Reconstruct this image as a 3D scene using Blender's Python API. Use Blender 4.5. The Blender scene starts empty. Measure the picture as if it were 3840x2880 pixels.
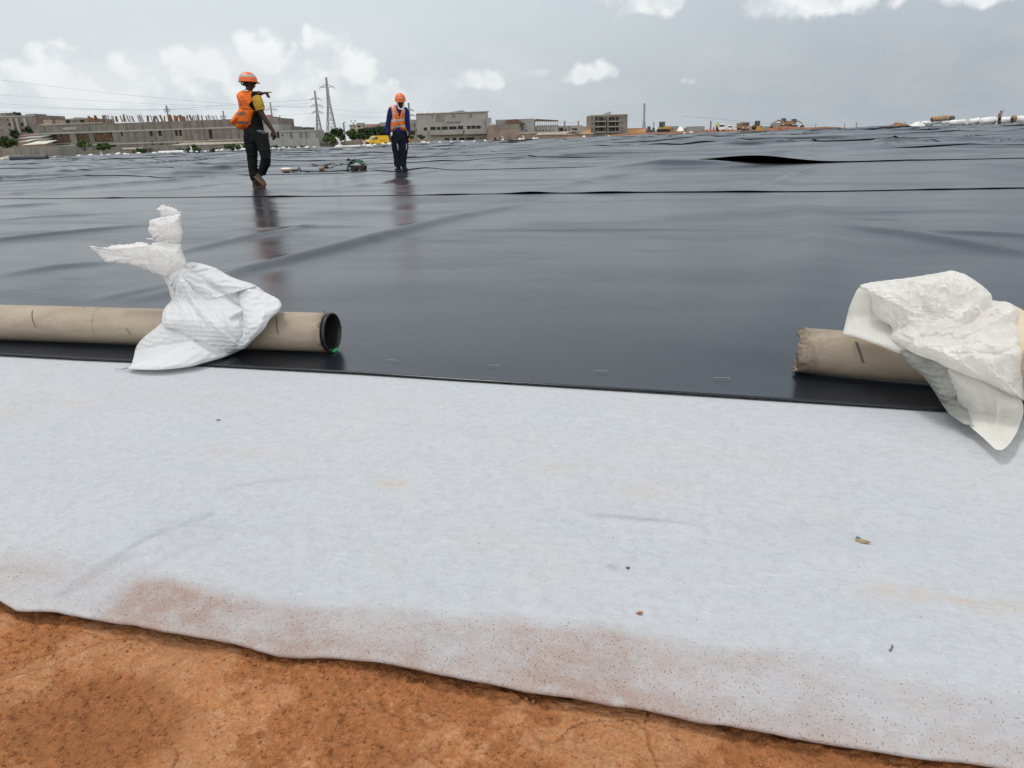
import bpy, bmesh, math, random
import numpy as np
from mathutils import Vector, Matrix
random.seed(7); np.random.seed(7)
R = math.radians
sc = bpy.context.scene
C = sc.collection
# ------------------------------------------------------------------ camera
F = 2742.0; PITCH = 18.71; ROLL = 1.97; EYE = 0.85
cd = bpy.data.cameras.new('camera'); cam = bpy.data.objects.new('camera', cd); C.objects.link(cam)
cd.sensor_width = 36.0; cd.lens = F / 3840 * 36.0; cd.clip_start = 0.05; cd.clip_end = 20000
CM = Matrix.Rotation(R(90 - PITCH), 4, 'X') @ Matrix.Rotation(R(-ROLL), 4, 'Z')
cam.matrix_world = Matrix.Translation((0, 0, EYE)) @ CM
sc.camera = cam
C3 = CM.to_3x3()
# ------------------------------------------------------------------ light
sc.view_settings.view_transform = 'Standard'; sc.view_settings.look = 'None'
sc.view_settings.exposure = 0.0; sc.view_settings.gamma = 1.0
SUN_EL, SUN_AZ = 70.0, -55.0          # azimuth: clockwise from +Y (the way the camera looks)
sd = bpy.data.lights.new('sun', 'SUN'); sun = bpy.data.objects.new('sun', sd); C.objects.link(sun)
sd.energy = 1.4; sd.angle = R(10); sd.color = (1.0, 0.965, 0.92)
sdir = Vector((math.sin(R(SUN_AZ)) * math.cos(R(SUN_EL)), math.cos(R(SUN_AZ)) * math.cos(R(SUN_EL)), math.sin(R(SUN_EL))))
sun.rotation_euler = sdir.to_track_quat('Z', 'Y').to_euler()
sun.location = (0, 0, 60)

class NT:
    """small helper round a node tree"""
    def __init__(s, tree):
        s.t = tree; s.t.nodes.clear()
    def n(s, kind, ins=None, **props):
        nd = s.t.nodes.new(kind)
        for k, v in props.items(): setattr(nd, k, v)
        for k, v in (ins or {}).items(): s.put(nd.inputs[k], v)
        return nd
    def put(s, sock, v):
        if isinstance(v, bpy.types.NodeSocket): s.t.links.new(v, sock)
        elif isinstance(v, bpy.types.Node): s.t.links.new(v.outputs[0], sock)
        else:
            if isinstance(v, tuple) and len(v) == 3 and sock.type == 'RGBA': v = (*v, 1)
            sock.default_value = v
    def m(s, op, a, b=0.0, c=0.0, clamp=False):
        nd = s.t.nodes.new('ShaderNodeMath'); nd.operation = op; nd.use_clamp = clamp
        s.put(nd.inputs[0], a); s.put(nd.inputs[1], b); s.put(nd.inputs[2], c)
        return nd.outputs[0]
    def mix(s, f, a, b, blend='MIX'):
        nd = s.t.nodes.new('ShaderNodeMix'); nd.data_type = 'RGBA'; nd.blend_type = blend
        s.put(nd.inputs['Factor'], f); s.put(nd.inputs[6], a); s.put(nd.inputs[7], b)
        return nd.outputs[2]
    def ramp(s, v, lo, hi, a=0.0, b=1.0, smooth=True):
        nd = s.t.nodes.new('ShaderNodeMapRange'); nd.interpolation_type = 'SMOOTHSTEP' if smooth else 'LINEAR'
        s.put(nd.inputs[0], v); s.put(nd.inputs[1], lo); s.put(nd.inputs[2], hi); s.put(nd.inputs[3], a); s.put(nd.inputs[4], b)
        return nd.outputs[0]
    def noise(s, vec, scale, detail=4.0, rough=0.5, dist=0.0):
        nd = s.n('ShaderNodeTexNoise', {'Scale': scale, 'Detail': detail, 'Roughness': rough, 'Distortion': dist})
        if vec is not None: s.put(nd.inputs['Vector'], vec)
        return nd.outputs['Fac']
    def scaled(s, vec, sx, sy, sz, loc=(0, 0, 0)):
        nd = s.n('ShaderNodeMapping'); s.put(nd.inputs['Vector'], vec); nd.inputs['Scale'].default_value = (sx, sy, sz)
        nd.inputs['Location'].default_value = loc
        return nd.outputs[0]
# ------------------------------------------------------------------ sky
def build_world():
    w = bpy.data.worlds.new("World"); sc.world = w; w.use_nodes = True
    t = NT(w.node_tree)
    out = t.n('ShaderNodeOutputWorld'); bg = t.n('ShaderNodeBackground')
    t.put(out.inputs['Surface'], bg.outputs[0])
    sky = t.n('ShaderNodeTexSky', sky_type='NISHITA', sun_disc=False)
    sky.sun_elevation = R(SUN_EL); sky.sun_rotation = R(SUN_AZ)
    sky.air_density = 1.5; sky.dust_density = 5.0; sky.ozone_density = 1.0
    skyc = t.mix(1.0, sky.outputs[0], (1, 1, 1), 'MULTIPLY')
    geo = t.n('ShaderNodeTexCoord')
    sep = t.n('ShaderNodeSeparateXYZ'); t.put(sep.inputs[0], geo.outputs['Generated'])
    X, Y, Z = sep.outputs
    az = t.m('ARCTAN2', X, Y)
    hyp = t.m('SQRT', t.m('ADD', t.m('MULTIPLY', X, X), t.m('MULTIPLY', Y, Y)))
    el = t.m('ARCTAN2', Z, hyp)
    # overcast veil: bright milky high, greyer to the right and towards the horizon
    veilL = t.mix(t.ramp(el, 0.0, 0.45), (7.0, 7.7, 8.1), (7.9, 8.6, 9.15))
    veilR = t.mix(t.ramp(el, 0.0, 0.40), (4.3, 4.85, 5.35), (6.4, 7.2, 8.0))
    veil = t.mix(t.ramp(az, -0.35, 0.62), veilL, veilR)
    veil = t.mix(t.ramp(el, 0.45, 1.2), veil, (4.4, 4.8, 5.2))  # unseen zenith, dimmed to offset the brightened sky behind
    cvec = t.n('ShaderNodeCombineXYZ', {0: az, 1: el, 2: 0.0}).outputs[0]
    soft = t.noise(t.scaled(cvec, 1.0, 2.2, 1.0), 2.2, 4, 0.55)
    veil = t.mix(t.ramp(soft, 0.35, 0.7, 0.0, 0.16), veil, (8.0, 8.4, 8.7))
    veil = t.mix(t.ramp(Y, 0.15, -0.6, 0.0, 1.0), veil, (17.0, 17.3, 17.5))     # unseen sky behind the camera, brightened to light camera-facing sides
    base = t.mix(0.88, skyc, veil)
    # cumulus: envelope of soft blobs x billowy noise
    wn = t.n('ShaderNodeTexNoise', {'Scale': 9.0, 'Detail': 3.0}); t.put(wn.inputs['Vector'], cvec)
    vadd = t.n('ShaderNodeVectorMath', operation='MULTIPLY_ADD'); t.put(vadd.inputs[0], wn.outputs['Color'])
    vadd.inputs[1].default_value = (0.035, 0.035, 0); t.put(vadd.inputs[2], cvec)
    v0 = vadd.outputs[0]
    def billow(vec):
        a = t.noise(vec, 15.0, 7, 0.56, 0.15)
        v = t.n('ShaderNodeTexVoronoi', {'Scale': 30.0, 'Smoothness': 0.8}, feature='SMOOTH_F1'); t.put(v.inputs['Vector'], vec)
        return t.m('ADD', t.m('MULTIPLY', t.m('SUBTRACT', a, 0.5), 2.4), t.m('MULTIPLY', t.m('SUBTRACT', 0.42, v.outputs['Distance']), 0.75))
    b0 = billow(v0)
    b1 = billow(t.scaled(v0, 1, 1, 1, (-0.007, -0.014, 0)))
    env = None
    clouds = [  # px, py, half-width px, half-height px, strength
        (60, 300, 300, 110, 1.25), (300, 320, 260, 110, 1.1), (560, 240, 230, 95, 1.15), (700, 330, 300, 120, 1.0),
        (960, 230, 210, 95, 1.25), (1000, 340, 260, 130, 1.1), (1200, 160, 90, 70, 1.1), (1230, 290, 200, 110, 1.1), (1430, 340, 130, 70, 0.85),
        (1780, 300, 120, 48, 1.12), (2020, 270, 85, 40, 1.15), (2180, 288, 110, 40, 1.0), (2590, 305, 40, 22, 0.8),
        (2480, 0, 240, 52, 1.1), (2950, 5, 190, 62, 1.2), (3190, 10, 90, 50, 1.05), (3640, -22, 240, 46, 1.05), (1590, 335, 70, 30, 0.9)]
    for (px, py, hw, hh, st) in clouds:
        d = C3 @ Vector(((px - 1920) / F, -(py - 1440) / F, -1)); d.normalize()
        a0 = math.atan2(d.x, d.y); e0 = math.atan2(d.z, math.hypot(d.x, d.y))
        dx = t.m('MULTIPLY', t.m('SUBTRACT', az, a0), F / hw * 0.95)
        dy = t.m('MULTIPLY', t.m('SUBTRACT', el, e0), F / hh * 0.95)
        q = t.m('ADD', t.m('MULTIPLY', dx, dx), t.m('MULTIPLY', dy, dy))
        g = t.m('MULTIPLY', t.m('EXPONENT', t.m('MULTIPLY', q, -1.1)), st)
        env = g if env is None else t.m('MAXIMUM', env, g)
    dens = t.m('ADD', b0, t.m('SUBTRACT', env, 0.62))
    dens1 = t.m('ADD', b1, t.m('SUBTRACT', env, 0.62))
    cov = t.ramp(dens, -0.15, 0.29)
    lit = t.ramp(t.m('SUBTRACT', dens, dens1), -0.22, 0.28)
    ccol = t.mix(lit, (7.2, 7.7, 8.0), (9.4, 9.6, 9.6))
    high = t.ramp(el, 0.13, 0.19)             # the clouds overhead show grey undersides
    under = t.mix(t.ramp(dens, 0.05, 0.5), (8.6, 8.9, 9.0), (5.6, 6.1, 6.6))
    ccol = t.mix(high, ccol, under)
    haze = t.ramp(el, 0.0, 0.13, 0.35, 0.92)
    col = t.mix(t.m('MULTIPLY', cov, haze), base, ccol)
    # faint low cloud bank
    lb = t.noise(t.scaled(cvec, 1.0, 2.6, 1.0), 7.0, 5, 0.6)
    lbm = t.m('MULTIPLY', t.m('MULTIPLY', t.ramp(lb, 0.38, 0.68), t.ramp(el, 0.05, 0.17, 1, 0)), t.ramp(az, -0.25, 0.15, 0.75, 0.12))
    col = t.mix(lbm, col, (8.0, 8.3, 8.4))
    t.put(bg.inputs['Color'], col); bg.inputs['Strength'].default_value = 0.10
    w.cycles.sampling_method = 'NONE'
build_world()
cy = sc.cycles; cy.max_bounces = 5; cy.diffuse_bounces = 2; cy.glossy_bounces = 3; cy.transmission_bounces = 3; cy.volume_bounces = 0
cy.use_adaptive_sampling = True; cy.adaptive_threshold = 0.01; cy.use_denoising = True; cy.caustics_reflective = False; cy.caustics_refractive = False
# ------------------------------------------------------------------ terrain and projection
def sstep(a, b, x):
    t = np.clip((np.asarray(x, float) - a) / (b - a), 0, 1); return t * t * (3 - 2 * t)
def T(X, Y):
    X = np.asarray(X, float); Y = np.asarray(Y, float)
    near = 0.0117 * np.minimum(Y, 12.0) - 0.0023 * X * (1 - sstep(8, 25, Y))
    s = np.clip(X / np.maximum(Y, 1.0), -0.9, 0.9)
    far = EYE - np.interp(s, [-0.7, -0.25, 0.0, 0.2, 0.45, 0.7], [0.95, 0.92, 0.80, 0.64, 0.60, 0.74])
    w = sstep(14, 90, Y)
    return near * (1 - w) + far * w
def ray(px, py):
    d = C3 @ Vector(((px - 1920) / F, -(py - 1440) / F, -1)); return d
def P(px, py, D):
    d = ray(px, py); k = D / d.y
    return Vector((d.x * k, D, EYE + d.z * k))
def G(px, py, dz=0.0):
    d = ray(px, py); z = 0.0
    for i in range(60):
        k = (z + dz - EYE) / d.z if d.z < -1e-4 else 400.0
        k = min(max(k, 0.1), 900.0)
        z = 0.6 * z + 0.4 * float(T(d.x * k, d.y * k))
    return Vector((d.x * k, d.y * k, EYE + d.z * k))
SEAM = R(-14.5); SC, SS = math.cos(SEAM), math.sin(SEAM)
def uv(X, Y): return X * SC + Y * SS, -X * SS + Y * SC
def xy(u, v): return u * SC - v * SS, u * SS + v * SC
# ------------------------------------------------------------------ numpy noise
def _h(ix, iy, iz, seed):
    n = (ix * 374761393 + iy * 668265263 + iz * 2147483647 * 0 + iz * 1274126177 + seed * 144665) & 0xffffffff
    n = ((n ^ (n >> 13)) * 1274126177) & 0xffffffff
    n = ((n ^ (n >> 16)) * 668265263) & 0xffffffff
    return ((n ^ (n >> 15)) & 0xffff) / 32767.5 - 1.0
def vn(x, y, z=0.0, seed=0):
    x, y, z = np.broadcast_arrays(np.asarray(x, float), np.asarray(y, float), np.asarray(z, float))
    ix = np.floor(x).astype(np.int64); iy = np.floor(y).astype(np.int64); iz = np.floor(z).astype(np.int64)
    fx, fy, fz = x - ix, y - iy, z - iz
    fx, fy, fz = [f * f * f * (f * (f * 6 - 15) + 10) for f in (fx, fy, fz)]
    def c(a, b, d): return _h(ix + a, iy + b, iz + d, seed)
    x00 = c(0,0,0)*(1-fx)+c(1,0,0)*fx; x10 = c(0,1,0)*(1-fx)+c(1,1,0)*fx
    x01 = c(0,0,1)*(1-fx)+c(1,0,1)*fx; x11 = c(0,1,1)*(1-fx)+c(1,1,1)*fx
    return (x00*(1-fy)+x10*fy)*(1-fz)+(x01*(1-fy)+x11*fy)*fz
def fbm(x, y, z=0.0, oct=4, seed=0, gain=0.5):
    s = 0; a = 1.0; f = 1.0
    for o in range(oct):
        s = s + a * vn(x * f, y * f, z * f, seed + o * 17); a *= gain; f *= 2.03
    return s
def ridged(x, y, z=0.0, oct=4, seed=0, gain=0.5):
    s = 0; a = 1.0; f = 1.0
    for o in range(oct):
        s = s + a * (1 - 2 * np.abs(vn(x * f, y * f, z * f, seed + o * 31))); a *= gain; f *= 2.1
    return s
# ------------------------------------------------------------------ mesh helpers
def link(o, parent=None):
    C.objects.link(o)
    if parent is not None: o.parent = parent
    return o
def tag(o, label=None, cat=None, group=None, kind=None):
    if label: o['label'] = label
    if cat: o['category'] = cat
    if group: o['group'] = group
    if kind: o['kind'] = kind
    elif label: o['kind'] = 'thing'
    return o
def empty(name, loc, label=None, cat=None, group=None, rz=0.0):
    o = bpy.data.objects.new(name, None); o.empty_display_size = 0.2; C.objects.link(o)
    o.location = loc; o.rotation_euler = (0, 0, rz)
    return tag(o, label, cat, group)
def mesh_from(name, V, Fc, mats, parent=None, smooth=True, mi=None, world=False):
    me = bpy.data.meshes.new(name)
    V = np.asarray(V, float).reshape(-1, 3)
    if world and parent is not None:            # verts given in world space: bring them into the parent's frame
        inv = np.array((Matrix.Translation(parent.location) @ parent.rotation_euler.to_matrix().to_4x4()).inverted())
        V = V @ inv[:3, :3].T + inv[:3, 3]
    if isinstance(Fc, np.ndarray):
        k = Fc.shape[1]
        me.vertices.add(len(V)); me.vertices.foreach_set('co', V.ravel())
        me.loops.add(Fc.size); me.loops.foreach_set('vertex_index', Fc.ravel().astype(np.int32))
        me.polygons.add(len(Fc)); me.polygons.foreach_set('loop_start', np.arange(0, Fc.size, k, dtype=np.int32))
        me.polygons.foreach_set('loop_total', np.full(len(Fc), k, np.int32))
        me.update(calc_edges=True)
    else:
        me.from_pydata(V.tolist(), [], Fc)
    if not isinstance(mats, (list, tuple)): mats = [mats]
    for m in mats: me.materials.append(m)
    if mi is not None: me.polygons.foreach_set('material_index', np.asarray(mi, np.int32))
    me.polygons.foreach_set('use_smooth', np.full(len(me.polygons), bool(smooth)))
    me.update()
    o = bpy.data.objects.new(name, me)
    return link(o, parent)
def gridfaces(nu, nv, wrap=False):
    i = np.arange(nv - 1)[:, None] * nu; j = np.arange(nu if wrap else nu - 1)[None, :]; j2 = (j + 1) % nu
    return np.stack([i + j, i + j2, i + nu + j2, i + nu + j], -1).reshape(-1, 4)
class MB:
    def __init__(s): s.v = []; s.f = []; s.mi = []
    def add(s, V, Fs, mi=0):
        n = len(s.v); s.v.extend([tuple(p) for p in V]); s.f.extend([[i + n for i in f] for f in Fs]); s.mi.extend([mi] * len(Fs))
    def box(s, x0, x1, y0, y1, z0, z1, mi=0, M=None):
        V = [Vector(p) for p in ((x0,y0,z0),(x1,y0,z0),(x1,y1,z0),(x0,y1,z0),(x0,y0,z1),(x1,y0,z1),(x1,y1,z1),(x0,y1,z1))]
        if M is not None: V = [M @ p for p in V]
        s.add(V, [(0,3,2,1),(4,5,6,7),(0,1,5,4),(1,2,6,5),(2,3,7,6),(3,0,4,7)], mi)
    def prism(s, poly, axis, a0, a1, mi=0):
        """poly of 2-D points; axis 'x','y' or 'z' is the extrusion axis"""
        def mk(p, a): return {'x': (a, p[0], p[1]), 'y': (p[0], a, p[1]), 'z': (p[0], p[1], a)}[axis]
        n = len(poly); V = [mk(p, a0) for p in poly] + [mk(p, a1) for p in poly]
        Fs = [list(range(n)), list(range(2*n-1, n-1, -1))] + [(i, (i+1) % n, n + (i+1) % n, n + i) for i in range(n)]
        s.add(V, Fs, mi)
    def bar(s, a, b, w, mi=0, n=4):
        s.tube([a, b], [w/2*1.3, w/2*1.3] if n == 4 else [w/2, w/2], n, mi)
    def tube(s, pts, rads, n=8, mi=0, ref=None, cap=True, round_ends=False):
        """rads: float or (rx, ry) per point; ref = direction of rx"""
        pts = [Vector(p) for p in pts]; rads = [(r, r) if not isinstance(r, (tuple, list)) else r for r in rads]
        if round_ends:
            t0 = (pts[0]-pts[1]).normalized(); t1 = (pts[-1]-pts[-2]).normalized()
            r0, r1 = rads[0], rads[-1]; m0, m1 = min(r0), min(r1)
            pts = [pts[0]+t0*m0, pts[0]+t0*m0*0.7] + pts + [pts[-1]+t1*m1*0.7, pts[-1]+t1*m1]
            rads = [(r0[0]*.3, r0[1]*.3), (r0[0]*.75, r0[1]*.75)] + rads + [(r1[0]*.75, r1[1]*.75), (r1[0]*.3, r1[1]*.3)]
        V = []; prev = None
        for i, p in enumerate(pts):
            t = (pts[min(i+1, len(pts)-1)] - pts[max(i-1, 0)])
            t = t.normalized() if t.length > 1e-9 else Vector((0,0,1))
            rf = Vector(ref) if ref is not None else (prev if prev is not None else (Vector((1,0,0)) if abs(t.x) < 0.8 else Vector((0,1,0))))
            x = (rf - t * rf.dot(t))
            if x.length < 1e-6: x = t.orthogonal()
            x.normalize(); y = t.cross(x); prev = x
            for k in range(n):
                a = 2*math.pi*(k+0.5)/n
                V.append(p + x*math.cos(a)*rads[i][0] + y*math.sin(a)*rads[i][1])
        m = len(pts); Fs = []
        for i in range(m-1):
            for k in range(n):
                k2 = (k+1) % n; Fs.append((i*n+k, i*n+k2, (i+1)*n+k2, (i+1)*n+k))
        if cap: Fs.append(list(range(n-1, -1, -1))); Fs.append([(m-1)*n+k for k in range(n)])
        s.add(V, Fs, mi)
    def ball(s, c, r, n=12, mi=0, M=None):
        """r may be (rx, ry, rz)"""
        r = (r, r, r) if not isinstance(r, (tuple, list)) else r
        V = []; nv = n // 2 + 1
        for i in range(1, nv):
            th = math.pi * i / nv
            for k in range(n):
                a = 2*math.pi*k/n
                V.append(Vector((r[0]*math.sin(th)*math.cos(a), r[1]*math.sin(th)*math.sin(a), r[2]*math.cos(th))))
        V.append(Vector((0,0,r[2]))); V.append(Vector((0,0,-r[2])))
        if M is not None: V = [M @ p for p in V]
        V = [Vector(c) + p for p in V]; rows = nv-1; Fs = []
        for i in range(rows-1):
            for k in range(n):
                k2 = (k+1) % n; Fs.append((i*n+k, (i+1)*n+k, (i+1)*n+k2, i*n+k2))
        for k in range(n):
            Fs.append((rows*n, k, (k+1) % n)); Fs.append((rows*n+1, (rows-1)*n+(k+1) % n, (rows-1)*n+k))
        s.add(V, Fs, mi)
    def build(s, name, mats, parent=None, smooth=False, world=False):
        if not s.v: return None
        return mesh_from(name, s.v, s.f, mats, parent, smooth, s.mi, world)
def fused(mb, name, mat, parent, voxel=0.008, smooth=2, disp=None, world=True):
    """close every overlapping piece of mb into one continuous surface"""
    o = mb.build('tmp', mat, None, True)
    m = o.modifiers.new('r', 'REMESH'); m.mode = 'VOXEL'; m.voxel_size = voxel; m.use_smooth_shade = True
    if smooth:
        m2 = o.modifiers.new('s', 'SMOOTH'); m2.factor = 0.5; m2.iterations = smooth
    dg = bpy.context.evaluated_depsgraph_get(); dg.update()
    me = bpy.data.meshes.new_from_object(o.evaluated_get(dg))
    bpy.data.objects.remove(o)
    n = len(me.vertices); co = np.empty(n*3); me.vertices.foreach_get('co', co); co = co.reshape(-1, 3)
    if disp is not None:
        nr = np.empty(n*3); me.vertices.foreach_get('normal', nr); co = co + nr.reshape(-1, 3) * disp(co)[:, None]
    if parent is not None and world:
        inv = np.array((Matrix.Translation(parent.location) @ parent.rotation_euler.to_matrix().to_4x4()).inverted())
        co = co @ inv[:3, :3].T + inv[:3, 3]
    me.vertices.foreach_set('co', co.ravel()); me.update()
    me.name = name
    me.materials.clear(); me.materials.append(mat)
    me.polygons.foreach_set('use_smooth', np.ones(len(me.polygons), bool))
    ob = bpy.data.objects.new(name, me)
    return link(ob, parent)
def copy_tree(o, parent=None):
    c = o.copy(); C.objects.link(c)
    if parent is not None: c.parent = parent
    for ch in list(o.children): copy_tree(ch, c)
    return c
# ------------------------------------------------------------------ materials
def mat(name, c1, c2=None, scale=3.0, rough=0.8, spec=0.4, bump=0.0, bscale=40.0, metal=0.0, coord='Object', stretch=(1,1,1), streak=0.0, trans=0.0, emis=None):
    m = bpy.data.materials.new(name); m.use_nodes = True; t = NT(m.node_tree)
    out = t.n('ShaderNodeOutputMaterial'); b = t.n('ShaderNodeBsdfPrincipled')
    b.inputs['Roughness'].default_value = rough; b.inputs['Specular IOR Level'].default_value = spec; b.inputs['Metallic'].default_value = metal
    tc = t.n('ShaderNodeTexCoord').outputs[coord]
    v = t.scaled(tc, *stretch)
    if c2 is None: c2 = tuple(x * 0.72 for x in c1)
    n1 = t.noise(v, scale, 6, 0.6, 0.3)
    col = t.mix(t.ramp(n1, 0.32, 0.68), c1, c2)
    if streak:
        n3 = t.noise(t.scaled(tc, 3.0, 3.0, 0.35), scale * 1.5, 4, 0.6)
        col = t.mix(t.ramp(n3, 0.5, 0.75, 0, streak), col, tuple(x * 0.35 for x in c1))
    t.put(b.inputs['Base Color'], col)
    if bump:
        bn = t.n('ShaderNodeBump', {'Strength': bump, 'Distance': 0.02}); t.put(bn.inputs['Height'], t.noise(v, bscale, 5, 0.6)); t.put(b.inputs['Normal'], bn.outputs[0])
    if trans:
        tr = t.n('ShaderNodeBsdfTranslucent'); t.put(tr.inputs['Color'], col)
        ms = t.n('ShaderNodeMixShader', {0: trans}); t.put(ms.inputs[1], b.outputs[0]); t.put(ms.inputs[2], tr.outputs[0]); t.put(out.inputs[0], ms.outputs[0])
    else: t.put(out.inputs[0], b.outputs[0])
    return m
def liner_mat():
    m = bpy.data.materials.new('black_liner'); m.use_nodes = True; t = NT(m.node_tree)
    out = t.n('ShaderNodeOutputMaterial'); b = t.n('ShaderNodeBsdfPrincipled'); t.put(out.inputs[0], b.outputs[0])
    tc = t.n('ShaderNodeTexCoord').outputs['Object']
    d1 = t.noise(t.scaled(tc, 0.5, 1.2, 1), 0.9, 5, 0.6, 0.4)
    dust = t.ramp(d1, 0.42, 0.75)
    sc1 = t.noise(t.scaled(tc, 0.8, 26, 1), 3.0, 3, 0.7)
    sm_ = t.noise(t.scaled(tc, 0.9, 2.5, 1), 2.4, 6, 0.72, 1.0)
    dust = t.m('ADD', dust, t.ramp(sm_, 0.55, 0.75, 0, 0.9))
    col = t.mix(t.m('MULTIPLY', dust, 0.8), (0.008, 0.011, 0.017), (0.019, 0.023, 0.031))
    t.put(b.inputs['Base Color'], col)
    r = t.m('ADD', 0.195, t.m('ADD', t.m('MULTIPLY', dust, 0.12), t.m('MULTIPLY', t.ramp(sc1, 0.4, 0.7), 0.012)))
    t.put(b.inputs['Roughness'], r); b.inputs['IOR'].default_value = 1.5; b.inputs['Specular IOR Level'].default_value = 0.42
    n1 = t.noise(t.scaled(tc, 0.35, 1.2, 1), 1.3, 1.5, 0.45, 0.8)
    n2 = t.noise(t.scaled(tc, 1.0, 1.0, 1), 55, 2, 0.5)
    n3 = t.noise(t.scaled(tc, 0.5, 4.0, 1), 2.2, 2, 0.5, 0.3)
    hgt = t.m('ADD', t.m('ADD', t.m('MULTIPLY', n1, 0.0022), t.m('MULTIPLY', n2, 0.00012)), t.m('MULTIPLY', n3, 0.0003))
    bn = t.n('ShaderNodeBump', {'Strength': 1.0, 'Distance': 1.0}); t.put(bn.inputs['Height'], hgt); t.put(b.inputs['Normal'], bn.outputs[0])
    return m
def fabric_mat():
    m = bpy.data.materials.new('white_geotextile'); m.use_nodes = True; t = NT(m.node_tree)
    out = t.n('ShaderNodeOutputMaterial'); b = t.n('ShaderNodeBsdfPrincipled'); t.put(out.inputs[0], b.outputs[0])
    tc = t.n('ShaderNodeTexCoord').outputs['Object']
    at = t.n('ShaderNodeAttribute', attribute_name='dust').outputs['Fac']
    ay = t.n('ShaderNodeAttribute', attribute_name='stain').outputs['Fac']
    ag = t.n('ShaderNodeAttribute', attribute_name='smudge').outputs['Fac']
    big = t.noise(tc, 1.7, 5, 0.6, 0.5)
    col = t.mix(t.ramp(big, 0.35, 0.7), (0.445, 0.462, 0.487), (0.465, 0.472, 0.480))
    mid = t.noise(tc, 14, 5, 0.65, 0.5)
    col = t.mix(t.ramp(t.noise(tc, 42, 5, 0.65, 0.5), 0.42, 0.66, 0, 0.40), col, (0.36, 0.37, 0.39))
    m2_ = t.noise(t.scaled(tc, 34, 62, 1), 1.0, 5, 0.7, 0.6)
    col = t.mix(t.ramp(m2_, 0.5, 0.68, 0, 0.35), col, (0.36, 0.37, 0.385))
    # scattered long pale fibres
    fib = t.noise(t.scaled(tc, 20, 210, 1), 1.0, 3, 0.7, 1.2)
    col = t.mix(t.ramp(fib, 0.56, 0.70, 0, 0.38), col, (0.60, 0.62, 0.64))
    fib2 = t.noise(t.scaled(tc, 160, 30, 1), 1.0, 3, 0.7, 1.5)
    col = t.mix(t.ramp(fib2, 0.55, 0.72, 0, 0.35), col, (0.36, 0.375, 0.40))
    # ochre blotches
    n = t.noise(tc, 3.1, 6, 0.7, 1.0)
    col = t.mix(t.m('MULTIPLY', t.ramp(n, 0.56, 0.78), 0.30), col, (0.46, 0.415, 0.33))
    col = t.mix(t.m('MULTIPLY', ay, t.ramp(t.noise(tc, 24, 5, 0.7, 0.6), 0.35, 0.65, 0.1, 0.8)), col, (0.48, 0.36, 0.24))
    col = t.mix(t.m('MULTIPLY', ag, t.ramp(t.noise(tc, 18, 5, 0.7, 0.8), 0.3, 0.7, 0.35, 0.95)), col, (0.27, 0.28, 0.295))
    # red dust and specks close to the bare soil
    dn = t.noise(tc, 30, 6, 0.75, 0.4)
    dm = t.m('MULTIPLY', at, t.ramp(dn, 0.22, 0.60, 0.40, 1.0))
    col = t.mix(t.m('MULTIPLY', dm, 0.95), col, (0.32, 0.225, 0.185))
    for scl, thr, amt in ((290, 0.22, 0.85), (460, 0.26, 0.8), (170, 0.075, 0.85)):
        vo = t.n('ShaderNodeTexVoronoi', {'Scale': float(scl), 'Randomness': 1.0}, feature='F1'); t.put(vo.inputs['Vector'], t.scaled(tc, 1.0, 0.55, 1.0))
        sepc = t.n('ShaderNodeSeparateColor'); t.put(sepc.inputs[0], vo.outputs['Color'])
        keep = t.m('GREATER_THAN', t.m('ADD', t.m('MULTIPLY', at, 0.70), 0.006), t.m('MULTIPLY', sepc.outputs[0], 1.0))
        sp = t.m('MULTIPLY', t.m('LESS_THAN', vo.outputs['Distance'], t.m('MULTIPLY', sepc.outputs[1], thr * 1.6)), keep)
        col = t.mix(t.m('MULTIPLY', sp, amt), col, (0.16, 0.09, 0.06))
    t.put(b.inputs['Base Color'], col); b.inputs['Roughness'].default_value = 0.95; b.inputs['Specular IOR Level'].default_value = 0.15
    b.inputs['Sheen Weight'].default_value = 0.15
    h = t.m('ADD', t.m('MULTIPLY', mid, 0.0065), t.m('ADD', t.m('MULTIPLY', fib, 0.0016), t.m('MULTIPLY', t.noise(tc, 160, 3, 0.6), 0.0018)))
    h = t.m('ADD', h, t.m('MULTIPLY', t.noise(t.scaled(tc, 22, 48, 1), 1.0, 4, 0.6, 0.8), 0.0035))
    bn = t.n('ShaderNodeBump', {'Strength': 0.75, 'Distance': 1.0}); t.put(bn.inputs['Height'], h); t.put(b.inputs['Normal'], bn.outputs[0])
    return m
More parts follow.
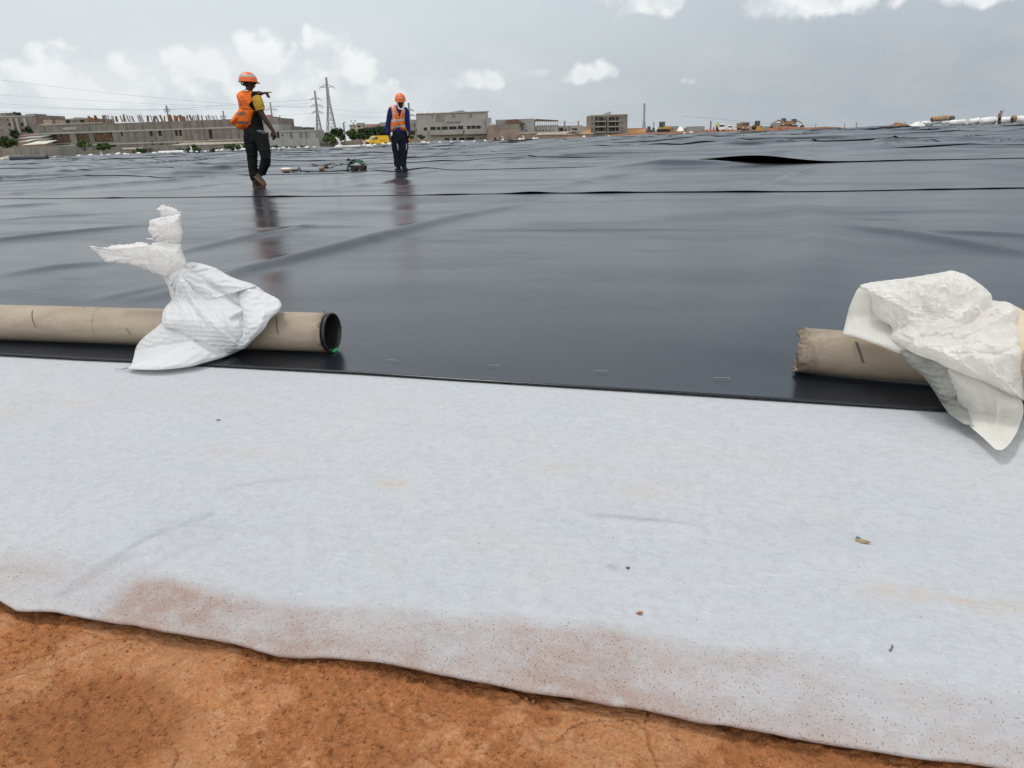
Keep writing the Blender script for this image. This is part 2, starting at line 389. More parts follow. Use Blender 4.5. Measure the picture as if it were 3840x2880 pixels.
def soil_mat():
    m = bpy.data.materials.new('red_soil'); m.use_nodes = True; t = NT(m.node_tree)
    out = t.n('ShaderNodeOutputMaterial'); b = t.n('ShaderNodeBsdfPrincipled'); t.put(out.inputs[0], b.outputs[0])
    tc = t.n('ShaderNodeTexCoord').outputs['Object']
    crust = t.n('ShaderNodeAttribute', attribute_name='crust').outputs['Fac']
    n1 = t.noise(tc, 5.0, 6, 0.62, 0.6); n2 = t.noise(tc, 34, 6, 0.7, 0.8); n3 = t.noise(tc, 190, 4, 0.7)
    loose = t.mix(t.ramp(n2, 0.3, 0.7), (0.49, 0.195, 0.07), (0.38, 0.145, 0.05))
    hard = t.mix(t.ramp(n1, 0.3, 0.7), (0.55, 0.235, 0.092), (0.51, 0.235, 0.105))
    hard = t.mix(t.ramp(n2, 0.50, 0.58, 0, 0.75), hard, (0.58, 0.30, 0.145))
    n5 = t.noise(tc, 75, 5, 0.7, 1.2)
    hard = t.mix(t.ramp(n5, 0.54, 0.62, 0, 0.6), hard, (0.42, 0.18, 0.07))
    col = t.mix(t.ramp(crust, 0.05, 0.95), loose, hard)
    col = t.mix(t.ramp(n3, 0.50, 0.64, 0, 0.60), col, (0.27, 0.095, 0.03))
    n8 = t.noise(tc, 120, 4, 0.75, 0.5)
    col = t.mix(t.ramp(n8, 0.54, 0.64, 0, 0.45), col, (0.66, 0.34, 0.16))
    col = t.mix(t.ramp(n1, 0.56, 0.72, 0, 0.4), col, (0.52, 0.20, 0.06))
    n6 = t.noise(tc, 11, 6, 0.75, 0.6)
    col = t.mix(t.ramp(n6, 0.5, 0.7, 0, 0.55), col, (0.36, 0.14, 0.05))
    col = t.mix(1.0, col, (0.93, 0.95, 1.0), 'MULTIPLY')
    damp = t.n('ShaderNodeAttribute', attribute_name='damp').outputs['Fac']
    col = t.mix(t.m('MULTIPLY', t.ramp(t.m('ADD', damp, t.m('MULTIPLY', t.m('SUBTRACT', t.noise(tc, 22, 6, 0.75, 0.6), 0.5), 1.6)), 0.35, 0.85), 0.42), col, (0.28, 0.108, 0.040))
    sc2 = t.noise(t.scaled(tc, 9, 60, 1), 1.0, 4, 0.7, 1.0)
    col = t.mix(t.ramp(sc2, 0.56, 0.68, 0, 0.3), col, (0.27, 0.10, 0.035))
    t.put(b.inputs['Base Color'], col); b.inputs['Roughness'].default_value = 0.95; b.inputs['Specular IOR Level'].default_value = 0.2
    h = t.m('ADD', t.m('MULTIPLY', n2, 0.010), t.m('ADD', t.m('MULTIPLY', n5, 0.005), t.m('MULTIPLY', n3, 0.0035)))
    bn = t.n('ShaderNodeBump', {'Strength': 1.0, 'Distance': 1.0}); t.put(bn.inputs['Height'], h); t.put(b.inputs['Normal'], bn.outputs[0])
    return m
def ground_mat():
    m = bpy.data.materials.new('red_earth'); m.use_nodes = True; t = NT(m.node_tree)
    out = t.n('ShaderNodeOutputMaterial'); b = t.n('ShaderNodeBsdfPrincipled'); t.put(out.inputs[0], b.outputs[0])
    tc = t.n('ShaderNodeTexCoord').outputs['Object']
    n1 = t.noise(tc, 0.02, 6, 0.6, 0.5); n2 = t.noise(tc, 0.6, 6, 0.65)
    col = t.mix(t.ramp(n2, 0.35, 0.7), (0.36, 0.16, 0.07), (0.27, 0.12, 0.055))
    col = t.mix(t.ramp(n1, 0.44, 0.6), col, (0.10, 0.105, 0.05))
    t.put(b.inputs['Base Color'], col); b.inputs['Roughness'].default_value = 0.95
    return m
def card_mat():
    m = bpy.data.materials.new('cardboard_core'); m.use_nodes = True; t = NT(m.node_tree)
    out = t.n('ShaderNodeOutputMaterial'); b = t.n('ShaderNodeBsdfPrincipled'); t.put(out.inputs[0], b.outputs[0])
    tc = t.n('ShaderNodeTexCoord').outputs['Object']
    at = t.n('ShaderNodeAttribute', attribute_name='grime_darkening').outputs['Fac']
    n1 = t.noise(t.scaled(tc, 0.6, 3, 3), 5, 6, 0.6, 0.5)
    col = t.mix(t.ramp(n1, 0.3, 0.7), (0.38, 0.315, 0.24), (0.30, 0.245, 0.185))
    n2 = t.noise(t.scaled(tc, 2, 30, 30), 1.5, 4, 0.7, 0.5)
    col = t.mix(t.ramp(n2, 0.54, 0.72, 0, 0.5), col, (0.24, 0.185, 0.13))
    n3 = t.noise(tc, 28, 6, 0.75, 1.0)
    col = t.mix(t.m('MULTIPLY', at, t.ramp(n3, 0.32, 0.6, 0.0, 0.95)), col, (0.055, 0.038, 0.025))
    t.put(b.inputs['Base Color'], col); b.inputs['Roughness'].default_value = 0.75; b.inputs['Specular IOR Level'].default_value = 0.3
    h = t.m('ADD', t.m('MULTIPLY', n3, 0.0012), t.m('MULTIPLY', n2, 0.0006))
    bn = t.n('ShaderNodeBump', {'Strength': 0.8, 'Distance': 1.0}); t.put(bn.inputs['Height'], h); t.put(b.inputs['Normal'], bn.outputs[0])
    return m
def sack_mat(name, c1, c2, weave=0.0, trans=0.25, stain=0.0, crinkle=0.5, rough=0.6):
    m = bpy.data.materials.new(name); m.use_nodes = True; t = NT(m.node_tree)
    out = t.n('ShaderNodeOutputMaterial'); b = t.n('ShaderNodeBsdfPrincipled')
    tc = t.n('ShaderNodeTexCoord').outputs['Object']
    n1 = t.noise(tc, 7, 6, 0.6, 0.5)
    col = t.mix(t.ramp(n1, 0.3, 0.7), c1, c2)
    if stain:
        n2 = t.noise(tc, 4.5, 5, 0.6, 0.6)
        col = t.mix(t.ramp(n2, 0.56, 0.70, 0, stain), col, (0.80, 0.62, 0.40))
        n4 = t.noise(tc, 70, 4, 0.7, 0.8)
        col = t.mix(t.ramp(n4, 0.70, 0.76, 0, 0.5 * stain), col, (0.45, 0.30, 0.16))
    else:
        n2 = t.noise(tc, 11.0, 6, 0.75, 0.8)
        col = t.mix(t.ramp(n2, 0.60, 0.72, 0, 0.28), col, (0.50, 0.50, 0.50))
    h = t.m('MULTIPLY', t.noise(tc, 60, 4, 0.65, 1.5), 0.0035 * crinkle)
    r1 = t.noise(tc, 22, 4, 0.6, 0.8); ab = t.m('ABSOLUTE', t.m('SUBTRACT', r1, 0.5))
    h = t.m('ADD', h, t.m('MULTIPLY', ab, -0.020 * crinkle))
    if weave:
        wv = t.n('ShaderNodeTexWave', {'Scale': 95.0, 'Distortion': 1.2, 'Detail': 1.0}, wave_type='BANDS', bands_direction='DIAGONAL'); t.put(wv.inputs['Vector'], tc)
        h = t.m('ADD', h, t.m('MULTIPLY', wv.outputs['Fac'], 0.0009 * weave))
        wv2 = t.n('ShaderNodeTexWave', {'Scale': 16.0, 'Distortion': 2.5, 'Detail': 2.0}, wave_type='BANDS', bands_direction='Z'); t.put(wv2.inputs['Vector'], tc)
        h = t.m('ADD', h, t.m('MULTIPLY', wv2.outputs['Fac'], 0.0022 * weave))
    t.put(b.inputs['Base Color'], col); b.inputs['Roughness'].default_value = rough; b.inputs['Specular IOR Level'].default_value = 0.3
    bn = t.n('ShaderNodeBump', {'Strength': 1.0, 'Distance': 1.0}); t.put(bn.inputs['Height'], h); t.put(b.inputs['Normal'], bn.outputs[0])
    tr = t.n('ShaderNodeBsdfTranslucent'); t.put(tr.inputs['Color'], col)
    ms = t.n('ShaderNodeMixShader', {0: trans}); t.put(ms.inputs[1], b.outputs[0]); t.put(ms.inputs[2], tr.outputs[0]); t.put(out.inputs[0], ms.outputs[0])
    return m
M = {}
M['liner'] = liner_mat(); M['fabric'] = fabric_mat(); M['soil'] = soil_mat(); M['ground'] = ground_mat(); M['card'] = card_mat()
M['blackplastic'] = mat('black_plastic', (0.012,0.012,0.013), (0.02,0.02,0.022), rough=0.4)
M['green'] = mat('green_paint', (0.02,0.35,0.12), rough=0.5)
M['mark'] = mat('pencil_mark', (0.14,0.12,0.09), rough=0.8)
M['sack'] = sack_mat('white_woven_sack', (0.90,0.90,0.90), (0.86,0.865,0.87), weave=1.0, trans=0.35, crinkle=0.5)
M['sacktop'] = sack_mat('white_sack_crumpled', (0.91,0.90,0.885), (0.88,0.87,0.85), weave=0.35, trans=0.38, crinkle=0.8)
M['film'] = sack_mat('crumpled_white_film', (0.97,0.955,0.915), (0.96,0.935,0.885), trans=0.48, stain=0.7, crinkle=1.1, rough=0.45)
M['filmthin'] = sack_mat('thin_white_film', (0.90,0.885,0.83), (0.87,0.855,0.80), trans=0.5, stain=0.12, crinkle=0.25, rough=0.5)
M['greysack'] = sack_mat('grey_sack', (0.40,0.40,0.365), (0.31,0.31,0.285), weave=1.2, trans=0.08, stain=0.2, crinkle=0.6)
M['wsack'] = mat('white_bag_far', (0.82,0.82,0.80), (0.70,0.69,0.66), 4, trans=0.1)
M['conc'] = mat('raw_concrete', (0.215,0.20,0.175), (0.15,0.142,0.125), 0.35, 0.9, streak=0.45)
M['conc2'] = mat('grey_concrete', (0.31,0.31,0.29), (0.245,0.245,0.23), 0.3, 0.9, streak=0.35)
M['conc3'] = mat('brown_render', (0.27,0.22,0.175), (0.19,0.16,0.13), 0.4, 0.9, streak=0.3)
M['slab'] = mat('concrete_slab', (0.34,0.33,0.30), (0.27,0.26,0.24), 0.5, 0.9)
M['pink'] = mat('pinkish_render', (0.36,0.22,0.17), (0.30,0.19,0.15), 0.4, 0.9)
M['beige'] = mat('beige_render', (0.42,0.36,0.28), (0.34,0.30,0.24), 0.4, 0.9, streak=0.2)
M['dark'] = mat('painted_room_shade', (0.030,0.027,0.024), (0.05,0.045,0.04), 0.8, 0.9)
M['wood'] = mat('shuttering_timber', (0.17,0.115,0.075), (0.11,0.07,0.045), 2.0, 0.85)
M['rust'] = mat('orange_timber', (0.23,0.115,0.06), (0.14,0.075,0.045), 2.0, 0.85)
M['rebar'] = mat('column_stub', (0.26,0.24,0.22), (0.19,0.18,0.17), 2.0, 0.85)
M['roofw'] = mat('pale_sheet_roof', (0.60,0.56,0.47), (0.48,0.45,0.38), 1.0, 0.6, streak=0.2)
M['roofr'] = mat('rusty_sheet_roof', (0.17,0.09,0.065), (0.11,0.07,0.05), 1.0, 0.7)
M['roofo'] = mat('orange_sheet_roof', (0.62,0.36,0.16), (0.55,0.33,0.17), 0.4, 0.7)
M['steel'] = mat('galvanised_steel', (0.30,0.32,0.33), (0.24,0.26,0.27), 1.0, 0.5, metal=0.3)
M['steeld'] = mat('dark_steel', (0.10,0.105,0.11), (0.07,0.075,0.08), 1.0, 0.5)
M['wire'] = mat('cable', (0.16,0.17,0.18), rough=0.6)
M['leaf1'] = mat('leaves_mid', (0.055,0.105,0.022), (0.030,0.065,0.014), 0.9, 0.6, trans=0.25)
M['leaf2'] = mat('leaves_dark', (0.030,0.060,0.020), (0.018,0.040,0.014), 0.9, 0.6, trans=0.2)
M['leaf3'] = mat('leaves_bright', (0.085,0.15,0.025), (0.05,0.10,0.018), 0.9, 0.6, trans=0.25)
M['bark'] = mat('bark', (0.09,0.065,0.045), rough=0.9)
M['yellow'] = mat('yellow_paint', (0.78,0.50,0.02), (0.72,0.45,0.02), 1.0, 0.35, bump=0.0)
M['myellow'] = mat('machine_yellow', (0.55,0.33,0.04), (0.36,0.22,0.06), 1.5, 0.5)
M['mbrown'] = mat('dusty_machine', (0.33,0.21,0.10), (0.20,0.13,0.08), 1.5, 0.7)
M['glass'] = mat('tinted_glass', (0.03,0.035,0.04), rough=0.1, spec=0.6)
M['glassp'] = mat('sky_glass', (0.20,0.23,0.25), rough=0.15, spec=0.6)
M['rubber'] = mat('rubber', (0.018,0.018,0.018), (0.03,0.028,0.026), 4, 0.8)
M['white'] = mat('white_paint', (0.78,0.78,0.76), (0.68,0.67,0.64), 1.0, 0.5)
M['container'] = mat('grey_container', (0.27,0.29,0.29), (0.22,0.235,0.24), 0.6, 0.7, streak=0.3)
M['vest'] = mat('orange_vest', (1.0,0.24,0.030), (0.98,0.19,0.020), 6.0, 0.7, trans=0.30, bump=0.3, bscale=25)
M['helm'] = mat('orange_helmet', (0.78,0.16,0.035), (0.66,0.12,0.025), 8, 0.35)
M['reflect'] = mat('grey_reflective', (0.42,0.41,0.38), (0.33,0.32,0.30), 8, 0.4)
M['reflectd'] = mat('dark_reflective', (0.11,0.085,0.06), (0.16,0.12,0.08), 8, 0.5)
M['ink'] = mat('dark_print', (0.10,0.03,0.015), rough=0.8)
M['skin'] = mat('brown_skin', (0.050,0.023,0.014), (0.038,0.018,0.012), 10, 0.5, spec=.25)
M['hair'] = mat('black_hair', (0.008,0.007,0.007), rough=0.8)
M['shirtb'] = mat('black_shirt', (0.006,0.006,0.006), (0.009,0.009,0.009), 10, 0.9, spec=.15)
M['shirty'] = mat('mustard_sleeve', (0.45,0.27,0.025), (0.36,0.21,0.02), 12, 0.8)
M['shirtn'] = mat('navy_shirt', (0.010,0.016,0.105), (0.008,0.012,0.07), 8, 0.85, spec=.2)
M['trous'] = mat('charcoal_jeans', (0.0075,0.008,0.009), (0.014,0.015,0.017), 5, 0.9, spec=.15, bump=0.4, bscale=14)
M['trousn'] = mat('navy_work_trousers', (0.006,0.008,0.015), (0.012,0.016,0.026), 5, 0.9, spec=.15, bump=0.4, bscale=14)
M['boot'] = mat('brown_boot', (0.085,0.055,0.035), (0.05,0.035,0.025), 12, 0.8)
M['sole'] = mat('tan_sole', (0.15,0.085,0.045), (0.11,0.065,0.04), 12, 0.8)
M['bootd'] = mat('dark_boot', (0.015,0.015,0.018), rough=0.7)
M['scarf'] = mat('white_scarf', (0.72,0.68,0.72), (0.62,0.58,0.62), 12, 0.85)
M['hiviz'] = mat('lime_vest', (0.42,0.75,0.03), rough=0.7)
M['greenm'] = mat('green_machine_shell', (0.014,0.085,0.045), (0.01,0.055,0.03), 8, 0.4)
M['redearth'] = mat('red_spoil', (0.25,0.11,0.05), (0.17,0.075,0.038), 0.5, 0.95)
M['cone'] = mat('red_plastic', (0.45,0.06,0.03), rough=0.6)
M['rollw'] = mat('white_roll', (0.78,0.78,0.77), (0.62,0.61,0.59), 0.8, 0.6)
M['rollt'] = mat('tan_core', (0.40,0.29,0.17), (0.28,0.18,0.10), 0.8, 0.7)
M['rolld'] = mat('dark_blue_roll', (0.03,0.035,0.05), (0.045,0.05,0.065), 0.8, 0.45)
# ================================================================== GROUND, LINER, FABRIC
def uv_of(pts, dz=0.0):
    a = []
    for px, py in pts:
        g = G(px, py, dz); a.append(uv(g.x, g.y))
    a = np.array(a); return a[np.argsort(a[:, 0])]
EDGE = uv_of([(0,2247),(65,2285),(194,2291),(306,2317),(500,2347),(611,2373),(805,2393),(876,2403),(940,2417),(1046,2447),(1175,2452),(1300,2459),(1494,2500),(1676,2538),(1782,2556),(1946,2585),(2123,2608),(2299,2638),(2417,2650),(2534,2679),(2600,2697),(2736,2709),(2954,2751),(3191,2795),(3397,2827),(3604,2851),(3840,2892)], -0.012)
LEDGE = uv_of([(0,1333),(300,1349),(490,1357),(1350,1402),(1736,1427),(2604,1481),(3541,1541),(3840,1562)])
def v_edge(u):
    j = 0.006 * vn(np.asarray(u) * 3.1, 0.3, 0, 5) + 0.0025 * vn(np.asarray(u) * 14, 0.3, 0, 6)
    return np.interp(u, EDGE[:, 0], EDGE[:, 1]) + j
def v_led(u): return np.interp(u, LEDGE[:, 0], LEDGE[:, 1])
def local(name, u, v, z, faces, mats, **kw):
    V = np.stack([u.ravel(), v.ravel(), z.ravel()], 1)
    o = mesh_from(name, V, faces, mats, None, True, **kw)
    o.rotation_euler = (0, 0, SEAM); return o
def attr(o, name, vals):
    a = o.data.attributes.new(name, 'FLOAT', 'POINT'); a.data.foreach_set('value', np.asarray(vals, np.float32).ravel())

# ---- ground out to the horizon (polar sheet)
rr = np.concatenate([[0.05], np.geomspace(0.3, 9000, 150)]); th = np.linspace(0, 2 * math.pi, 241)[:-1]
RR, TH = np.meshgrid(rr, th, indexing='ij')
X = RR * np.sin(TH); Y = RR * np.cos(TH)
Tz = T(X, np.maximum(Y, 0.01)); Tz = np.where(Y < 0, 0, Tz)
Tz = Tz - 0.11 - 0.45 * sstep(110, 190, RR) * (1 - sstep(0, 1, np.zeros_like(RR)))
Tz = Tz - 0.006 * np.maximum(0, RR - 125) * sstep(0.28, 0.5, X / np.maximum(np.abs(Y), 1))
go = mesh_from('ground', np.stack([X, Y, Tz], -1).reshape(-1, 3), gridfaces(240, len(rr), True), M['ground'], None, True)
tag(go, kind='structure')

# ---- red soil in front of the cloth
SG = 0.0029; SU0, SV0 = -1.75, 0.45
us = np.arange(SU0, 1.35, SG); vs = np.arange(SV0, 1.80, SG)
U, Vv = np.meshgrid(us, vs)
XX, YY = xy(U, Vv)
flow = fbm(U * 3.2, Vv * 3.2, 0, 4, 3)
crust = sstep(-0.30, 0.34, fbm(U * 4.2 + 2, Vv * 4.2, 0, 6, 11, 0.68) + 0.35 * np.clip((v_edge(U) - Vv) * 2.2 - 0.35, -0.6, 0.6))
# cell cracks
def cells(x, y, seed):
    ix = np.floor(x).astype(np.int64); iy = np.floor(y).astype(np.int64); d1 = np.full(x.shape, 9.0); d2 = np.full(x.shape, 9.0)
    for a in (-1, 0, 1):
        for b in (-1, 0, 1):
            jx = ix + a; jy = iy + b
            cx = jx + 0.5 + 0.48 * _h(jx, jy, 0 * jx, seed); cy = jy + 0.5 + 0.48 * _h(jx, jy, 0 * jx + 7, seed)
            d = np.hypot(x - cx, y - cy); m = d < d1
            d2 = np.where(m, d1, np.minimum(d2, d)); d1 = np.where(m, d, d1)
    return d2 - d1
wx = U + 0.05 * fbm(U * 9, Vv * 9, 0, 3, 21); wy = Vv + 0.05 * fbm(U * 9, Vv * 9, 5, 3, 22)
ck = cells(wx * 5.5, wy * 6.5, 4); ck2 = cells(wx * 13, wy * 17, 9)
crk = (1 - sstep(0.0, 0.045, ck)) * sstep(-0.1, 0.35, vn(U * 2.3, Vv * 2.3, 0, 44) + 0.1)
flake = (1 - sstep(0.0, 0.08, ck2)) * sstep(0.05, 0.4, vn(U * 4, Vv * 4, 0, 45))
loose = (1 - crust)
grain = fbm(U * 75, Vv * 75, 0, 3, 31); lump = np.maximum(0, ridged(U * 26, Vv * 26, 0, 3, 33) - 0.5)
Zs = T(XX, YY) - 0.040 + 0.006 * flow + 0.0035 * crust - 0.006 * crk * crust - 0.0022 * flake * crust + loose * (0.0026 * grain + 0.0045 * lump) + 0.0012 * crust * grain * (vn(U*9,Vv*9,0,77) > 0) + 0.0007 * fbm(U * 40, Vv * 40, 0, 3, 51)
under = sstep(0.0, 0.08, Vv - v_edge(U)); Zs = Zs - 0.01 * under
# shallow scuffed hollow on the left
g0 = G(330, 2620); hu, hv = uv(g0.x, g0.y)
hol = np.exp(-(((U - hu - 0.02) / 0.16) ** 2 + ((Vv - hv) / 0.11) ** 2) ** 1.6)
Zs = Zs - 0.012 * hol + hol * 0.004 * lump
crust = np.clip(crust * (1 - 0.85 * hol), 0, 1)
so = local('soil', U, Vv, Zs, gridfaces(len(us), len(vs)), M['soil']); tag(so, kind='structure'); attr(so, 'crust', crust); attr(so, 'damp', np.clip(hol * 1.3 + 0.5 * np.exp(-(((U - uv(*G(1500,2760).xy)[0]) / 0.10) ** 2 + ((Vv - uv(*G(1500,2760).xy)[1]) / 0.05) ** 2)), 0, 1))
del wx, wy, ck, ck2
# crumbs of soil
mbc = MB(); rnd = random.Random(3)
def soil_z(u, v):
    i = int((v - SV0) / SG); j = int((u - SU0) / SG)
    return Zs[min(max(i, 0), len(vs)-1), min(max(j, 0), len(us)-1)]
cr = 0
while cr < 7000:
    u = rnd.uniform(-1.65, 1.25); v = rnd.uniform(0.5, 1.5)
    if v > float(np.interp(u, EDGE[:, 0], EDGE[:, 1])) + 0.01: continue
    i = int((v - SV0) / SG); j = int((u - SU0) / SG)
    if crust[i, j] > 0.5 and rnd.random() > 0.15: continue
    r = 0.0010 + 0.0019 * rnd.random() ** 2.5 + (0.0035 * rnd.random() if rnd.random() < 0.008 else 0)
    Mx = Matrix.Rotation(rnd.uniform(0, 6), 3, 'Z') @ Matrix.Rotation(rnd.uniform(0, 6), 3, 'X')
    k = len(mbc.v); mbc.ball((u, v, float(soil_z(u, v)) + r * 0.35), (r * 1.3, r, r * 0.7), 6, 0, Mx)
    for q in range(k, len(mbc.v)):
        p = mbc.v[q]; f = 1 + rnd.uniform(-0.25, 0.25); c0 = Vector((u, v, float(soil_z(u, v)))); mbc.v[q] = tuple(c0 + (Vector(p) - c0) * f)
    cr += 1
co_ = mbc.build('soil_crumbs', M['soil'], None, False); co_.rotation_euler = (0, 0, SEAM)
tag(co_, 'loose crumbs of red soil scattered on the bare ground in front of the white cloth', 'soil crumbs', kind='stuff')
attr(co_, 'crust', np.zeros(len(co_.data.vertices))); attr(co_, 'damp', np.zeros(len(co_.data.vertices)) + .3)

# ---- white geotextile
us = np.arange(-6.0, 4.2, 0.012); nv = 190
tt = np.linspace(0, 1, nv); tt = tt ** 1.15
ve = v_edge(us)[None, :]; vl = v_led(us)[None, :] + 0.5
curl_ = np.array([[-0.004, -0.013], [0.0005, -0.0125], [0.0015, -0.008], [-0.0015, -0.0035]])   # underside lip
U = np.repeat(us[None, :], nv, 0); Vv = ve + (vl - ve) * tt[:, None]
XX, YY = xy(U, Vv)
de = Vv - ve
und = 0.0045 * fbm(U * 3.0, Vv * 3.0, 0, 3, 61) + 0.0022 * fbm(U * 10, Vv * 10, 0, 4, 62, 0.6)
lift = (0.012 * np.clip(vn(us * 2.0, 0.5, 0, 63) + 0.15, 0, 1) + 0.0015 * vn(us * 7, .5, 0, 64))[None, :] * np.exp(-de / 0.09)
def fold(px0, py0, px1, py1, h, w):
    a = uv(*G(px0, py0).xy); b = uv(*G(px1, py1).xy); a = np.array(a); b = np.array(b); d = b - a; L = np.hypot(*d); d /= L
    s = (U - a[0]) * d[0] + (Vv - a[1]) * d[1]; q = (U - a[0]) * -d[1] + (Vv - a[1]) * d[0] + 0.02 * vn(s * 4, 0.2, 0, 3)
    return h * np.exp(-(q / w) ** 2) * sstep(-0.05, 0.25, s) * sstep(-0.05, 0.25, L - s)
fold1 = fold(210, 2190, 900, 1900, 0.020, 0.026) + fold(300, 2240, 560, 2120, 0.010, 0.02) + fold(560, 2060, 1000, 1960, 0.008, 0.03) + fold(800, 1840, 1300, 1770, 0.006, 0.02) + fold(2150, 1925, 2700, 1960, 0.006, 0.018) + fold(2700, 2100, 3600, 2030, 0.007, 0.06) + fold(900, 1700, 1900, 1620, 0.006, 0.07)
tail = -0.006 * sstep(0.0, 0.02, Vv - v_led(us)[None, :] - 0.004)
Zf = T(XX, YY) - 0.006 + (und + fold1) * sstep(0.0, 0.25, v_led(us)[None, :] - Vv) + lift - 0.0035 * np.exp(-np.maximum(de, 0) / 0.004) + tail
Uc = np.repeat(us[None, :], 4, 0); Vc = ve + np.array([0.03, 0.004, -0.0026, -0.0028])[:, None]
Zc = Zf[0][None, :] + np.array([-0.0105, -0.0100, -0.0070, -0.0022])[:, None]
Ua = np.vstack([Uc, U]); Va = np.vstack([Vc, Vv]); Za = np.vstack([Zc, Zf])
fo = local('geotextile', Ua, Va, Za, gridfaces(len(us), nv + 4), M['fabric'])
tag(fo, 'white felt geotextile strip lying between the red soil and the black liner', 'geotextile')
_FU, _FV, _FZ = us.copy(), Vv.copy(), Zf.copy()
def fabric_z_(X, Y):
    u, v = uv(X, Y); i = int(np.clip(round((u + 6.0) / 0.012), 0, len(_FU) - 1)); return float(np.interp(v, _FV[:, i], _FZ[:, i]))
# stains with their own shapes
dA = np.maximum(Va - np.vstack([ve] * (nv + 4)), 0)
right = sstep(-2.2, 1.2, Ua)
bw = 0.155 + 0.05 * fbm(Ua * 2.2, Va * 2.2, 0, 3, 71)                 # width of the dusty band along the edge
band = sstep(0.05, -0.03, dA - bw) if False else 1 - sstep(-0.03, 0.035, dA - bw)
gs = uv(*G(520, 2250).xy)
band = band * sstep(gs[0] - 0.10, gs[0] + 0.04, Ua + 0.10 * fbm(Ua * 6, Va * 6, 0, 2, 72)) * (1 - 0.80 * sstep(-0.15, 0.75, Ua)) 
lo = 1 - sstep(0.01, 0.06, dA)
gl = uv(*G(60, 2130).xy)
leftp = 0.45 * np.exp(-(((Ua - gl[0]) / 0.25) ** 2 + ((Va - gl[1]) / 0.06) ** 2))
gd = uv(*G(640, 2240).xy)
dark = 0.45 * np.exp(-(((Ua - gd[0]) / 0.12) ** 2 + ((Va - gd[1]) / 0.05) ** 2))
attr(fo, 'dust', np.clip(band * (0.60 + 0.28 * fbm(Ua * 9, Va * 9, 0, 3, 73)) + leftp + dark + 0.25 * lo, 0, 1))
st = np.zeros_like(Ua)
for px, py, a, b, w in [(1465,1807,.035,.02,1),(1500,1795,.02,.012,.8),(3385,2215,.07,.035,.6),(3590,2245,.03,.012,.9),(900,1690,.14,.03,.45),(1040,1710,.10,.02,.4),(2130,1745,.10,.05,.35),(2430,1830,.10,.05,.35),(1880,2030,.08,.04,.3),(3780,2270,.09,.03,.5),(230,1500,.2,.05,.35),(700,1480,.3,.05,.25),(0,1540,.15,.05,.4),(2600,1690,.2,.05,.2)]:
    g = uv(*G(px, py).xy); st = np.maximum(st, w * np.exp(-(((Ua - g[0]) / a) ** 2 + ((Va - g[1]) / b) ** 2)))
attr(fo, 'stain', st)
sm = np.zeros_like(Ua)
def smear(pts, w, amt):
    global sm
    q = np.array([uv(*G(x, y).xy) for x, y in pts])
    for i in range(len(q) - 1):
        a, b = q[i], q[i+1]; d = b - a; L = np.hypot(*d); s = np.clip(((Ua - a[0]) * d[0] + (Va - a[1]) * d[1]) / L ** 2, 0, 1)
        dd = np.hypot(Ua - a[0] - s * d[0], Va - a[1] - s * d[1]); sm = np.maximum(sm, amt * np.exp(-(dd / w) ** 2))
smear([(240,2215),(420,2110),(560,2010),(780,1925)], 0.016, 0.75); smear([(560,2120),(700,2050),(830,2020)], 0.015, 0.35); smear([(830,1835),(950,1800),(1120,1785)], 0.010, 0.5)
smear([(2230,1925),(2330,1935),(2480,1945)], 0.010, 0.85); smear([(2480,1945),(2650,1962)], 0.005, 0.6)
smear([(2290,2112),(2310,2122)], 0.008, 1.0); smear([(2780,1960),(3150,1945)], 0.03, 0.18)
smear([(1460,1930),(1700,1990)], 0.03, 0.12); smear([(640,1950),(980,1990)], 0.02, 0.2)
attr(fo, 'smudge', sm)

# ---- black liner in strips
RIDGES = [  # pixel polyline on the sheet, height, width
    ([(560,1115),(700,1085),(900,1020),(1200,950),(1480,880),(1700,820),(1950,768)], .052, .115),
    ([(-250,935),(0,905),(300,872),(560,842)], .034, .10), ([(640,955),(900,900),(1180,845)], .030, .09), ([(0,1035),(200,1005),(420,985)], .022, .10),
    ([(380,1120),(560,1090),(760,1050)], .018, .08), ([(850,862),(1150,853),(1400,850)], .015, .08), ([(-100,782),(60,774),(240,764)], .030, .12),
    ([(-60,832),(120,816),(420,802)], .022, .10), ([(1400,905),(1700,900),(1880,905)], .006, .08),
    ([(3150,848),(3400,880),(3600,915),(3900,962)], .042, .12), ([(3420,866),(3650,876),(3850,886),(4050,900)], .026, .10),
    ([(3130,800),(3420,795),(3700,790)], .012, .10), ([(1640,862),(2100,866),(2500,862),(2900,866)], .012, .07), ([(3140,822),(3400,824)], .010, .07),
    ([(2040,714),(2250,672),(2480,640)], .050, .13), ([(1180,722),(1420,690),(1560,662)], .034, .14), ([(2880,702),(2960,668),(3070,622)], .075, .15),
    ([(1330,655),(1520,638),(1720,655)], .07, .35), ([(-100,744),(200,718),(450,695),(925,658)], .055, .20), ([(533,726),(750,702),(960,680)], .035, .15),
    ([(-100,700),(200,684),(480,672)], .05, .25), ([(0,660),(400,640),(900,612)], .07, .35), ([(200,636),(590,604),(640,602)], .10, .5), ([(1250,700),(1800,695)], .012, .15),
    ([(1640,642),(2000,600)], .05, .25), ([(2350,640),(2700,600)], .03, .4), ([(3560,616),(3700,622),(3900,634)], .05, .3), ([(3250,648),(3900,640)], .02, .2), ([(3300,580),(3840,570)], .06, .5),
    ([(1900,560),(2200,556),(2420,568)], .10, .8), ([(2380,560),(2560,540),(2760,552)], .12, .8), ([(3100,560),(3400,545),(3840,540)], .10, .8), ([(1000,600),(1500,588),(1900,580)], .06, .6),
    ([(2985,748),(3050,860),(3062,960),(3010,1080),(2930,1200),(2880,1300)], .045, .22)]
RID = []
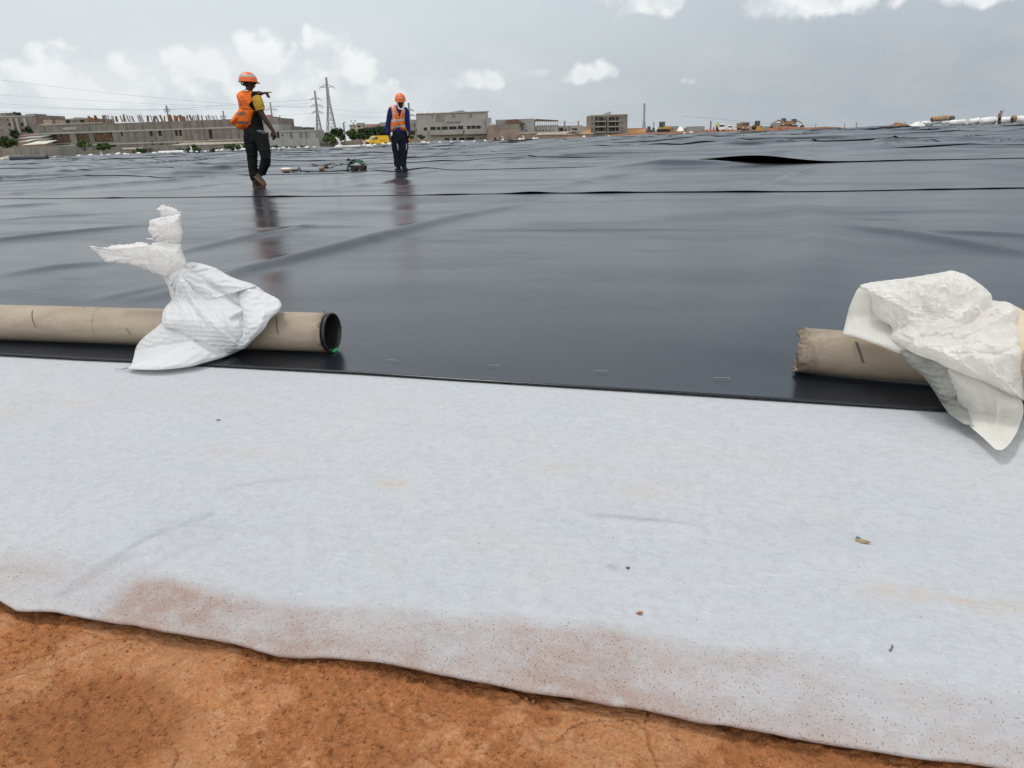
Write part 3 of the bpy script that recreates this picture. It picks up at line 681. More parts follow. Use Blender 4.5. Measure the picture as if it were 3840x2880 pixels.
for pts, h, w in RIDGES:
    q = []
    for x, y in pts: g = G(x, y); q.append((g.x, g.y))
    RID.append((np.array(q), h, w))
def waves(U, Vv):
    X, Y = xy(U, Vv); z = np.zeros_like(X)
    Yc = Y
    for q, h, w in RID:
        x0, x1 = q[:, 0].min() - 4 * w - .3, q[:, 0].max() + 4 * w + .3; y0, y1 = q[:, 1].min() - 4 * w - .3, q[:, 1].max() + 4 * w + .3
        m = (X > x0) & (X < x1) & (Y > y0) & (Y < y1)
        if not m.any(): continue
        x = X[m]; y = Y[m]; best = np.full(x.shape, 9.0); tpos = np.zeros(x.shape); Ls = np.hypot(*(q[1:] - q[:-1]).T); tot = Ls.sum(); acc = 0
        for i in range(len(q) - 1):
            d = q[i+1] - q[i]; s = np.clip(((x - q[i][0]) * d[0] + (y - q[i][1]) * d[1]) / Ls[i] ** 2, 0, 1)
            dd = np.hypot(x - q[i][0] - s * d[0], y - q[i][1] - s * d[1]); b = dd < best; best[b] = dd[b]; tpos[b] = (acc + s[b] * Ls[i]) / tot; acc += Ls[i]
        z[m] += h * np.exp(-(best / w) ** 2) * np.sin(np.pi * np.clip(tpos, 0, 1) * 0.92 + 0.12) ** 0.7
    rng = np.hypot(X, Y)
    ub = -118 + np.maximum(0, Vv - 75) * 1.05      # anchor berm under the left and far margins
    z += 0.30 * np.exp(-((U - ub - 2) / 7) ** 2) * sstep(50, 80, rng)
    lowa = 0.0016 + 0.0045 * sstep(3.5, 12, rng)
    z += lowa * fbm(U * 0.5, Vv * 1.3, 0, 3, 81)
    f1 = sstep(13, 26, rng); f2_ = sstep(22, 60, rng)
    # expansion wrinkles, growing with distance so they can still be read
    r1 = np.maximum(0, ridged(U * 0.12 + 0.3 * vn(U * .1, Vv * .3, 0, 8), Vv * 0.55, 0, 2, 91) - 0.35)
    z += f1 * 0.075 * r1
    r2 = np.maximum(0, vn(U * 0.22 + 0.7 * Vv * 0.2, Vv * 0.25, 0, 95) - 0.30) ** 1.2
    z += (f1 * 0.26 + f2_ * 0.22) * r2 * (0.7 + 0.3 * vn(U * .7, Vv * .7, 0, 12))
    r4 = np.maximum(0, ridged(U * 0.07 + 0.2 * vn(U * .1, Vv * .2, 0, 18), Vv * 0.16, 0, 2, 191) - 0.55)
    z += f2_ * 0.08 * r4
    r5 = np.maximum(0, 1 - np.abs(vn(U * 0.30 - Vv * 0.16, Vv * 0.10 + U * .03, 0, 197)) * 7) ** 1.5 * np.maximum(0, vn(U * .13 + 3, Vv * .15, 0, 198))
    z += f1 * 0.16 * r5
    r3 = np.maximum(0, 1 - np.abs(vn(U * 0.18 + 4, Vv * 0.06, 0, 97)) * 9) * np.maximum(0, vn(U * .1, Vv * .12, 0, 98))
    z += f1 * 0.10 * r3
    return z
s1 = [uv(*G(x, y).xy) for x, y in [(0,746),(1111,738),(1996,726),(3125,719),(3840,708)]]
s1 = np.array(s1); s1 = s1[np.argsort(s1[:, 0])]
print('seam1 v', s1.round(2).tolist(), 'liner edge', LEDGE.round(2).tolist())
VS1 = float(np.mean(s1[1:4, 1])); PW = 6.9
def vseam(k, u):
    if k == 0: return v_led(u)
    if k == 1: return np.interp(u, s1[:, 0], s1[:, 1]) + 0.0 * u
    return VS1 + PW * (k - 1) + 0.12 * vn(u * 0.06, k * 3.3, 0, 120) + 0.03 * vn(u * 0.5, k * 3.3, 0, 121)
ORD = ['first', 'second', 'third', 'fourth', 'fifth', 'sixth', 'seventh', 'eighth', 'ninth', 'tenth', 'eleventh', 'twelfth', 'thirteenth', 'fourteenth', 'fifteenth', 'sixteenth', 'seventeenth', 'eighteenth', 'nineteenth', 'twentieth']
mouth = uv(*G(2950, 612).xy)
NSTRIP = 20
for k in range(NSTRIP):
    vmid = VS1 + PW * (k - 0.5) if k else 6.0
    uL = max(-(10 + vmid * 1.0), -118 + max(0, vmid - 75) * 1.05 + 3 * ((k * 7) % 5 - 2)); uR = min(6 + vmid * 0.70, 60)
    if vmid > 121: uR = min(uR, 42 - (vmid - 121) * 0.4)
    du = 0.045 * (1 + 0.55 * k); dv = 0.035 * (1 + 0.42 * k)
    us = np.arange(uL, uR, du); nv = int((PW + 0.6) / dv) + 2
    if k == 0: nv = 210
    v0 = vseam(k, us); v1 = vseam(k + 1, us) + 0.55
    t_ = np.linspace(0, 1, nv) ** (1.12 if k == 0 else 1.0)
    U = np.repeat(us[None, :], nv, 0); Vv = v0[None, :] + (v1 - v0)[None, :] * t_[:, None]
    XX, YY = xy(U, Vv); d0 = Vv - v0[None, :]
    z = T(XX, YY) + waves(U, Vv)
    z -= 0.012 * sstep(-0.02, 0.05, Vv - (v1 - 0.55)[None, :])
    if k == 0:
        z += 0.0015
        lift = 0.0025 * (1 + vn(us * 1.5, 0.1, 0, 130)); lam = 0.05
        z = z - 0.011 * sstep(0.02, 0.30, d0) * 0
    else:
        a = np.maximum(0, vn(us * 1.1, k * 5.1, 0, 131) - 0.35); b = np.maximum(0, vn(us * 0.33, k * 9.1, 0, 132) - 0.25)
        lift = (0.0012 if k == 1 else 0.003) + ((0.004 if k == 1 else 0.006) * a + 0.008 * b if k < 3 else (0.020 * a + 0.035 * b)) + 0.0031 * max(0, k - 1) * (0.75 + 0.5 * vn(us * 0.25, k * 4.4, 0, 133))
        lam = 0.16 + 0.01 * k
        if k == 1:
            for px, ww, hh in [(1990, .28, .035), (1700, .3, .012), (2270, .35, .02), (560, .15, .01), (1120, .2, .012), (2800, .3, .01), (3560, .2, .006), (3800, .2, .005)]:
                g = uv(*G(px, 726).xy); lift = lift * 0.96 + hh * np.exp(-((us - g[0]) / ww) ** 2)
            lift = lift * 0.85
        if k == 2:
            lift = lift + 0.165 * np.exp(-(np.maximum(us - mouth[0] + 0.7, 0) / 1.05) ** 2 - (np.minimum(us - mouth[0] + 0.7, 0) / 1.6) ** 2)
            lam = 0.5
    z = z + lift[None, :] * np.exp(-(d0 / lam) ** 1.5) + (0.006 if k else 0) * np.exp(-d0 / 1.5)
    if k == 1:      # swell of the near sheet in front of the open lap
        e = uv(*G(2560, 628).xy)
        z = z + 0.135 * np.exp(-(np.abs((U - e[0] + 0.1) / 1.35) ** 2.6) - ((Vv - v1[None, :] + 0.80) / 0.38) ** 2)
    # thickness lip
    U = np.vstack([U[:1], U[:1], U]); Vv = np.vstack([Vv[:1] + 0.10, Vv[:1] + 0.001, Vv]); z = np.vstack([z[:1] - 0.003 - (0 if k == 0 else 0.0), z[:1] - (0.0015 + 0.0012 * k), z])
    o = local('liner_sheet', U, Vv, z, gridfaces(len(us), nv + 2), M['liner'])
    lab = ['glossy black plastic liner sheet nearest the camera, lapping onto the white cloth', 'black liner sheet just beyond the nearest seam, under the two standing workers',
           'black liner sheet behind the two workers with the gaping lifted edge at the right'][k] if k < 3 else ORD[k] + ' black plastic liner sheet counted outwards from the white cloth'
    tag(o, lab, 'liner sheet', 'black liner sheets welded side by side')
M['hemgrey0'] = mat('pale_dash', (.42,.42,.42), (.2,.2,.2), 30)
# short pale scratches on the near sheet edge
def ground_strip(pts, w, name, m, dz=0.004, parent=None):
    q = [G(x, y) for x, y in pts]; V = []; Fs = []
    for i, p in enumerate(q):
        a = q[max(i-1, 0)]; b = q[min(i+1, len(q)-1)]; d = (b - a); d.z = 0; d.normalize(); n = Vector((-d.y, d.x, 0)) * w / 2
        V += [p + n + Vector((0,0,dz)), p - n + Vector((0,0,dz))]
        if i: Fs.append((2*i-2, 2*i-1, 2*i+1, 2*i))
    return mesh_from(name, V, Fs, m, parent, False)
for i, (x0, y0, x1, y1) in enumerate([(1448,1356,1496,1359),(1826,1377,1876,1379),(2230,1398,2284,1400),(2676,1424,2738,1426)]):
    o = ground_strip([(x0, y0), ((x0+x1)/2, (y0+y1)/2), (x1, y1)], 0.0024, 'tape_mark', M['hemgrey0'], 0.009)
    tag(o, ['thin white dash on the black sheet, nearest the left cardboard tube', 'thin white dash on the black sheet, second one right of the left tube', 'thin white dash on the black sheet, third one right of the left tube', 'thin white dash on the black sheet, nearest the right cardboard tube'][i], 'mark', 'white dashes along the sheet edge')
# ---- debris on the cloth
def leafbit(name, px, py, outline, thick, m, label, cat, tilt=0.25):
    g = G(px, py, -0.006); g.z = fabric_z_(g.x, g.y) + 0.0012
    mb = MB(); n = len(outline); V = []
    for z in (0, thick):
        for (x, y) in outline: V.append((x, y, z + tilt * x + 3.0 * x * x + 2 * y * y))
    mb.add(V, [list(range(n))[::-1], list(range(n, 2*n))] + [(i, (i+1) % n, n+(i+1) % n, n+i) for i in range(n)])
    o = mb.build(name, m); o.location = g; return tag(o, label, cat)
leaf = leafbit('scrap', 3228, 2042, [(-.012,.004),(-.006,.012),(.001,.008),(.010,-.004),(.014,-.013),(.006,-.012),(-.006,-.006)], .0015, mat('tan_scrap', (0.34,0.25,0.13), (0.22,0.16,0.08), 60), 'curled tan scrap with a teal tip lying on the white cloth at the right', 'scrap')
mbt = MB(); mbt.prism([(-.006,.0125),(-.001,.018),(.003,.009),(.001,.0085)], 'z', 0.001, 0.003); mbt.build('teal_tip', mat('teal', (0.05,0.20,0.24)), leaf)
leafbit('scrap', 2399, 2299, [(-.007,.002),(0,.004),(.006,.001),(.002,-.004),(-.003,-.002)], .002, mat('rust_chip', (0.28,0.11,0.04)), 'small rust brown chip on the white cloth near its lower edge', 'scrap')
leafbit('pebble', 2354, 2134, [(-.003,.002),(.002,.003),(.004,0),(0,-.003)], .003, mat('dark_pebble', (0.10,0.09,0.08)), 'tiny dark pebble beside the grey smudge on the white cloth', 'pebble', 0)
leafbit('pebble', 819, 1575, [(-.006,.002),(.006,.003),(.004,0),(-.004,-.003)], .002, mat('brown_pebble', (0.16,0.10,0.07)), 'tiny brown crumb on the white cloth below the tied white sack', 'pebble', 0)
mbw = MB(); a, b, c = [Vector((q.x, q.y, fabric_z_(q.x, q.y))) for q in (G(3336, 2446, -.006), G(3346, 2432, -.006), G(3345, 2425, -.006))]; up = Vector((0,0,0.0015)); mbw.tube([a+up, b+up*2, c+up], [0.0012]*3, 6)
tag(mbw.build('wire_bit', M['steeld']), 'short bent dark wire lying on the white cloth at lower right', 'wire')
# ================================================================== CARDBOARD TUBES
def catmull(pts, sub, closed=True):
    p = np.array(pts, float); n = len(p); out = []
    for i in range(n if closed else n - 1):
        if closed: a, b, c, d = p[(i-1) % n], p[i], p[(i+1) % n], p[(i+2) % n]
        else: a, b, c, d = p[max(i-1,0)], p[i], p[i+1], p[min(i+2,n-1)]
        for k in range(sub):
            t = k / sub
            out.append(0.5 * ((2*b) + (-a+c)*t + (2*a-5*b+4*c-d)*t*t + (-a+3*b-3*c+d)*t**3))
    if not closed: out.append(p[-1])
    return np.array(out)
def make_tube(cA, cB, Rr, L, label, crushed=False):
    """cA = contact point under the visible end, cB another contact point along the tube"""
    root = empty('cardboard_tube', cA, label, 'tube', 'cardboard cores lying along the liner edge')
    A = cA + Vector((0, 0, Rr)); d = (cB + Vector((0, 0, Rr)) - A).normalized()
    side = d.cross(Vector((0, 0, 1))).normalized(); up = side.cross(d)
    if side.y > 0: side = -side             # side points to the camera
    N = 72; ss = np.concatenate([np.linspace(0, 0.12, 26), np.linspace(0.14, L, 60)])
    def ringpts(s, r, k, wob=True):
        ang = 2 * math.pi * np.arange(N) / N
        rad = r + 0.0006 * vn(s * 2, np.cos(ang) * 2, np.sin(ang) * 2, 5)
        off = np.zeros(N)
        if crushed:
            e = math.exp(-s / 0.045)
            rad = rad * (1 + e * (0.05 * np.sin(2 * ang + 0.6) + 0.05 * vn(np.cos(ang) * 2.2, np.sin(ang) * 2.2, s * 22, 15))) + e * 0.004
            off = -0.016 * math.exp(-s / 0.02) * (vn(np.cos(ang) * 2.6, np.sin(ang) * 2.6, 0.3, 16) + 0.5 * vn(np.cos(ang) * 7, np.sin(ang) * 7, 0.3, 17))
            off = off - 0.014 * math.exp(-s / 0.03) * np.maximum(0, -np.sin(ang))
        return [A + d * float(s + off[i]) + (side * math.cos(ang[i]) + up * math.sin(ang[i])) * float(rad[i]) for i in range(N)]
    V = []; gr = []
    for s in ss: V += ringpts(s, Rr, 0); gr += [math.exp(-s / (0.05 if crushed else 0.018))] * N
    n1 = len(ss)
    inner = [0.0, 0.01, 0.03, 0.08, 0.3, 1.2]
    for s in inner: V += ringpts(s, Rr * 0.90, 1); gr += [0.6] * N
    f1 = gridfaces(N, n1, True); f2 = gridfaces(N, len(inner), True)[:, ::-1] + n1 * N
    i = np.arange(N); f3 = np.stack([i, n1 * N + i, n1 * N + (i + 1) % N, (i + 1) % N], 1)
    shell = mesh_from('tube_shell', V, np.vstack([f1, f2, f3]), M['card'], root, True, None, True)
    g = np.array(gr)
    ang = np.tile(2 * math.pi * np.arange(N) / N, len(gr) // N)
    g = np.clip(g + 0.22 * sstep(0.25, 0.95, -np.sin(ang)), 0, 1)      # darker towards the underside
    a = shell.data.attributes.new('grime_darkening', 'FLOAT', 'POINT'); a.data.foreach_set('value', g.astype(np.float32))
    def patch(s0, s1, a0, a1, w, name='pencil_line', m='mark', n=14, lift=0.0009):
        V = []; Fs = []
        for i in range(n + 1):
            t = i / n; s = s0 + (s1 - s0) * t; a_ = R(a0 + (a1 - a0) * t)
            for q in (-w/2, w/2):
                V.append(A + d * (s + q) + (side * math.cos(a_) + up * math.sin(a_)) * (Rr + lift))
            if i: Fs.append((2*i-2, 2*i-1, 2*i+1, 2*i))
        mesh_from(name, V, Fs, M[m], root, True, None, True)
    return root, A, d, side, up, patch
gA = G(1236, 1326); gB = G(0, 1279)
D1 = gA.y + 0.02; RL = abs(P(1243, 1185, D1).z - P(1243, 1333, D1).z) / 2 * 0.96
print('tube R', RL, gA, gB)
gA.y += 0.02; gB.y += 0.02; gA.z = float(T(gA.x, gA.y)) + 0.004; gB.z = float(T(gB.x, gB.y)) + 0.004
rootL, AL, dL, sideL, upL, patchL = make_tube(gA, gB, RL, 4.5, 'long tan cardboard tube with a black lined open end, under the tied sack')
def along(px, A, d):     # distance along the tube axis that shows at pixel column px
    best = min((abs(prj(A + d * s)[0] - px), s) for s in np.linspace(-0.2, 3, 900)); return best[1]
def prj(p):
    q = C3.transposed() @ (Vector(p) - Vector((0, 0, EYE))); return (1920 + F * q.x / -q.z, 1440 - F * q.y / -q.z)
patchL(along(1064, AL, dL), along(1084, AL, dL), 62, 5, 0.006); patchL(along(522, AL, dL), along(536, AL, dL), 10, -12, 0.005)
patchL(along(162, AL, dL), along(190, AL, dL), 60, 2, 0.006); patchL(along(392, AL, dL), along(402, AL, dL), 100, -30, 0.0014)
patchL(along(340, AL, dL), along(330, AL, dL), 88, 80, 0.004)
# black liner pipe in the end
def ringmesh(name, A, d, side, up, prof, m, root, n=64):
    V = []
    for (s, r) in prof:
        for k in range(n):
            a = 2 * math.pi * k / n; V.append(A + d * s + (side * math.cos(a) + up * math.sin(a)) * r)
    f = gridfaces(n, len(prof), True); return mesh_from(name, V, f, M[m] if isinstance(m, str) else m, root, True, None, True)
ringmesh('black_end_ring', AL, dL, sideL, upL, [(0.03, RL*.90), (-0.006, RL*.93), (-0.008, RL*1.005), (-0.014, RL*1.02), (-0.020, RL*1.0), (-0.020, RL*.94), (-0.014, RL*.90), (0.0, RL*.875), (0.3, RL*.87), (1.2, RL*.86)], 'blackplastic', rootL)
mbg = MB()
for i, (a, s, r) in enumerate([(-92, -.021, .016), (-80, -.0205, .012), (-104, -.019, .010), (-88, -.006, .013)]):
    c = AL + dL * s + (sideL * math.cos(R(a)) + upL * math.sin(R(a))) * RL * .955
    mbg.ball(c, (0.003 + r*.2, r * 0.9, r * 0.55), 10)
mbg.build('green_paint_spot', M['green'], rootL, True, True)
mbs = MB(); c = AL + dL * 0.005 + upL * (RL * 1.02); mbs.tube([c, c + upL * .008 + dL * .006, c + upL * .014 - dL * .002], [.0016, .0012, .0006], 5)
mbs.build('torn_strand', M['blackplastic'], rootL, True, True); mbs = MB()
c = AL - dL * 0.018 + (-sideL) * RL * 1.0; mbs.tube([c, c - dL * .006 + upL*.004], [.003, .001], 5)
mbs.build('torn_strand', M['blackplastic'], rootL, True, True)
gA2 = G(3000, 1405); gB2 = G(3457, 1446); gA2.y += 0.02; gB2.y += 0.02
RR_ = abs(P(3060, 1246, gA2.y).z - P(3060, 1412, gA2.y).z) / 2 * 0.96
print('tube R2', RR_, gA2, gB2)
for g in (gA2, gB2): g.z = float(T(g.x, g.y)) + 0.006
rootR, AR, dR, sideR, upR, patchR = make_tube(gA2, gB2, RR_, 2.2, 'tan cardboard tube at the right with a torn crushed end, under the crumpled sheet', True)
def alongp(px): return along(px, AR, dR)
patchR(alongp(3200), alongp(3236), 48, -4, 0.009, n=14)
patchR(alongp(3190), alongp(3215), 62, 66, 0.02, 'pale_tape', 'white' if False else 'reflect'); patchR(alongp(3212), alongp(3232), 60, 66, 0.008)
# ================================================================== SACKS
VIEWN = lambda p: (Vector((0, 0, EYE)) - Vector(p)).normalized()
def pillow(outline, center, Df, tf, tb, fold=None, nr=70, sub=10, p=2.2, q=0.55, shift=0.0, seed=1, wob=0.0, lin=None):
    """rounded volume whose rim runs through the given points; Df(px, py) gives the distance of every point"""
    o = catmull(outline, sub); na = len(o)
    if wob: o = o + wob * np.stack([vn(np.arange(na) * .35, .2, 0, seed), vn(np.arange(na) * .35, .7, 0, seed + 1)], 1)
    c = np.array(center, float)
    r = np.linspace(0, 1, nr) ** 0.85; r[0] = 0.004
    Q = c + (o - c)[None] * r[:, None, None]                 # nr, na, 2
    base = np.empty((nr, na, 3)); Nn = np.array(VIEWN(P(center[0], center[1], Df(*center))))
    d = np.stack([(Q[..., 0] - 1920) / F, -(Q[..., 1] - 1440) / F, -np.ones(Q.shape[:2])], -1) @ np.array(C3).T
    DD = Df(Q[..., 0], Q[..., 1])
    if lin is not None:        # a plump piece: depth runs straight from its rim to its middle
        DD = DD[-1][None, :] * r[:, None] + lin * (1 - r[:, None])
    base = d * (DD / d[..., 1])[..., None]; base[..., 2] += EYE
    prof = (1 - r ** p) ** q
    fd = fold(Q[..., 0], Q[..., 1], seed) if fold else 0.0
    edge = np.minimum(1, (1 - r) * 8)[:, None]
    Vf = base + Nn * (tf * prof[:, None] + fd * edge + shift)[..., None]
    Vb = base + Nn * (-tb * prof[:, None] + (fd * edge * 0.8 if tb < 0.03 else 0) + shift - 0.0025)[..., None]
    def lift(Vx):
        X, Y, Z = Vx[..., 0], Vx[..., 1], Vx[..., 2]; Vx[..., 2] = np.maximum(Z, T(X, Y) + 0.009); return Vx
    Vf = lift(Vf); Vb = lift(Vb)
    V = np.concatenate([Vf.reshape(-1, 3), Vb.reshape(-1, 3)])
    f = gridfaces(na, nr, True); n1 = nr * na
    i = np.arange(na); rim = np.stack([(nr-1)*na + i, (nr-1)*na + (i+1) % na, n1 + (nr-1)*na + (i+1) % na, n1 + (nr-1)*na + i], 1)
    cap = None
    Fs = np.vstack([f, f[:, ::-1] + n1, rim])
    return V, Fs, np.concatenate([Q.reshape(-1, 2)] * 2)
def join(parts):
    V = []; Fs = []; n = 0
    for v, f, *_ in parts: V.append(v); Fs.append(f + n); n += len(v)
    return np.concatenate(V), np.concatenate(Fs)
z1 = lambda pts: [(300 + .4747 * x, 740 + .4747 * y) for x, y in pts]
z2 = lambda pts: [(2900 + .4461 * x, 980 + .4461 * y) for x, y in pts]
_gl = G(640, 1383).y
def GY(px, py):          # distance of the flat ground at that pixel, vectorised
    px = np.asarray(px, float); py = np.asarray(py, float)
    d = np.stack([(px - 1920) / F, -(py - 1440) / F, -np.ones(np.broadcast(px, py).shape)], -1) @ np.array(C3).T
    k = (0.046 - EYE) / np.minimum(d[..., 2], -1e-3); return np.where(d[..., 2] < -1e-3, d[..., 1] * k, 60.0)
DaxL = lambda px: np.interp(px, [400, 1243], [AL.y + dL.y * along(400, AL, dL), AL.y])
def DL(px, py):
    top = DaxL(px); front = top - RL - 0.035
    t = sstep(1100, 1230, py)
    return np.minimum(GY(px, py) - 0.005, top * (1 - t) + front * t)
def pleat(cx, cy, n, amp, rmax, spread=0, fr=1.0):
    def f(x, y, seed):
        a = np.arctan2(y - cy, x - cx); r = np.hypot(x - cx, y - cy)
        w = ridged(a * n + 0.8 * vn(x * .01, y * .01, 0, seed), r * 0.0022, 0, 2, seed, 0.55)
        return amp * w * np.minimum(1, r / 60) * (1 - sstep(rmax * 0.45, rmax, r)) * (0.5 + r / rmax)
    return f
def crump(amp, s, seed0=0, oct=4, ax=1.0, ay=1.0):
    def f(x, y, seed):
        wx = x + 18 * vn(x / 60, y / 60, 0, seed + 3); wy = y + 18 * vn(x / 60, y / 60, 9, seed + 4)
        return amp * (ridged(wx / s * ax, wy / s * ay, 0, oct, seed + seed0, 0.5))
    return f
def fsum(*fs): return lambda x, y, s: sum(f(x, y, s) for f in fs)
def crease(pts, depth, w, ztr=None):
    pts = (ztr or z1)(pts)
    def f(x, y, seed):
        best = np.full(np.shape(x), 1e9)
        for a, b in zip(pts[:-1], pts[1:]):
            dx, dy = b[0]-a[0], b[1]-a[1]; L = dx*dx+dy*dy; t = np.clip(((x-a[0])*dx+(y-a[1])*dy)/L, 0, 1)
            best = np.minimum(best, np.hypot(x-a[0]-t*dx, y-a[1]-t*dy))
        return -depth * np.exp(-(best / w) ** 1.3)
    return f
def ridgel(pts, h, w, ztr=None): 
    g = crease(pts, -h, w, ztr); return g
sroot = empty('sandbag', G(650, 1375), 'tied white woven sandbag with knotted ears, slung over the left cardboard tube', 'sandbag')
K = z1([(770, 600)])[0]
weaveribs = lambda x, y, s: 0.0017 * np.sin((x * 0.45 + y * 0.95) / 4.2 + 1.5 * vn(x / 40, y / 40, 0, 4))
lump = pillow(z1([(655,985),(600,1030),(500,1110),(445,1180),(424,1262),(402,1330),(375,1350),(480,1362),(650,1362),(850,1340),(1000,1302),(1130,1266),(1290,1195),(1370,1120),(1450,1040),(1500,960),(1570,900),(1588,860),(1570,810),(1500,770),(1440,748),(1300,770),(1000,880),(800,940)]), z1([(900,1130)])[0], DL, 0.085, 0.05,
    fsum(weaveribs, crump(0.0015, 60), crease([(660,1010),(850,1095),(1000,1185),(1120,1235)], 0.02, 9)), sub=9, p=2.1, q=0.6, lin=float(DaxL(740)) - RL - 0.05)
drape = pillow(z1([(690,640),(722,740),(724,810),(668,880),(652,960),(665,1012),(760,1050),(850,1095),(930,1150),(1000,1190),(1080,1228),(1180,1222),(1290,1180),(1312,1100),(1306,1000),(1300,890),(1262,800),(1272,735),(1340,712),(1385,700),(1260,655),(1180,625),(1110,585),(1040,550),(930,522),(845,517),(790,540)]), z1([(930,830)])[0], DL, 0.075, 0.04,
    fsum(pleat(K[0], K[1], 7.5, 0.0100, 320), crump(0.0034, 75), crease([(840,560),(960,640),(1130,760),(1250,850)], 0.018, 8), ridgel([(810,680),(900,830),(1060,1010),(1240,1160)], 0.020, 10), crease([(820,720),(900,880),(1010,1020)], 0.016, 6),
        ridgel([(800,640),(790,760),(740,900)], 0.009, 8), crease([(770,640),(755,760),(715,860)], 0.008, 5), ridgel([(1180,940),(1260,900),(1298,880)], 0.022, 9), crease([(1190,960),(1270,930),(1290,1000)], 0.022, 12), crease([(1130,900),(1170,1060),(1260,1150)], 0.012, 9)),
    sub=9, shift=0.045, p=2.4, q=0.6, wob=1.0)
shoulder = pillow(z1([(1262,740),(1330,712),(1440,745),(1500,772),(1570,812),(1588,860),(1562,905),(1500,962),(1452,1040),(1372,1120),(1290,1196),(1230,1180),(1270,1120),(1290,1000),(1275,880),(1240,810)]), z1([(1400,930)])[0], DL, 0.06, 0.04,
    fsum(crump(0.0025, 60), ridgel([(1330,740),(1470,840),(1420,1020),(1310,1150)], 0.011, 13), crease([(1290,1000),(1330,1100)], 0.012, 8), weaveribs), sub=9, shift=0.055, p=2.4, q=0.6)
back = pillow(z1([(840,520),(930,522),(1040,550),(1110,585),(1180,622),(1260,652),(1375,690),(1452,756),(1300,775),(1150,700),(1000,640),(880,590)]), z1([(1120,650)])[0], DL, 0.045, 0.03, fsum(crump(0.0025, 50), pleat(K[0], K[1], 9, 0.004, 380)), sub=9, shift=0.03)
V, Fs = join([lump, drape, shoulder, back]); mesh_from('sack_body', V, Fs, M['sack'], sroot, True, None, True)
neck = pillow(z1([(650,600),(670,650),(700,720),(724,800),(790,830),(850,740),(848,640),(838,540),(800,500),(720,540)]), z1([(765,660)])[0], DL, 0.055, 0.03, fsum(pleat(z1([(770,560)])[0][0], z1([(770,560)])[0][1], 6, 0.005, 200)), sub=10, shift=0.035)
knot = pillow(z1([(560,378),(620,352),(700,358),(790,372),(806,420),(828,470),(842,515),(820,565),(760,612),(700,640),(650,626),(600,602),(560,560),(540,470)]), z1([(700,490)])[0], DL, 0.062, 0.04, fsum(crump(0.0022, 75), ridgel([(560,600),(700,632),(800,590),(838,520)], 0.010, 9), crease([(600,380),(700,372),(790,380)], 0.010, 5), crease([(680,640),(800,600),(842,540)], .01, 4)), sub=10, shift=0.04, wob=1.0)
wing = pillow(z1([(76,388),(130,396),(215,397),(250,380),(330,376),(400,368),(470,354),(530,364),(565,378),(620,362),(680,420),(700,500),(690,600),(650,622),(600,610),(530,575),(470,550),(400,532),(330,520),(270,512),(205,508),(150,450)]), z1([(440,450)])[0], DL, 0.035, 0.02, fsum(crump(0.0020, 55, 0, 4, 0.6, 1.4), ridgel([(90,392),(300,405),(560,385)], 0.008, 6), crease([(160,440),(330,470),(560,500)], 0.006, 7), ridgel([(200,500),(400,525),(600,600)], 0.006, 6)), sub=10, shift=0.03, wob=2.2)
V, Fs = join([neck, knot, wing]); mesh_from('knotted_ear', V, Fs, M['sacktop'], sroot, True, None, True)
tuft = pillow(z1([(608,356),(600,320),(575,322),(560,290),(540,262),(552,225),(548,195),(562,180),(640,160),(720,145),(790,130),(800,170),(803,230),(812,290),(800,330),(785,360),(700,368)]), z1([(690,260)])[0], DL, 0.05, 0.035, fsum(crump(0.0028, 40), ridgel([(560,185),(680,160),(795,135)], 0.010, 5), crease([(600,350),(700,330),(790,350)], 0.012, 7)), sub=10, shift=0.03, wob=2.0)
tuft2 = pillow(z1([(645,160),(640,130),(605,95),(620,82),(648,64),(670,58),(685,72),(702,68),(720,80),(760,92),(785,112),(800,132),(790,150),(720,165)]), z1([(705,115)])[0], DL, 0.02, 0.015, fsum(crump(0.0025, 30)), sub=10, shift=0.01, wob=3.0)
strand = pillow(z1([(528,325),(560,322),(600,335),(600,352),(565,334),(530,332)]), z1([(570,331)])[0], DL, 0.004, 0.004, None, nr=6, sub=4, shift=0.02)
V, Fs = join([tuft, tuft2, strand]); mesh_from('tied_top', V, Fs, M['sacktop'], sroot, True, None, True)
mbx = MB(); pts = [G(*p) + Vector((0, 0, .006)) for p in z1([(278,1367),(330,1368),(390,1360),(330,1372),(360,1358),(420,1350)])]; mbx.tube(pts, [0.0013] * len(pts), 5); mbx.build('string', M['steel'], sroot, True, True)
# dark scribbles of print on the back flap
mbp = MB()
def DLs(x, y): return float(DL(x, y))
rnp = random.Random(5)
for (x, y, w, h) in [(1050,570,60,50),(1080,600,40,20),(1130,650,50,18),(1185,655,40,12),(1200,740,40,40)]:
    for q in range(7):
        a = z1([(x + rnp.uniform(-w/2, w/2), y + rnp.uniform(-h/2, h/2))])[0]; b = (a[0] + rnp.uniform(-6, 6), a[1] + rnp.uniform(-4, 4))
# ---- crumpled film sheet on the right
DaxR = lambda px: np.interp(px, [2980, 3900], [AR.y, AR.y + dR.y * 0.95])
def DRf(px, py):
    top = DaxR(px) - 0.02; front = top - RR_ - 0.07
    t = sstep(1180, 1330, py)
    return np.minimum(GY(px, py) - 0.01, top * (1 - t) + front * t)
froot = empty('crumpled_sack', G(3560, 1560), 'crumpled white plastic sheet sack thrown over the right cardboard tube', 'sack')
body = pillow(z2([(1060,740),(1250,760),(1480,800),(1600,1000),(1650,1250),(1700,1400),(1642,1378),(1600,1368),(1530,1320),(1470,1275),(1400,1170),(1340,1075),(1270,980),(1200,920),(1120,850)]), z2([(1400,1000)])[0], DRf, 0.05, 0.06,
    fsum(lambda x, y, s: 0.0052 * ridged(x / 220 + y / 400, y / 19 + x / 150, 0, 2, 9), crump(0.0015, 60)), sub=10, p=2.6, q=0.6)
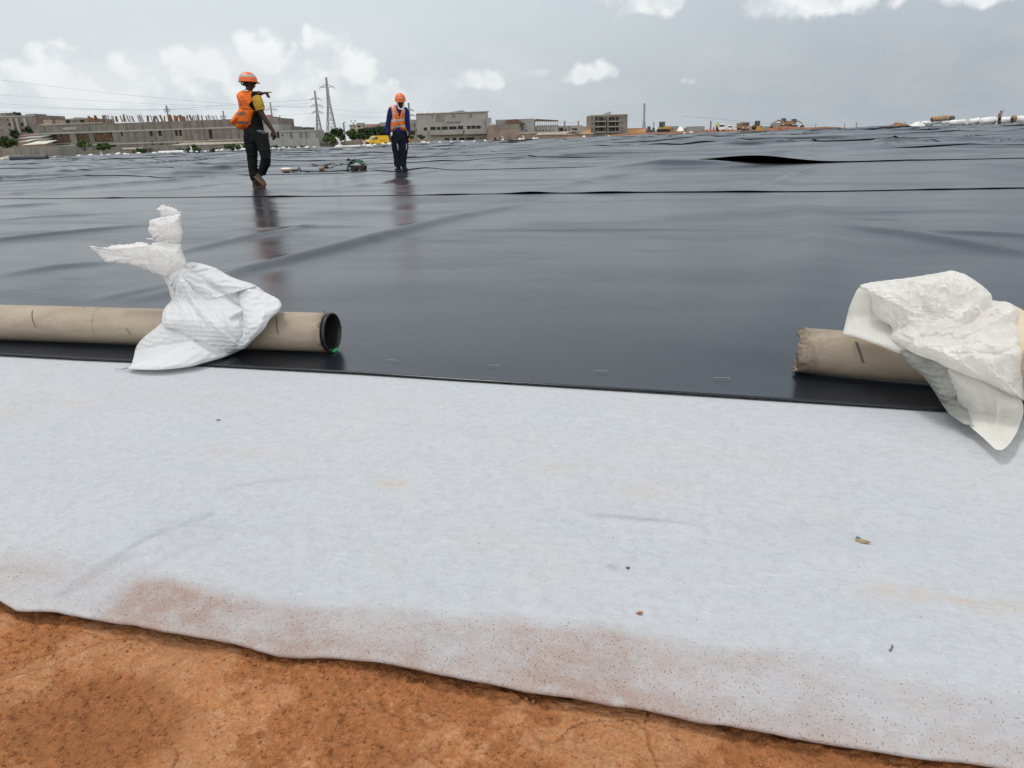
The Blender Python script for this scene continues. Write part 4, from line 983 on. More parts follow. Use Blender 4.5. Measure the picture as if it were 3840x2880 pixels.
V, Fs = join([body]); mesh_from('sack_body', V, Fs, M['greysack'], froot, True, None, True)
main = pillow(z2([(735,216),(800,186),(940,165),(1080,150),(1280,120),(1430,95),(1500,83),(1570,100),(1640,130),(1760,215),(1825,280),(1840,328),(1920,338),(1985,352),(2045,400),(2085,480),(2120,640),(2125,800),(2108,960),(2108,1150),(2050,1140),(2000,1128),(1900,1075),(1800,1022),(1700,985),(1600,952),(1520,918),(1440,888),(1380,850),(1300,815),(1180,770),(1060,690),(990,640),(1000,560),(900,480),(835,400),(830,300)]), z2([(1450,560)])[0], DRf, 0.10, 0.03,
    fsum(crump(0.0090, 125, 0, 3), crump(0.0026, 38, 5, 2), pleat(*z2([(1240,680)])[0], 4.0, 0.0065, 420), pleat(*z2([(1520,700)])[0], 3.5, 0.0045, 420), crump(0.0065, 75, 9, 3, 0.45, 1.25), crump(0.0030, 30, 4, 2, 0.6, 1.2), ridgel([(740,215),(850,400),(1000,560),(1220,650)], 0.022, 14, z2), crease([(1180,650),(1300,620),(1480,620),(1560,560),(1760,420),(1840,330)], 0.020, 14, z2),
        ridgel([(1500,620),(1700,580),(1960,440),(2045,400)], 0.022, 18, z2), ridgel([(1280,700),(1500,790),(1800,1000),(2060,1120)], 0.020, 14, z2), crease([(1500,760),(1900,760),(2050,700)], 0.012, 10, z2), ridgel([(1100,160),(1500,200),(1740,240)], 0.010, 20, z2)), nr=150, sub=14, shift=0.03, p=2.4, q=0.7, wob=1.0)
V, Fs = join([main]); mesh_from('crumpled_sheet', V, Fs, M['film'], froot, True, None, True)
flap = pillow(z2([(588,598),(596,560),(610,500),(625,440),(640,380),(670,310),(700,245),(735,216),(800,225),(835,300),(850,400),(930,500),(1020,590),(1160,690),(1260,780),(1180,788),(1080,783),(980,745),(900,712),(830,688),(750,658),(670,632),(610,618)]), z2([(800,560)])[0], DRf, 0.030, 0.004,
    fsum(crump(0.0010, 120, 0, 2), ridgel([(640,400),(720,560),(900,700)], 0.004, 30, z2)), sub=9, shift=0.0, p=2.2, q=0.8)
def DRlow(px, py): return np.minimum(GY(px, py) - 0.012, DaxR(px) - RR_ - 0.12)
lower = pillow(z2([(1440,885),(1520,912),(1600,945),(1800,1018),(2000,1122),(2070,1150),(2100,1200),(2102,1290),(2080,1350),(2040,1450),(1980,1540),(1930,1582),(1895,1586),(1855,1570),(1760,1480),(1640,1372),(1590,1280),(1550,1195),(1500,1060),(1465,980)]), z2([(1790,1230)])[0], DRlow, 0.035, 0.004,
    fsum(crump(0.0035, 100, 0, 3), ridgel([(1880,1080),(1875,1350),(1860,1540)], 0.012, 9, z2), crease([(1750,1100),(1820,1350),(1870,1540)], 0.008, 16, z2), crease([(1900,1400),(1960,1500)], .006, 14, z2)), sub=9, shift=0.0, p=2.2, q=0.8)
V, Fs = join([flap]); mesh_from('thin_flap', V, Fs, M['filmthin'], froot, True, None, True)
V, Fs = join([lower]); mesh_from('thin_flap', V, Fs, M['filmthin'], froot, True, None, True)
rsack = empty('tan_sack', G(3900, 1500), 'edge of a cream sack on the tube at the far right of the photo', 'sack')
bk = pillow([(3790,1150),(3840,1165),(3900,1210),(3960,1300),(3990,1420),(3970,1540),(3900,1560),(3830,1480),(3800,1350),(3780,1240)], (3880,1340), DRf, 0.08, 0.05, crump(0.002, 60), sub=8)
V, Fs = join([bk]); mesh_from('sack_body', V, Fs, mat('cream_sack', (0.66,0.57,0.42), (0.60,0.50,0.36), 6, trans=0.1), rsack, True, None, True)
# ================================================================== BACKDROP
def bld(name, label, cat, px0, px1, ytop, ybase, D, depth, m, rects=(), group=None, roofm=None, extra=None, wname='opening_shade', bands=(), cols=(), proud=None):
    """box building with openings backed by panels coloured as room shade; all outlines given as photo pixels on its front wall at distance D"""
    xm = (px0 + px1) / 2
    a = P(px0, (ytop + ybase) / 2, D); b = P(px1, (ytop + ybase) / 2, D); zb = min(P(xm, ybase, D).z, float(T(a.x, D)) - 0.3) - 0.3; zt = P(xm, ytop, D).z
    cx = (a.x + b.x) / 2; w = b.x - a.x
    root = empty(name, (cx, D, zb), label, cat, group)
    def L(px, py): q = P(px, py, D); return q.x - cx, q.z - zb
    H = zt - zb; mb = MB()
    rs = []
    for r in rects:
        ym = (r[2] + r[3]) / 2; x0 = L(r[0], ym)[0]; x1 = L(r[1], ym)[0]; z1_ = L(xm, r[2])[1] + (L(r[0], r[2])[1] - L(xm, r[2])[1]) * .5; z0 = z1_ - (L(r[0], r[2])[1] - L(r[0], r[3])[1]); dz_ = L((r[0]+r[1])/2, r[2])[1] - z1_; z1_ += dz_; z0 += dz_; rs.append((max(x0, -w/2+.15), min(x1, w/2-.15), max(z0, 0.3), min(z1_, H-.15)))
    rs = [r for r in rs if r[1] > r[0] + .05 and r[3] > r[2] + .05]
    zs = sorted({0, H} | {r[2] for r in rs} | {r[3] for r in rs})
    for z0, z1_ in zip(zs[:-1], zs[1:]):
        zc = (z0 + z1_) / 2; cuts = sorted((r[0], r[1]) for r in rs if r[2] < zc < r[3]); x = -w/2
        for c0, c1 in cuts:
            if c0 > x: mb.box(x, c0, 0, 0.35, z0, z1_)
            x = max(x, c1)
        if x < w/2: mb.box(x, w/2, 0, 0.35, z0, z1_)
    mb.box(-w/2 + .003, w/2 - .003, 0.36, depth, 0, H - .003)
    mb.build('wall', m, root)
    sl = MB()
    for y in bands: zz = L(xm, y)[1]; sl.box(-w/2 - .06, w/2 + .06, -0.12, 0.0, zz - .16, zz + .16)
    if bands: sl.build('floor_band', M['slab'], root)
    for c in cols:
        cm = MB(); xx = L(c, (ytop+ybase)/2)[0]; cm.box(xx - .22, xx + .22, -0.09, -0.002, 0.1, H - .05); cm.build('pilaster', M['colm'], root)
    for r in rs:
        wm = MB(); wm.box(r[0]+.002, r[1]-.002, 0.30, 0.355, r[2]+.002, r[3]-.002); wm.build(wname, M['dark'], root)  # dark panel paints the unlit room behind each opening
    if roofm:
        rm = MB(); rm.box(-w/2 - .2, w/2 + .2, -.25, depth + .1, H + .002, H + .16); rm.build('roof', roofm, root)
    return root, L, H, w
def addpart(root, L, name, px0, px1, y0, y1, d0, d1, m):
    ym = (y0 + y1) / 2; x0 = L(px0, ym)[0]; x1 = L(px1, ym)[0]; zt = L((px0+px1)/2, y0)[1]; zb = L((px0+px1)/2, y1)[1]; mb = MB(); mb.box(x0, x1, d0, d1, zb, zt); return mb.build(name, m, root)
M['colm'] = mat('column_concrete', (0.17,0.155,0.135), (0.12,0.11,0.10), 0.5, 0.9)
# --- far left grey block
r, L, H, w = bld('apartment_block', 'dark grey three storey apartment block at the far left edge of the photo', 'building', -80, 142, 434, 545, 205, 14, M['conc'],
    [(1,5,447,452),(26,31,447,452),(40,44,447,453),(3,7,466,471),(29,33,465,471),(34,49,461,473),(58,68,462,473),(78,88,460,473),(32,38,484,490),(60,70,484,496),(80,92,484,496),(5,9,485,491)], bands=(437,))
addpart(r, L, 'roof_room', 86, 124, 427, 434, 1, 6, M['conc']); addpart(r, L, 'roof_room', -10, 12, 423, 434, 1, 5, M['conc'])
for x in (46, 66, 96): addpart(r, L, 'pilaster', x, x + 9, 441, 500, -.5, -.01, M['conc2'])
# --- long unfinished building
rl = [(183,263,500,535),(287,335,498,534),(352,423,492,532),(452,460,489,512),(560,572,487,511),(593,606,487,511),(656,667,487,510),(671,682,487,510),(565,577,528,543),(598,611,528,543),(661,670,527,540),(681,689,528,541),(783,797,487,520),(771,782,523,535),(788,796,524,536),(879,886,522,532),(360,435,540,552),(510,514,496,499),(531,535,496,499),(626,629,496,499),(200,260,541,548),(730,733,495,500),(737,740,495,500)]
long_, L, H, w = bld('unfinished_building', 'very long unfinished concrete building with bare column stubs along its roof', 'building', 146, 1052, 456, 566, 165, 12, M['conc'], rl, cols=(172,341,443,480,505,540,583,617,644,700,718,748,765,812,836,866,895,930,960,1000), bands=(487, 534))
# lower left end: the top floor is only partly raised there
addpart(long_, L, 'parapet', 146, 385, 462, 466, -.2, -.13, M['slab'])
x0, z_ = L(183, 500); x1, _ = L(263, 535)
def props(a, b, y0, y1, n, rnd):
    for i in range(n):
        f = (i + 0.5) / n; xa, zt = L(a + (b - a) * f, y0); _, zb = L(a, y1); mb = MB(); t = rnd.uniform(-.25, .25)
        mb.bar((xa + t, 0.12, zt - .03), (xa - t * .3, 0.20, zb + .03), 0.16); mb.build('timber_prop', M['wood'], long_)
rnd = random.Random(2)
props(208, 262, 500, 535, 11, rnd); props(288, 334, 498, 534, 9, rnd); props(353, 422, 492, 532, 15, rnd)
def stub(px, y0, y1, m, wd, lean, name):
    xa, zt = L(px, y0); _, zb = L(px, y1); mb = MB(); mb.bar((xa, 0.5, zb), (xa + lean, 0.5, zt), wd); mb.build(name, m, long_)
for px, y0 in [(150,440),(193,440),(327,433),(337,438),(350,430),(356,437),(362,442)]: stub(px, y0 + 2, 468, M['rust'], .40, rnd.uniform(-.3, .1), 'formwork_post')
for px, y0 in [(380,432),(430,437),(433,436),(457,428),(547,433),(570,436),(586,434),(602,431),(610,434),(628,430),(634,436),(640,429),(651,432),(656,436),(660,434),(672,432),(678,430),(683,434),(688,436),(701,430),(714,431),(718,436),(736,429),(740,433),(750,432),(756,436)]:
    stub(px, y0, 457, M['rust'] if rnd.random() < .7 else M['wood'], rnd.uniform(.16, .42), rnd.uniform(-.5, .2), 'formwork_post')
for px in [392,396,403,415,420,449,452,466,474,478,484,493,497,515,519,525,530,563,576,695,725,732,770,774,779,786,797,803,812,830,908,1049]:
    stub(px, 430 + rnd.uniform(0, 6), 457, M['rebar'], .16, rnd.uniform(-.45, 0), 'column_stub')
# debris and formwork edge on the left end
addpart(long_, L, 'broken_parapet', 235, 290, 478, 486, -.13, -.02, M['slab'])
r, L2, H, w = bld('small_block', 'white and grey low block just right of the dark apartment block', 'building', 156, 196, 450, 500, 190, 6, M['beige'], bands=(452,))
r, L2, H, w = bld('flat_roofed_block', 'distant grey flat roofed block peeping over the unfinished building', 'building', 206, 366, 447, 470, 230, 10, M['conc'], [(213,222,450,456),(232,238,450,457),(248,262,450,462),(300,316,449,459),(335,345,452,458)], bands=(446,))
addpart(r, L2, 'roof_room', 268, 289, 440, 447, 1, 6, M['conc2'])
# right end
r, L3, H, w = bld('pink_building', 'narrow pinkish building right behind the pointing worker', 'building', 975, 1019, 436, 560, 185, 9, M['pink'], [(985,990,450,458)])
addpart(r, L3, 'roof_room', 980, 1003, 430, 436, 1, 4, M['pink'])
r, L3, H, w = bld('grey_building', 'grey low building with two dark doorways behind the hand of the pointing worker', 'building', 990, 1052, 466, 575, 158, 9, M['conc2'], [(995,1008,497,517),(1018,1024,495,517),(1038,1049,494,517)])
r, L3, H, w = bld('concrete_shed', 'pale grey concrete shed with a long blank wall', 'building', 1052, 1185, 489, 572, 156, 8, M['conc2'], [(1057,1062,503,512)], cols=(1095, 1131, 1152), bands=(491,))
r, L3, H, w = bld('grey_cabin', 'small grey flat roofed cabin behind the long blank wall', 'building', 1048, 1102, 474, 500, 190, 8, M['conc'], [(1060,1066,480,486)])
r, L3, H, w = bld('dark_roofed_hut', 'low dark roofed hut behind the long blank wall', 'building', 1100, 1152, 480, 500, 200, 8, M['conc'], roofm=M['steeld'])
# --- three storey grey building
g3, L3, H, w = bld('concrete_house', 'three storey bare concrete house with a ribbon of dark windows, right of the bowed worker', 'building', 1563, 1828, 423, 543, 225, 16, M['conc2'],
    [(1589,1602,478,490),(1614,1634,476,488),(1638,1652,476,487),(1656,1679,475,487),(1684,1712,474,486),(1717,1737,472,485),(1751,1765,472,484),(1767,1784,471,483),(1786,1802,471,483),(1667,1685,518,527),(1697,1711,517,527),(1722,1743,516,527),(1747,1779,515,526),(1799,1803,515,521),(1811,1815,514,520),(1804,1806,472,480)], bands=())
for (a, b_, y0, y1) in [(1635,1665,431,456),(1693,1708,428,443),(1761,1770,427,441),(1619,1624,431,444)]: addpart(g3, L3, 'blocked_window', a, b_, y0, y1, -.06, -.003, M['conc'])
addpart(g3, L3, 'balcony', 1611, 1738, 487, 505, -1.3, -.01, M['conc2']); addpart(g3, L3, 'balcony', 1742, 1828, 485, 503, -1.1, -.01, M['conc2'])
addpart(g3, L3, 'ledge', 1675, 1726, 456, 459, -.25, -.01, M['conc']); addpart(g3, L3, 'ledge', 1560, 1832, 421, 424, -.3, 4, M['slab'])
mbp = MB(); pts = [L3(*q) for q in [(1672,423),(1733,413),(1747,419),(1816,420),(1816,424)]]; mbp.prism([(x, z) for x, z in pts], 'y', 0.5, 8); mbp.build('raised_parapet', M['conc2'], g3)
addpart(g3, L3, 'terrace_post', 1813, 1816, 421, 441, .2, .6, M['conc2']); 
g3b, L4, H, w = bld('concrete_annex', 'stepped concrete annex on the right flank of the three storey house', 'building', 1826, 1842, 441, 543, 224, 10, M['conc2'])
for x in (1565, 1581, 1600, 1624, 1656, 1713, 1733, 1778, 1815): addpart(g3, L3, 'rebar', x, x + 1.2, 415, 424, 1.0, 1.1, M['rebar'])
r, L4, H, w = bld('two_storey_house', 'two storey grey house half hidden behind the bowed worker', 'building', 1500, 1566, 449, 540, 235, 10, M['conc2'], [(1533,1537,468,474),(1551,1556,468,474),(1537,1557,491,506),(1558,1562,485,491),(1508,1514,468,475)], bands=(463, 486))
r, L4, H, w = bld('far_beige_house', 'far beige house over the dark green trees, left of the bowed worker', 'building', 1311, 1382, 467, 500, 300, 10, M['beige'], [(1317,1321,470,476),(1326,1332,470,477),(1340,1352,471,478),(1360,1366,471,477)], bands=(468,))
addpart(r, L4, 'roof_room', 1335, 1360, 461, 467, 1, 5, M['conc'])
r, L4, H, w = bld('far_brick_house', 'far reddish brick house over the dark green trees', 'building', 1380, 1423, 465, 500, 290, 9, M['pink'])
r, L4, H, w = bld('far_grey_house', 'far grey house touching the sleeve of the bowed worker', 'building', 1424, 1452, 459, 500, 285, 9, M['conc2'], [(1438,1446,472,476)], bands=(461,))
# --- brown and gabled houses
br, L4, H, w = bld('brown_house', 'brown rendered house with a small white dome beside it', 'building', 1830, 1948, 469, 545, 215, 12, M['conc3'], [(1859,1866,480,494),(1909,1912,478,483),(1853,1860,516,528),(1881,1886,516,523),(1910,1913,514,519)])
addpart(br, L4, 'upper_wall', 1852, 1948, 466, 483, -.08, -.01, M['conc']); addpart(br, L4, 'blind', 1859.5, 1865.5, 481, 493, .1, .2, M['steel'])
mb = MB(); x, z = L4(1845, 469); mb.ball((x, 1.2, z), (.75, .75, .55), 12); mb.build('dome', M['slab'], br, True)
gb, L4, H, w = bld('gabled_building', 'grey building with a rusty gabled roof and a long upper floor', 'building', 1860, 2005, 447, 540, 245, 14, M['conc2'], [(1957,1962,475,488),(1970,1976,487,493),(2007,2010,460,468)])
mb = MB(); pts = [L4(*q) for q in [(1895,467),(1900,450),(1942,447),(1968,465)]]; mb.prism(pts, 'y', -2.0, -.05); mb.build('roof', M['roofr'], gb)
cb, L4, H, w = bld('colonnade_building', 'grey building with an open row of white posts under a rusty roof', 'building', 1950, 2094, 470, 540, 250, 14, M['conc2'], [(2009+13*i, 2013+13*i, 486, 491) for i in range(6)], bands=(473,))
for i in range(10):
    x = 2015 + i * 8.4; addpart(cb, L4, 'post', x, x + 1.7, 451, 470, .1, .3, M['conc2'])
addpart(cb, L4, 'back_post', 1958, 2008, 453, 470, 1, 9, M['conc2'])
mb = MB(); pts = [L4(*q) for q in [(1950,453),(1975,447),(2004,449),(2010,446),(2096,451),(2094,454),(2012,453)]]; mb.prism(pts, 'y', -.5, 8); mb.build('roof', M['roofr'], cb)
r, L4, H, w = bld('low_grey_house', 'low grey house right of the open row of posts', 'building', 2094, 2186, 471, 540, 255, 9, M['conc2'], [(2097,2112,480,492),(2118,2124,484,491),(2144,2150,480,487),(2152,2164,481,488)], cols=(2135,))
r, L4, H, w = bld('low_shed', 'low dark walled shed with a pale sheet roof in front of the gabled building', 'building', 1950, 2020, 500, 545, 205, 8, M['conc3'], roofm=M['roofw'])
sh, L4, H, w = bld('long_shed', 'long low shed under a bright pale pitched roof', 'building', 2010, 2175, 505, 545, 190, 12, M['conc3'], bands=())
mb = MB(); pts = [L4(*q) for q in [(2014,505),(2032,497),(2125,493),(2150,491),(2178,504)]]; mb.prism(pts, 'y', -.3, 9); mb.build('roof', M['roofw'], sh)
mb = MB(); pts = [L4(*q) for q in [(2122,500),(2150,491.5),(2178,504)]]; mb.prism(pts, 'y', -.35, -.31); mb.build('gable', M['roofr'], sh)
r, L4, H, w = bld('low_shed', 'low shed with a pale flat roof just right of the long pitched shed', 'building', 2168, 2222, 503, 540, 200, 8, M['conc3'], roofm=M['roofw'])
r, L4, H, w = bld('far_red_house', 'far red and orange low houses left of the four storey block', 'building', 2186, 2217, 476, 520, 300, 9, M['roofo'], bands=(484,)); addpart(r, L4, 'roof', 2186, 2216, 474, 481, -.1, -.02, M['pink'])
# --- block with balconies
wins = []
for i in range(3):
    y = 439 + i * 20.2
    wins += [(2232,2242,y,y+14),(2245,2262,y,y+14),(2263,2268,y+2,y+14),(2272,2276,y-2,y+16),(2283,2292,y,y+14),(2293,2306,y-.5,y+14),(2309,2320,y-.5,y+14),(2218,2223,y+4,y+8),(2330,2334,y-1,y+4)]
fb, L4, H, w = bld('balcony_block', 'four level concrete block of flats with stacked dark balconies', 'building', 2216, 2353, 430, 515, 300, 16, M['conc'], wins, bands=(431,))
for i in range(4):
    y = 452 + i * 20.2; addpart(fb, L4, 'balcony', 2232, 2270, y + 1, y + 5, -1.1, -.01, M['slab']); addpart(fb, L4, 'balcony', 2281, 2322, y + 1, y + 4.5, -1.1, -.01, M['slab'])
mb = MB(); pts = [L4(*q) for q in [(2272,430),(2272,424),(2291,417),(2291,430)]]; mb.prism(pts, 'y', .5, 5); mb.build('stair_head', M['beige'], fb)
r, L4, H, w = bld('orange_shed', 'long low orange roofed shed right of the block of flats', 'building', 2353, 2408, 482, 505, 310, 14, M['roofo'], roofm=M['roofo'])
# --- boundary walls
def wall(name, label, px0, px1, yt, yb, D, m, n=1, cat='wall', group='concrete site walls'):
    (xa, ya) = px0, yt; a = P(px0, yt[0], D); b = P(px1, yt[1], D); zb = min(P(px0, yb, D).z, P(px1, yb, D).z, float(T(a.x, D)) - .2) - .2
    root = empty(name, ((a.x+b.x)/2, D, zb), label, cat, group)
    for i in range(n):
        f0, f1 = i / n, (i + 1) / n; x0 = a.x + (b.x - a.x) * f0 - root.location.x; x1 = a.x + (b.x - a.x) * f1 - root.location.x
        z = a.z + (b.z - a.z) * (f0 + f1) / 2 - zb + random.uniform(-.05, .05)
        mb = MB(); mb.box(x0 + .03, x1 - .03, 0, .18, 0, z); mb.build('wall_panel', m, root)
        if n > 1: mb = MB(); mb.box(x0 - .08, x0 + .028, -.06, .2, 0, z + .08); mb.build('post', m, root)
    return root
wall('site_wall', 'stepped raw concrete site wall at the far left, behind the dark roll', -60, 285, (558, 546), 600, 122, M['conc'], 6)
wall('site_wall', 'lower raw concrete site wall under the timber propped openings', 285, 480, (566, 563), 600, 126, M['conc'], 5)
wall('site_wall', 'concrete site wall behind the bushes left of the pointing worker', 555, 830, (546, 546), 590, 135, M['conc'], 7)
wall('site_wall', 'blank concrete site wall between the two workers, in front of the pale shed', 1005, 1196, (521, 517), 575, 148, M['conc2'], 4)
wall('panel_fence', 'row of brownish concrete fence panels left of the yellow van', 1165, 1385, (540, 521), 560, 160, M['conc3'], 7, 'fence')
wall('panel_fence', 'row of concrete fence panels right of the bowed worker', 1470, 1700, (521, 527), 548, 165, M['conc3'], 8, 'fence')
wall('panel_fence', 'low concrete fence panels at the foot of the three storey house', 1700, 1950, (528, 531), 545, 168, M['conc'], 7, 'fence')
# low pale roofs at the left
for i, (x0, x1, y0, y1, D, lab) in enumerate([(70,140,505,512,165,'rusty low sheet roof'),(66,150,516,521,160,'grey low sheet roof just under the rusty one'),(75,108,528,533,150,'bright small sheet roof'),(110,152,526,531,152,'dull brown sheet roof right of the bright one'),(88,168,536,545,145,'lowest patched sheet roof of the shacks')]):
    a = P(x0, y1, D); b = P(x1, y1, D); h = P(x0, y0, D).z - a.z; zb = float(T(a.x, D)) - .6
    rt = empty('shack', ((a.x+b.x)/2, D, zb), lab + (' of the shacks' if 'shacks' not in lab else '') + ' at the left', 'shack', 'shacks with sheet roofs'); hw = (b.x-a.x)/2
    mb = MB(); mb.box(-hw, hw, .2, 4, 0, a.z - zb); mb.build('wall', M['conc3'], rt)
    mb = MB(); mb.add([(-hw-.2, 0, a.z-zb), (hw+.2, 0, a.z-zb+.1), (hw+.1, 4.3, a.z-zb+h+.3), (-hw-.1, 4.3, a.z-zb+h+.2), (-hw-.2, 0, a.z-zb+.06), (hw+.2, 0, a.z-zb+.16), (hw+.1, 4.3, a.z-zb+h+.36), (-hw-.1, 4.3, a.z-zb+h+.26)], [(3,2,1,0),(4,5,6,7),(0,1,5,4),(1,2,6,5),(2,3,7,6),(3,0,4,7)])
    mb.build('roof', [M['roofr'], M['conc2'], M['roofw'], M['conc3'], M['roofw']][i], rt)
def sheet_roof(label, pts, D, m, depth=5):
    a = P(pts[0][0], max(p[1] for p in pts), D); zb = float(T(a.x, D)) - .4
    rt = empty('lean_to', (a.x, D, zb), label, 'shed', 'low sheds with pale roofs')
    q = [(P(x, y, D).x - a.x, P(x, y, D).z - zb) for x, y in pts]
    mb = MB(); mb.prism(q, 'y', 0, depth); mb.build('roof', m, rt)
    xs = [p[0] for p in q]; mb = MB(); mb.box(min(xs)+.3, max(xs)-.3, .3, depth-.3, 0, min(p[1] for p in q)-.01); mb.build('wall', M['conc3'], rt)
sheet_roof('low shed with a long pale sheet roof left of the pointing worker', [(638,545),(690,535),(925,531),(930,536),(800,542)], 142, M['roofw'])
sheet_roof('low lean-to with a short pale roof in front of the small dark windows', [(456,555),(535,554),(532,559),(460,560)], 132, M['roofw'], 3)
sheet_roof('low pale sheet roof beside the dark roll at the far left', [(0,590),(30,584),(120,584),(255,597),(240,602),(0,602)], 119, M['roofw'], 2)
# ================================================================== TREES AND BUSHES
def tree(name, label, px0, px1, yt, yb, D, leaf, group, n=1500, trunk=True, cat='tree', lf=0.28, seed=0, nb=9):
    rnd = random.Random(seed * 31 + 5); rn = np.random.RandomState(seed + 3)
    a = P(px0, (yt+yb)/2, D); b = P(px1, (yt+yb)/2, D); cx = (a.x+b.x)/2; hw = (b.x-a.x)/2; zt = P((px0+px1)/2, yt, D).z; zb = float(T(cx, D)) - .3
    zlow = min(P((px0+px1)/2, yb, D).z, zt - .5)
    root = empty(name, (cx, D, zb), label, cat, group)
    zc = (zt + zlow)/2 - zb; hh = (zt - zlow)/2
    blobs = []
    for i in range(nb):
        t = rnd.uniform(-.75, .75); blobs.append((t*hw, rnd.uniform(-.5, .5)*hw*.7, zc + rnd.uniform(-.55, .62)*hh*(1-.5*t*t), rnd.uniform(.28, .5)*min(hw, hh*1.3), rnd.uniform(.7, 1)))
    blobs.append((0, 0, zc, min(hw, hh)*.7, 1)); blobs.append((hw*.1, 0, zc + hh*.5, hh*.5, 1))
    C_ = np.array(blobs); k = rn.randint(0, len(C_), n); dirs = rn.normal(size=(n, 3)); dirs /= np.linalg.norm(dirs, axis=1)[:, None]
    rad = C_[k, 3] * (0.45 + 0.62 * rn.rand(n)); pos = C_[k, :3] + dirs * rad[:, None] * np.array([1.1, 1.0, .85])
    pos[:, 2] = np.clip(pos[:, 2], 0.1, zt - zb + .1)
    nrm = dirs + rn.normal(size=(n, 3)) * .7; nrm /= np.linalg.norm(nrm, axis=1)[:, None]
    t1 = np.cross(nrm, rn.normal(size=(n, 3))); t1 /= np.linalg.norm(t1, axis=1)[:, None]; t2 = np.cross(nrm, t1)
    s = lf * (.6 + .8 * rn.rand(n))[:, None]
    V = np.stack([pos - t1*s, pos + t2*s*.55, pos + t1*s, pos - t2*s*.55], 1).reshape(-1, 3); Fs = np.arange(4*n).reshape(-1, 4)
    mesh_from('crown', V, Fs, leaf, root, False)
    mb = MB(); mb.tube([(0,0,0), (hw*.05,0,zc*.5), (0,0,zc)], [hw*.07+.04, hw*.05+.03, hw*.03+.02], 7)
    for i in range(5):
        b_ = blobs[i]; mb.tube([(0,0,zc*.45+.1*i), (b_[0]*.5, b_[1]*.5, (zc*.5+b_[2])/2), b_[:3]], [hw*.035+.02, hw*.025+.015, .01], 5)
    mb.build('trunk' if trunk else 'stem', M['bark'], root, True)
    return root
TR = 'trees behind the fence'
tree('tree', 'dark tree crown standing behind the dark grey apartment block roof', 30, 82, 421, 440, 222, M['leaf2'], None, 500, seed=1, lf=.3)
tree('tree', 'dull tree in front of the dark apartment block, near its right side', 95, 122, 470, 512, 180, M['leaf2'], TR, 500, seed=2)
tree('tree', 'grey green tree in front of the dark apartment block, left of the dull one', 35, 72, 482, 530, 178, M['leaf2'], TR, 600, seed=3)
tree('tree', 'round bright green tree at the far left edge', -25, 62, 508, 556, 128, M['leaf1'], TR, 2200, seed=4, lf=.2)
tree('tree', 'flat topped green tree in front of the timber propped openings', 281, 345, 526, 553, 140, M['leaf3'], TR, 900, seed=5, lf=.22)
tree('tree', 'darker green tree right of the flat topped one', 350, 418, 535, 566, 138, M['leaf1'], TR, 900, seed=6, lf=.22)
for i, (x0, x1, yt, yb, D, lf_, lab) in enumerate([(1178,1262,495,533,170,'leaf1','bushy green tree at the left end of the tree row'),(1240,1300,478,528,182,'leaf2','dark green tree below the slim pole'),(1290,1352,482,528,176,'leaf1','broad green tree below the far beige house'),(1330,1400,478,525,178,'leaf2','dark green tree above the yellow van'),(1385,1450,470,522,172,'leaf2','tallest dark tree, beside the sleeve of the bowed worker'),(1195,1290,508,535,158,'leaf3','low bright shrub mass in front of the tree row'),(1345,1440,500,522,165,'leaf1','low green tree right behind the yellow van')]):
    tree('tree', lab, x0, x1, yt, yb, D, M[lf_], TR, 1500, seed=20+i, lf=.26)
tree('tree', 'small green tree at the foot of the three storey house', 1562, 1595, 506, 522, 190, M['leaf1'], TR, 500, seed=30)
tree('tree', 'little green tree beside the hand of the bowed worker', 1537, 1552, 510, 520, 190, M['leaf1'], TR, 260, seed=31)
BU = 'bushes along the far edge of the liner'
for i, (x0, x1, yt, yb, D, m_, lab) in enumerate([(485,560,557,576,118,'leaf1','dark green bush left of the white pipe roll'),(655,700,556,573,121,'leaf3','tufty bush at the left end of the white pipe roll bag'),(690,758,540,574,122,'leaf1','tallest green bush left of the pointing worker'),(770,830,556,572,124,'leaf3','pale weedy bush in the middle of the bush row'),(838,905,538,568,124,'leaf1','dark dense bush beside the pointing worker'),(895,935,540,566,126,'leaf3','light green bush touching the pointing worker'),(1010,1060,545,562,130,'leaf1','bush right behind the knee of the pointing worker'),(1055,1120,549,560,132,'leaf3','low weedy bush right of the pointing worker'),(1120,1165,546,557,134,'leaf1','small low bush in front of the blank wall')]):
    tree('bush', lab, x0, x1, yt, yb, D, M[m_], BU, 800, trunk=False, cat='bush', lf=.17, seed=40+i)
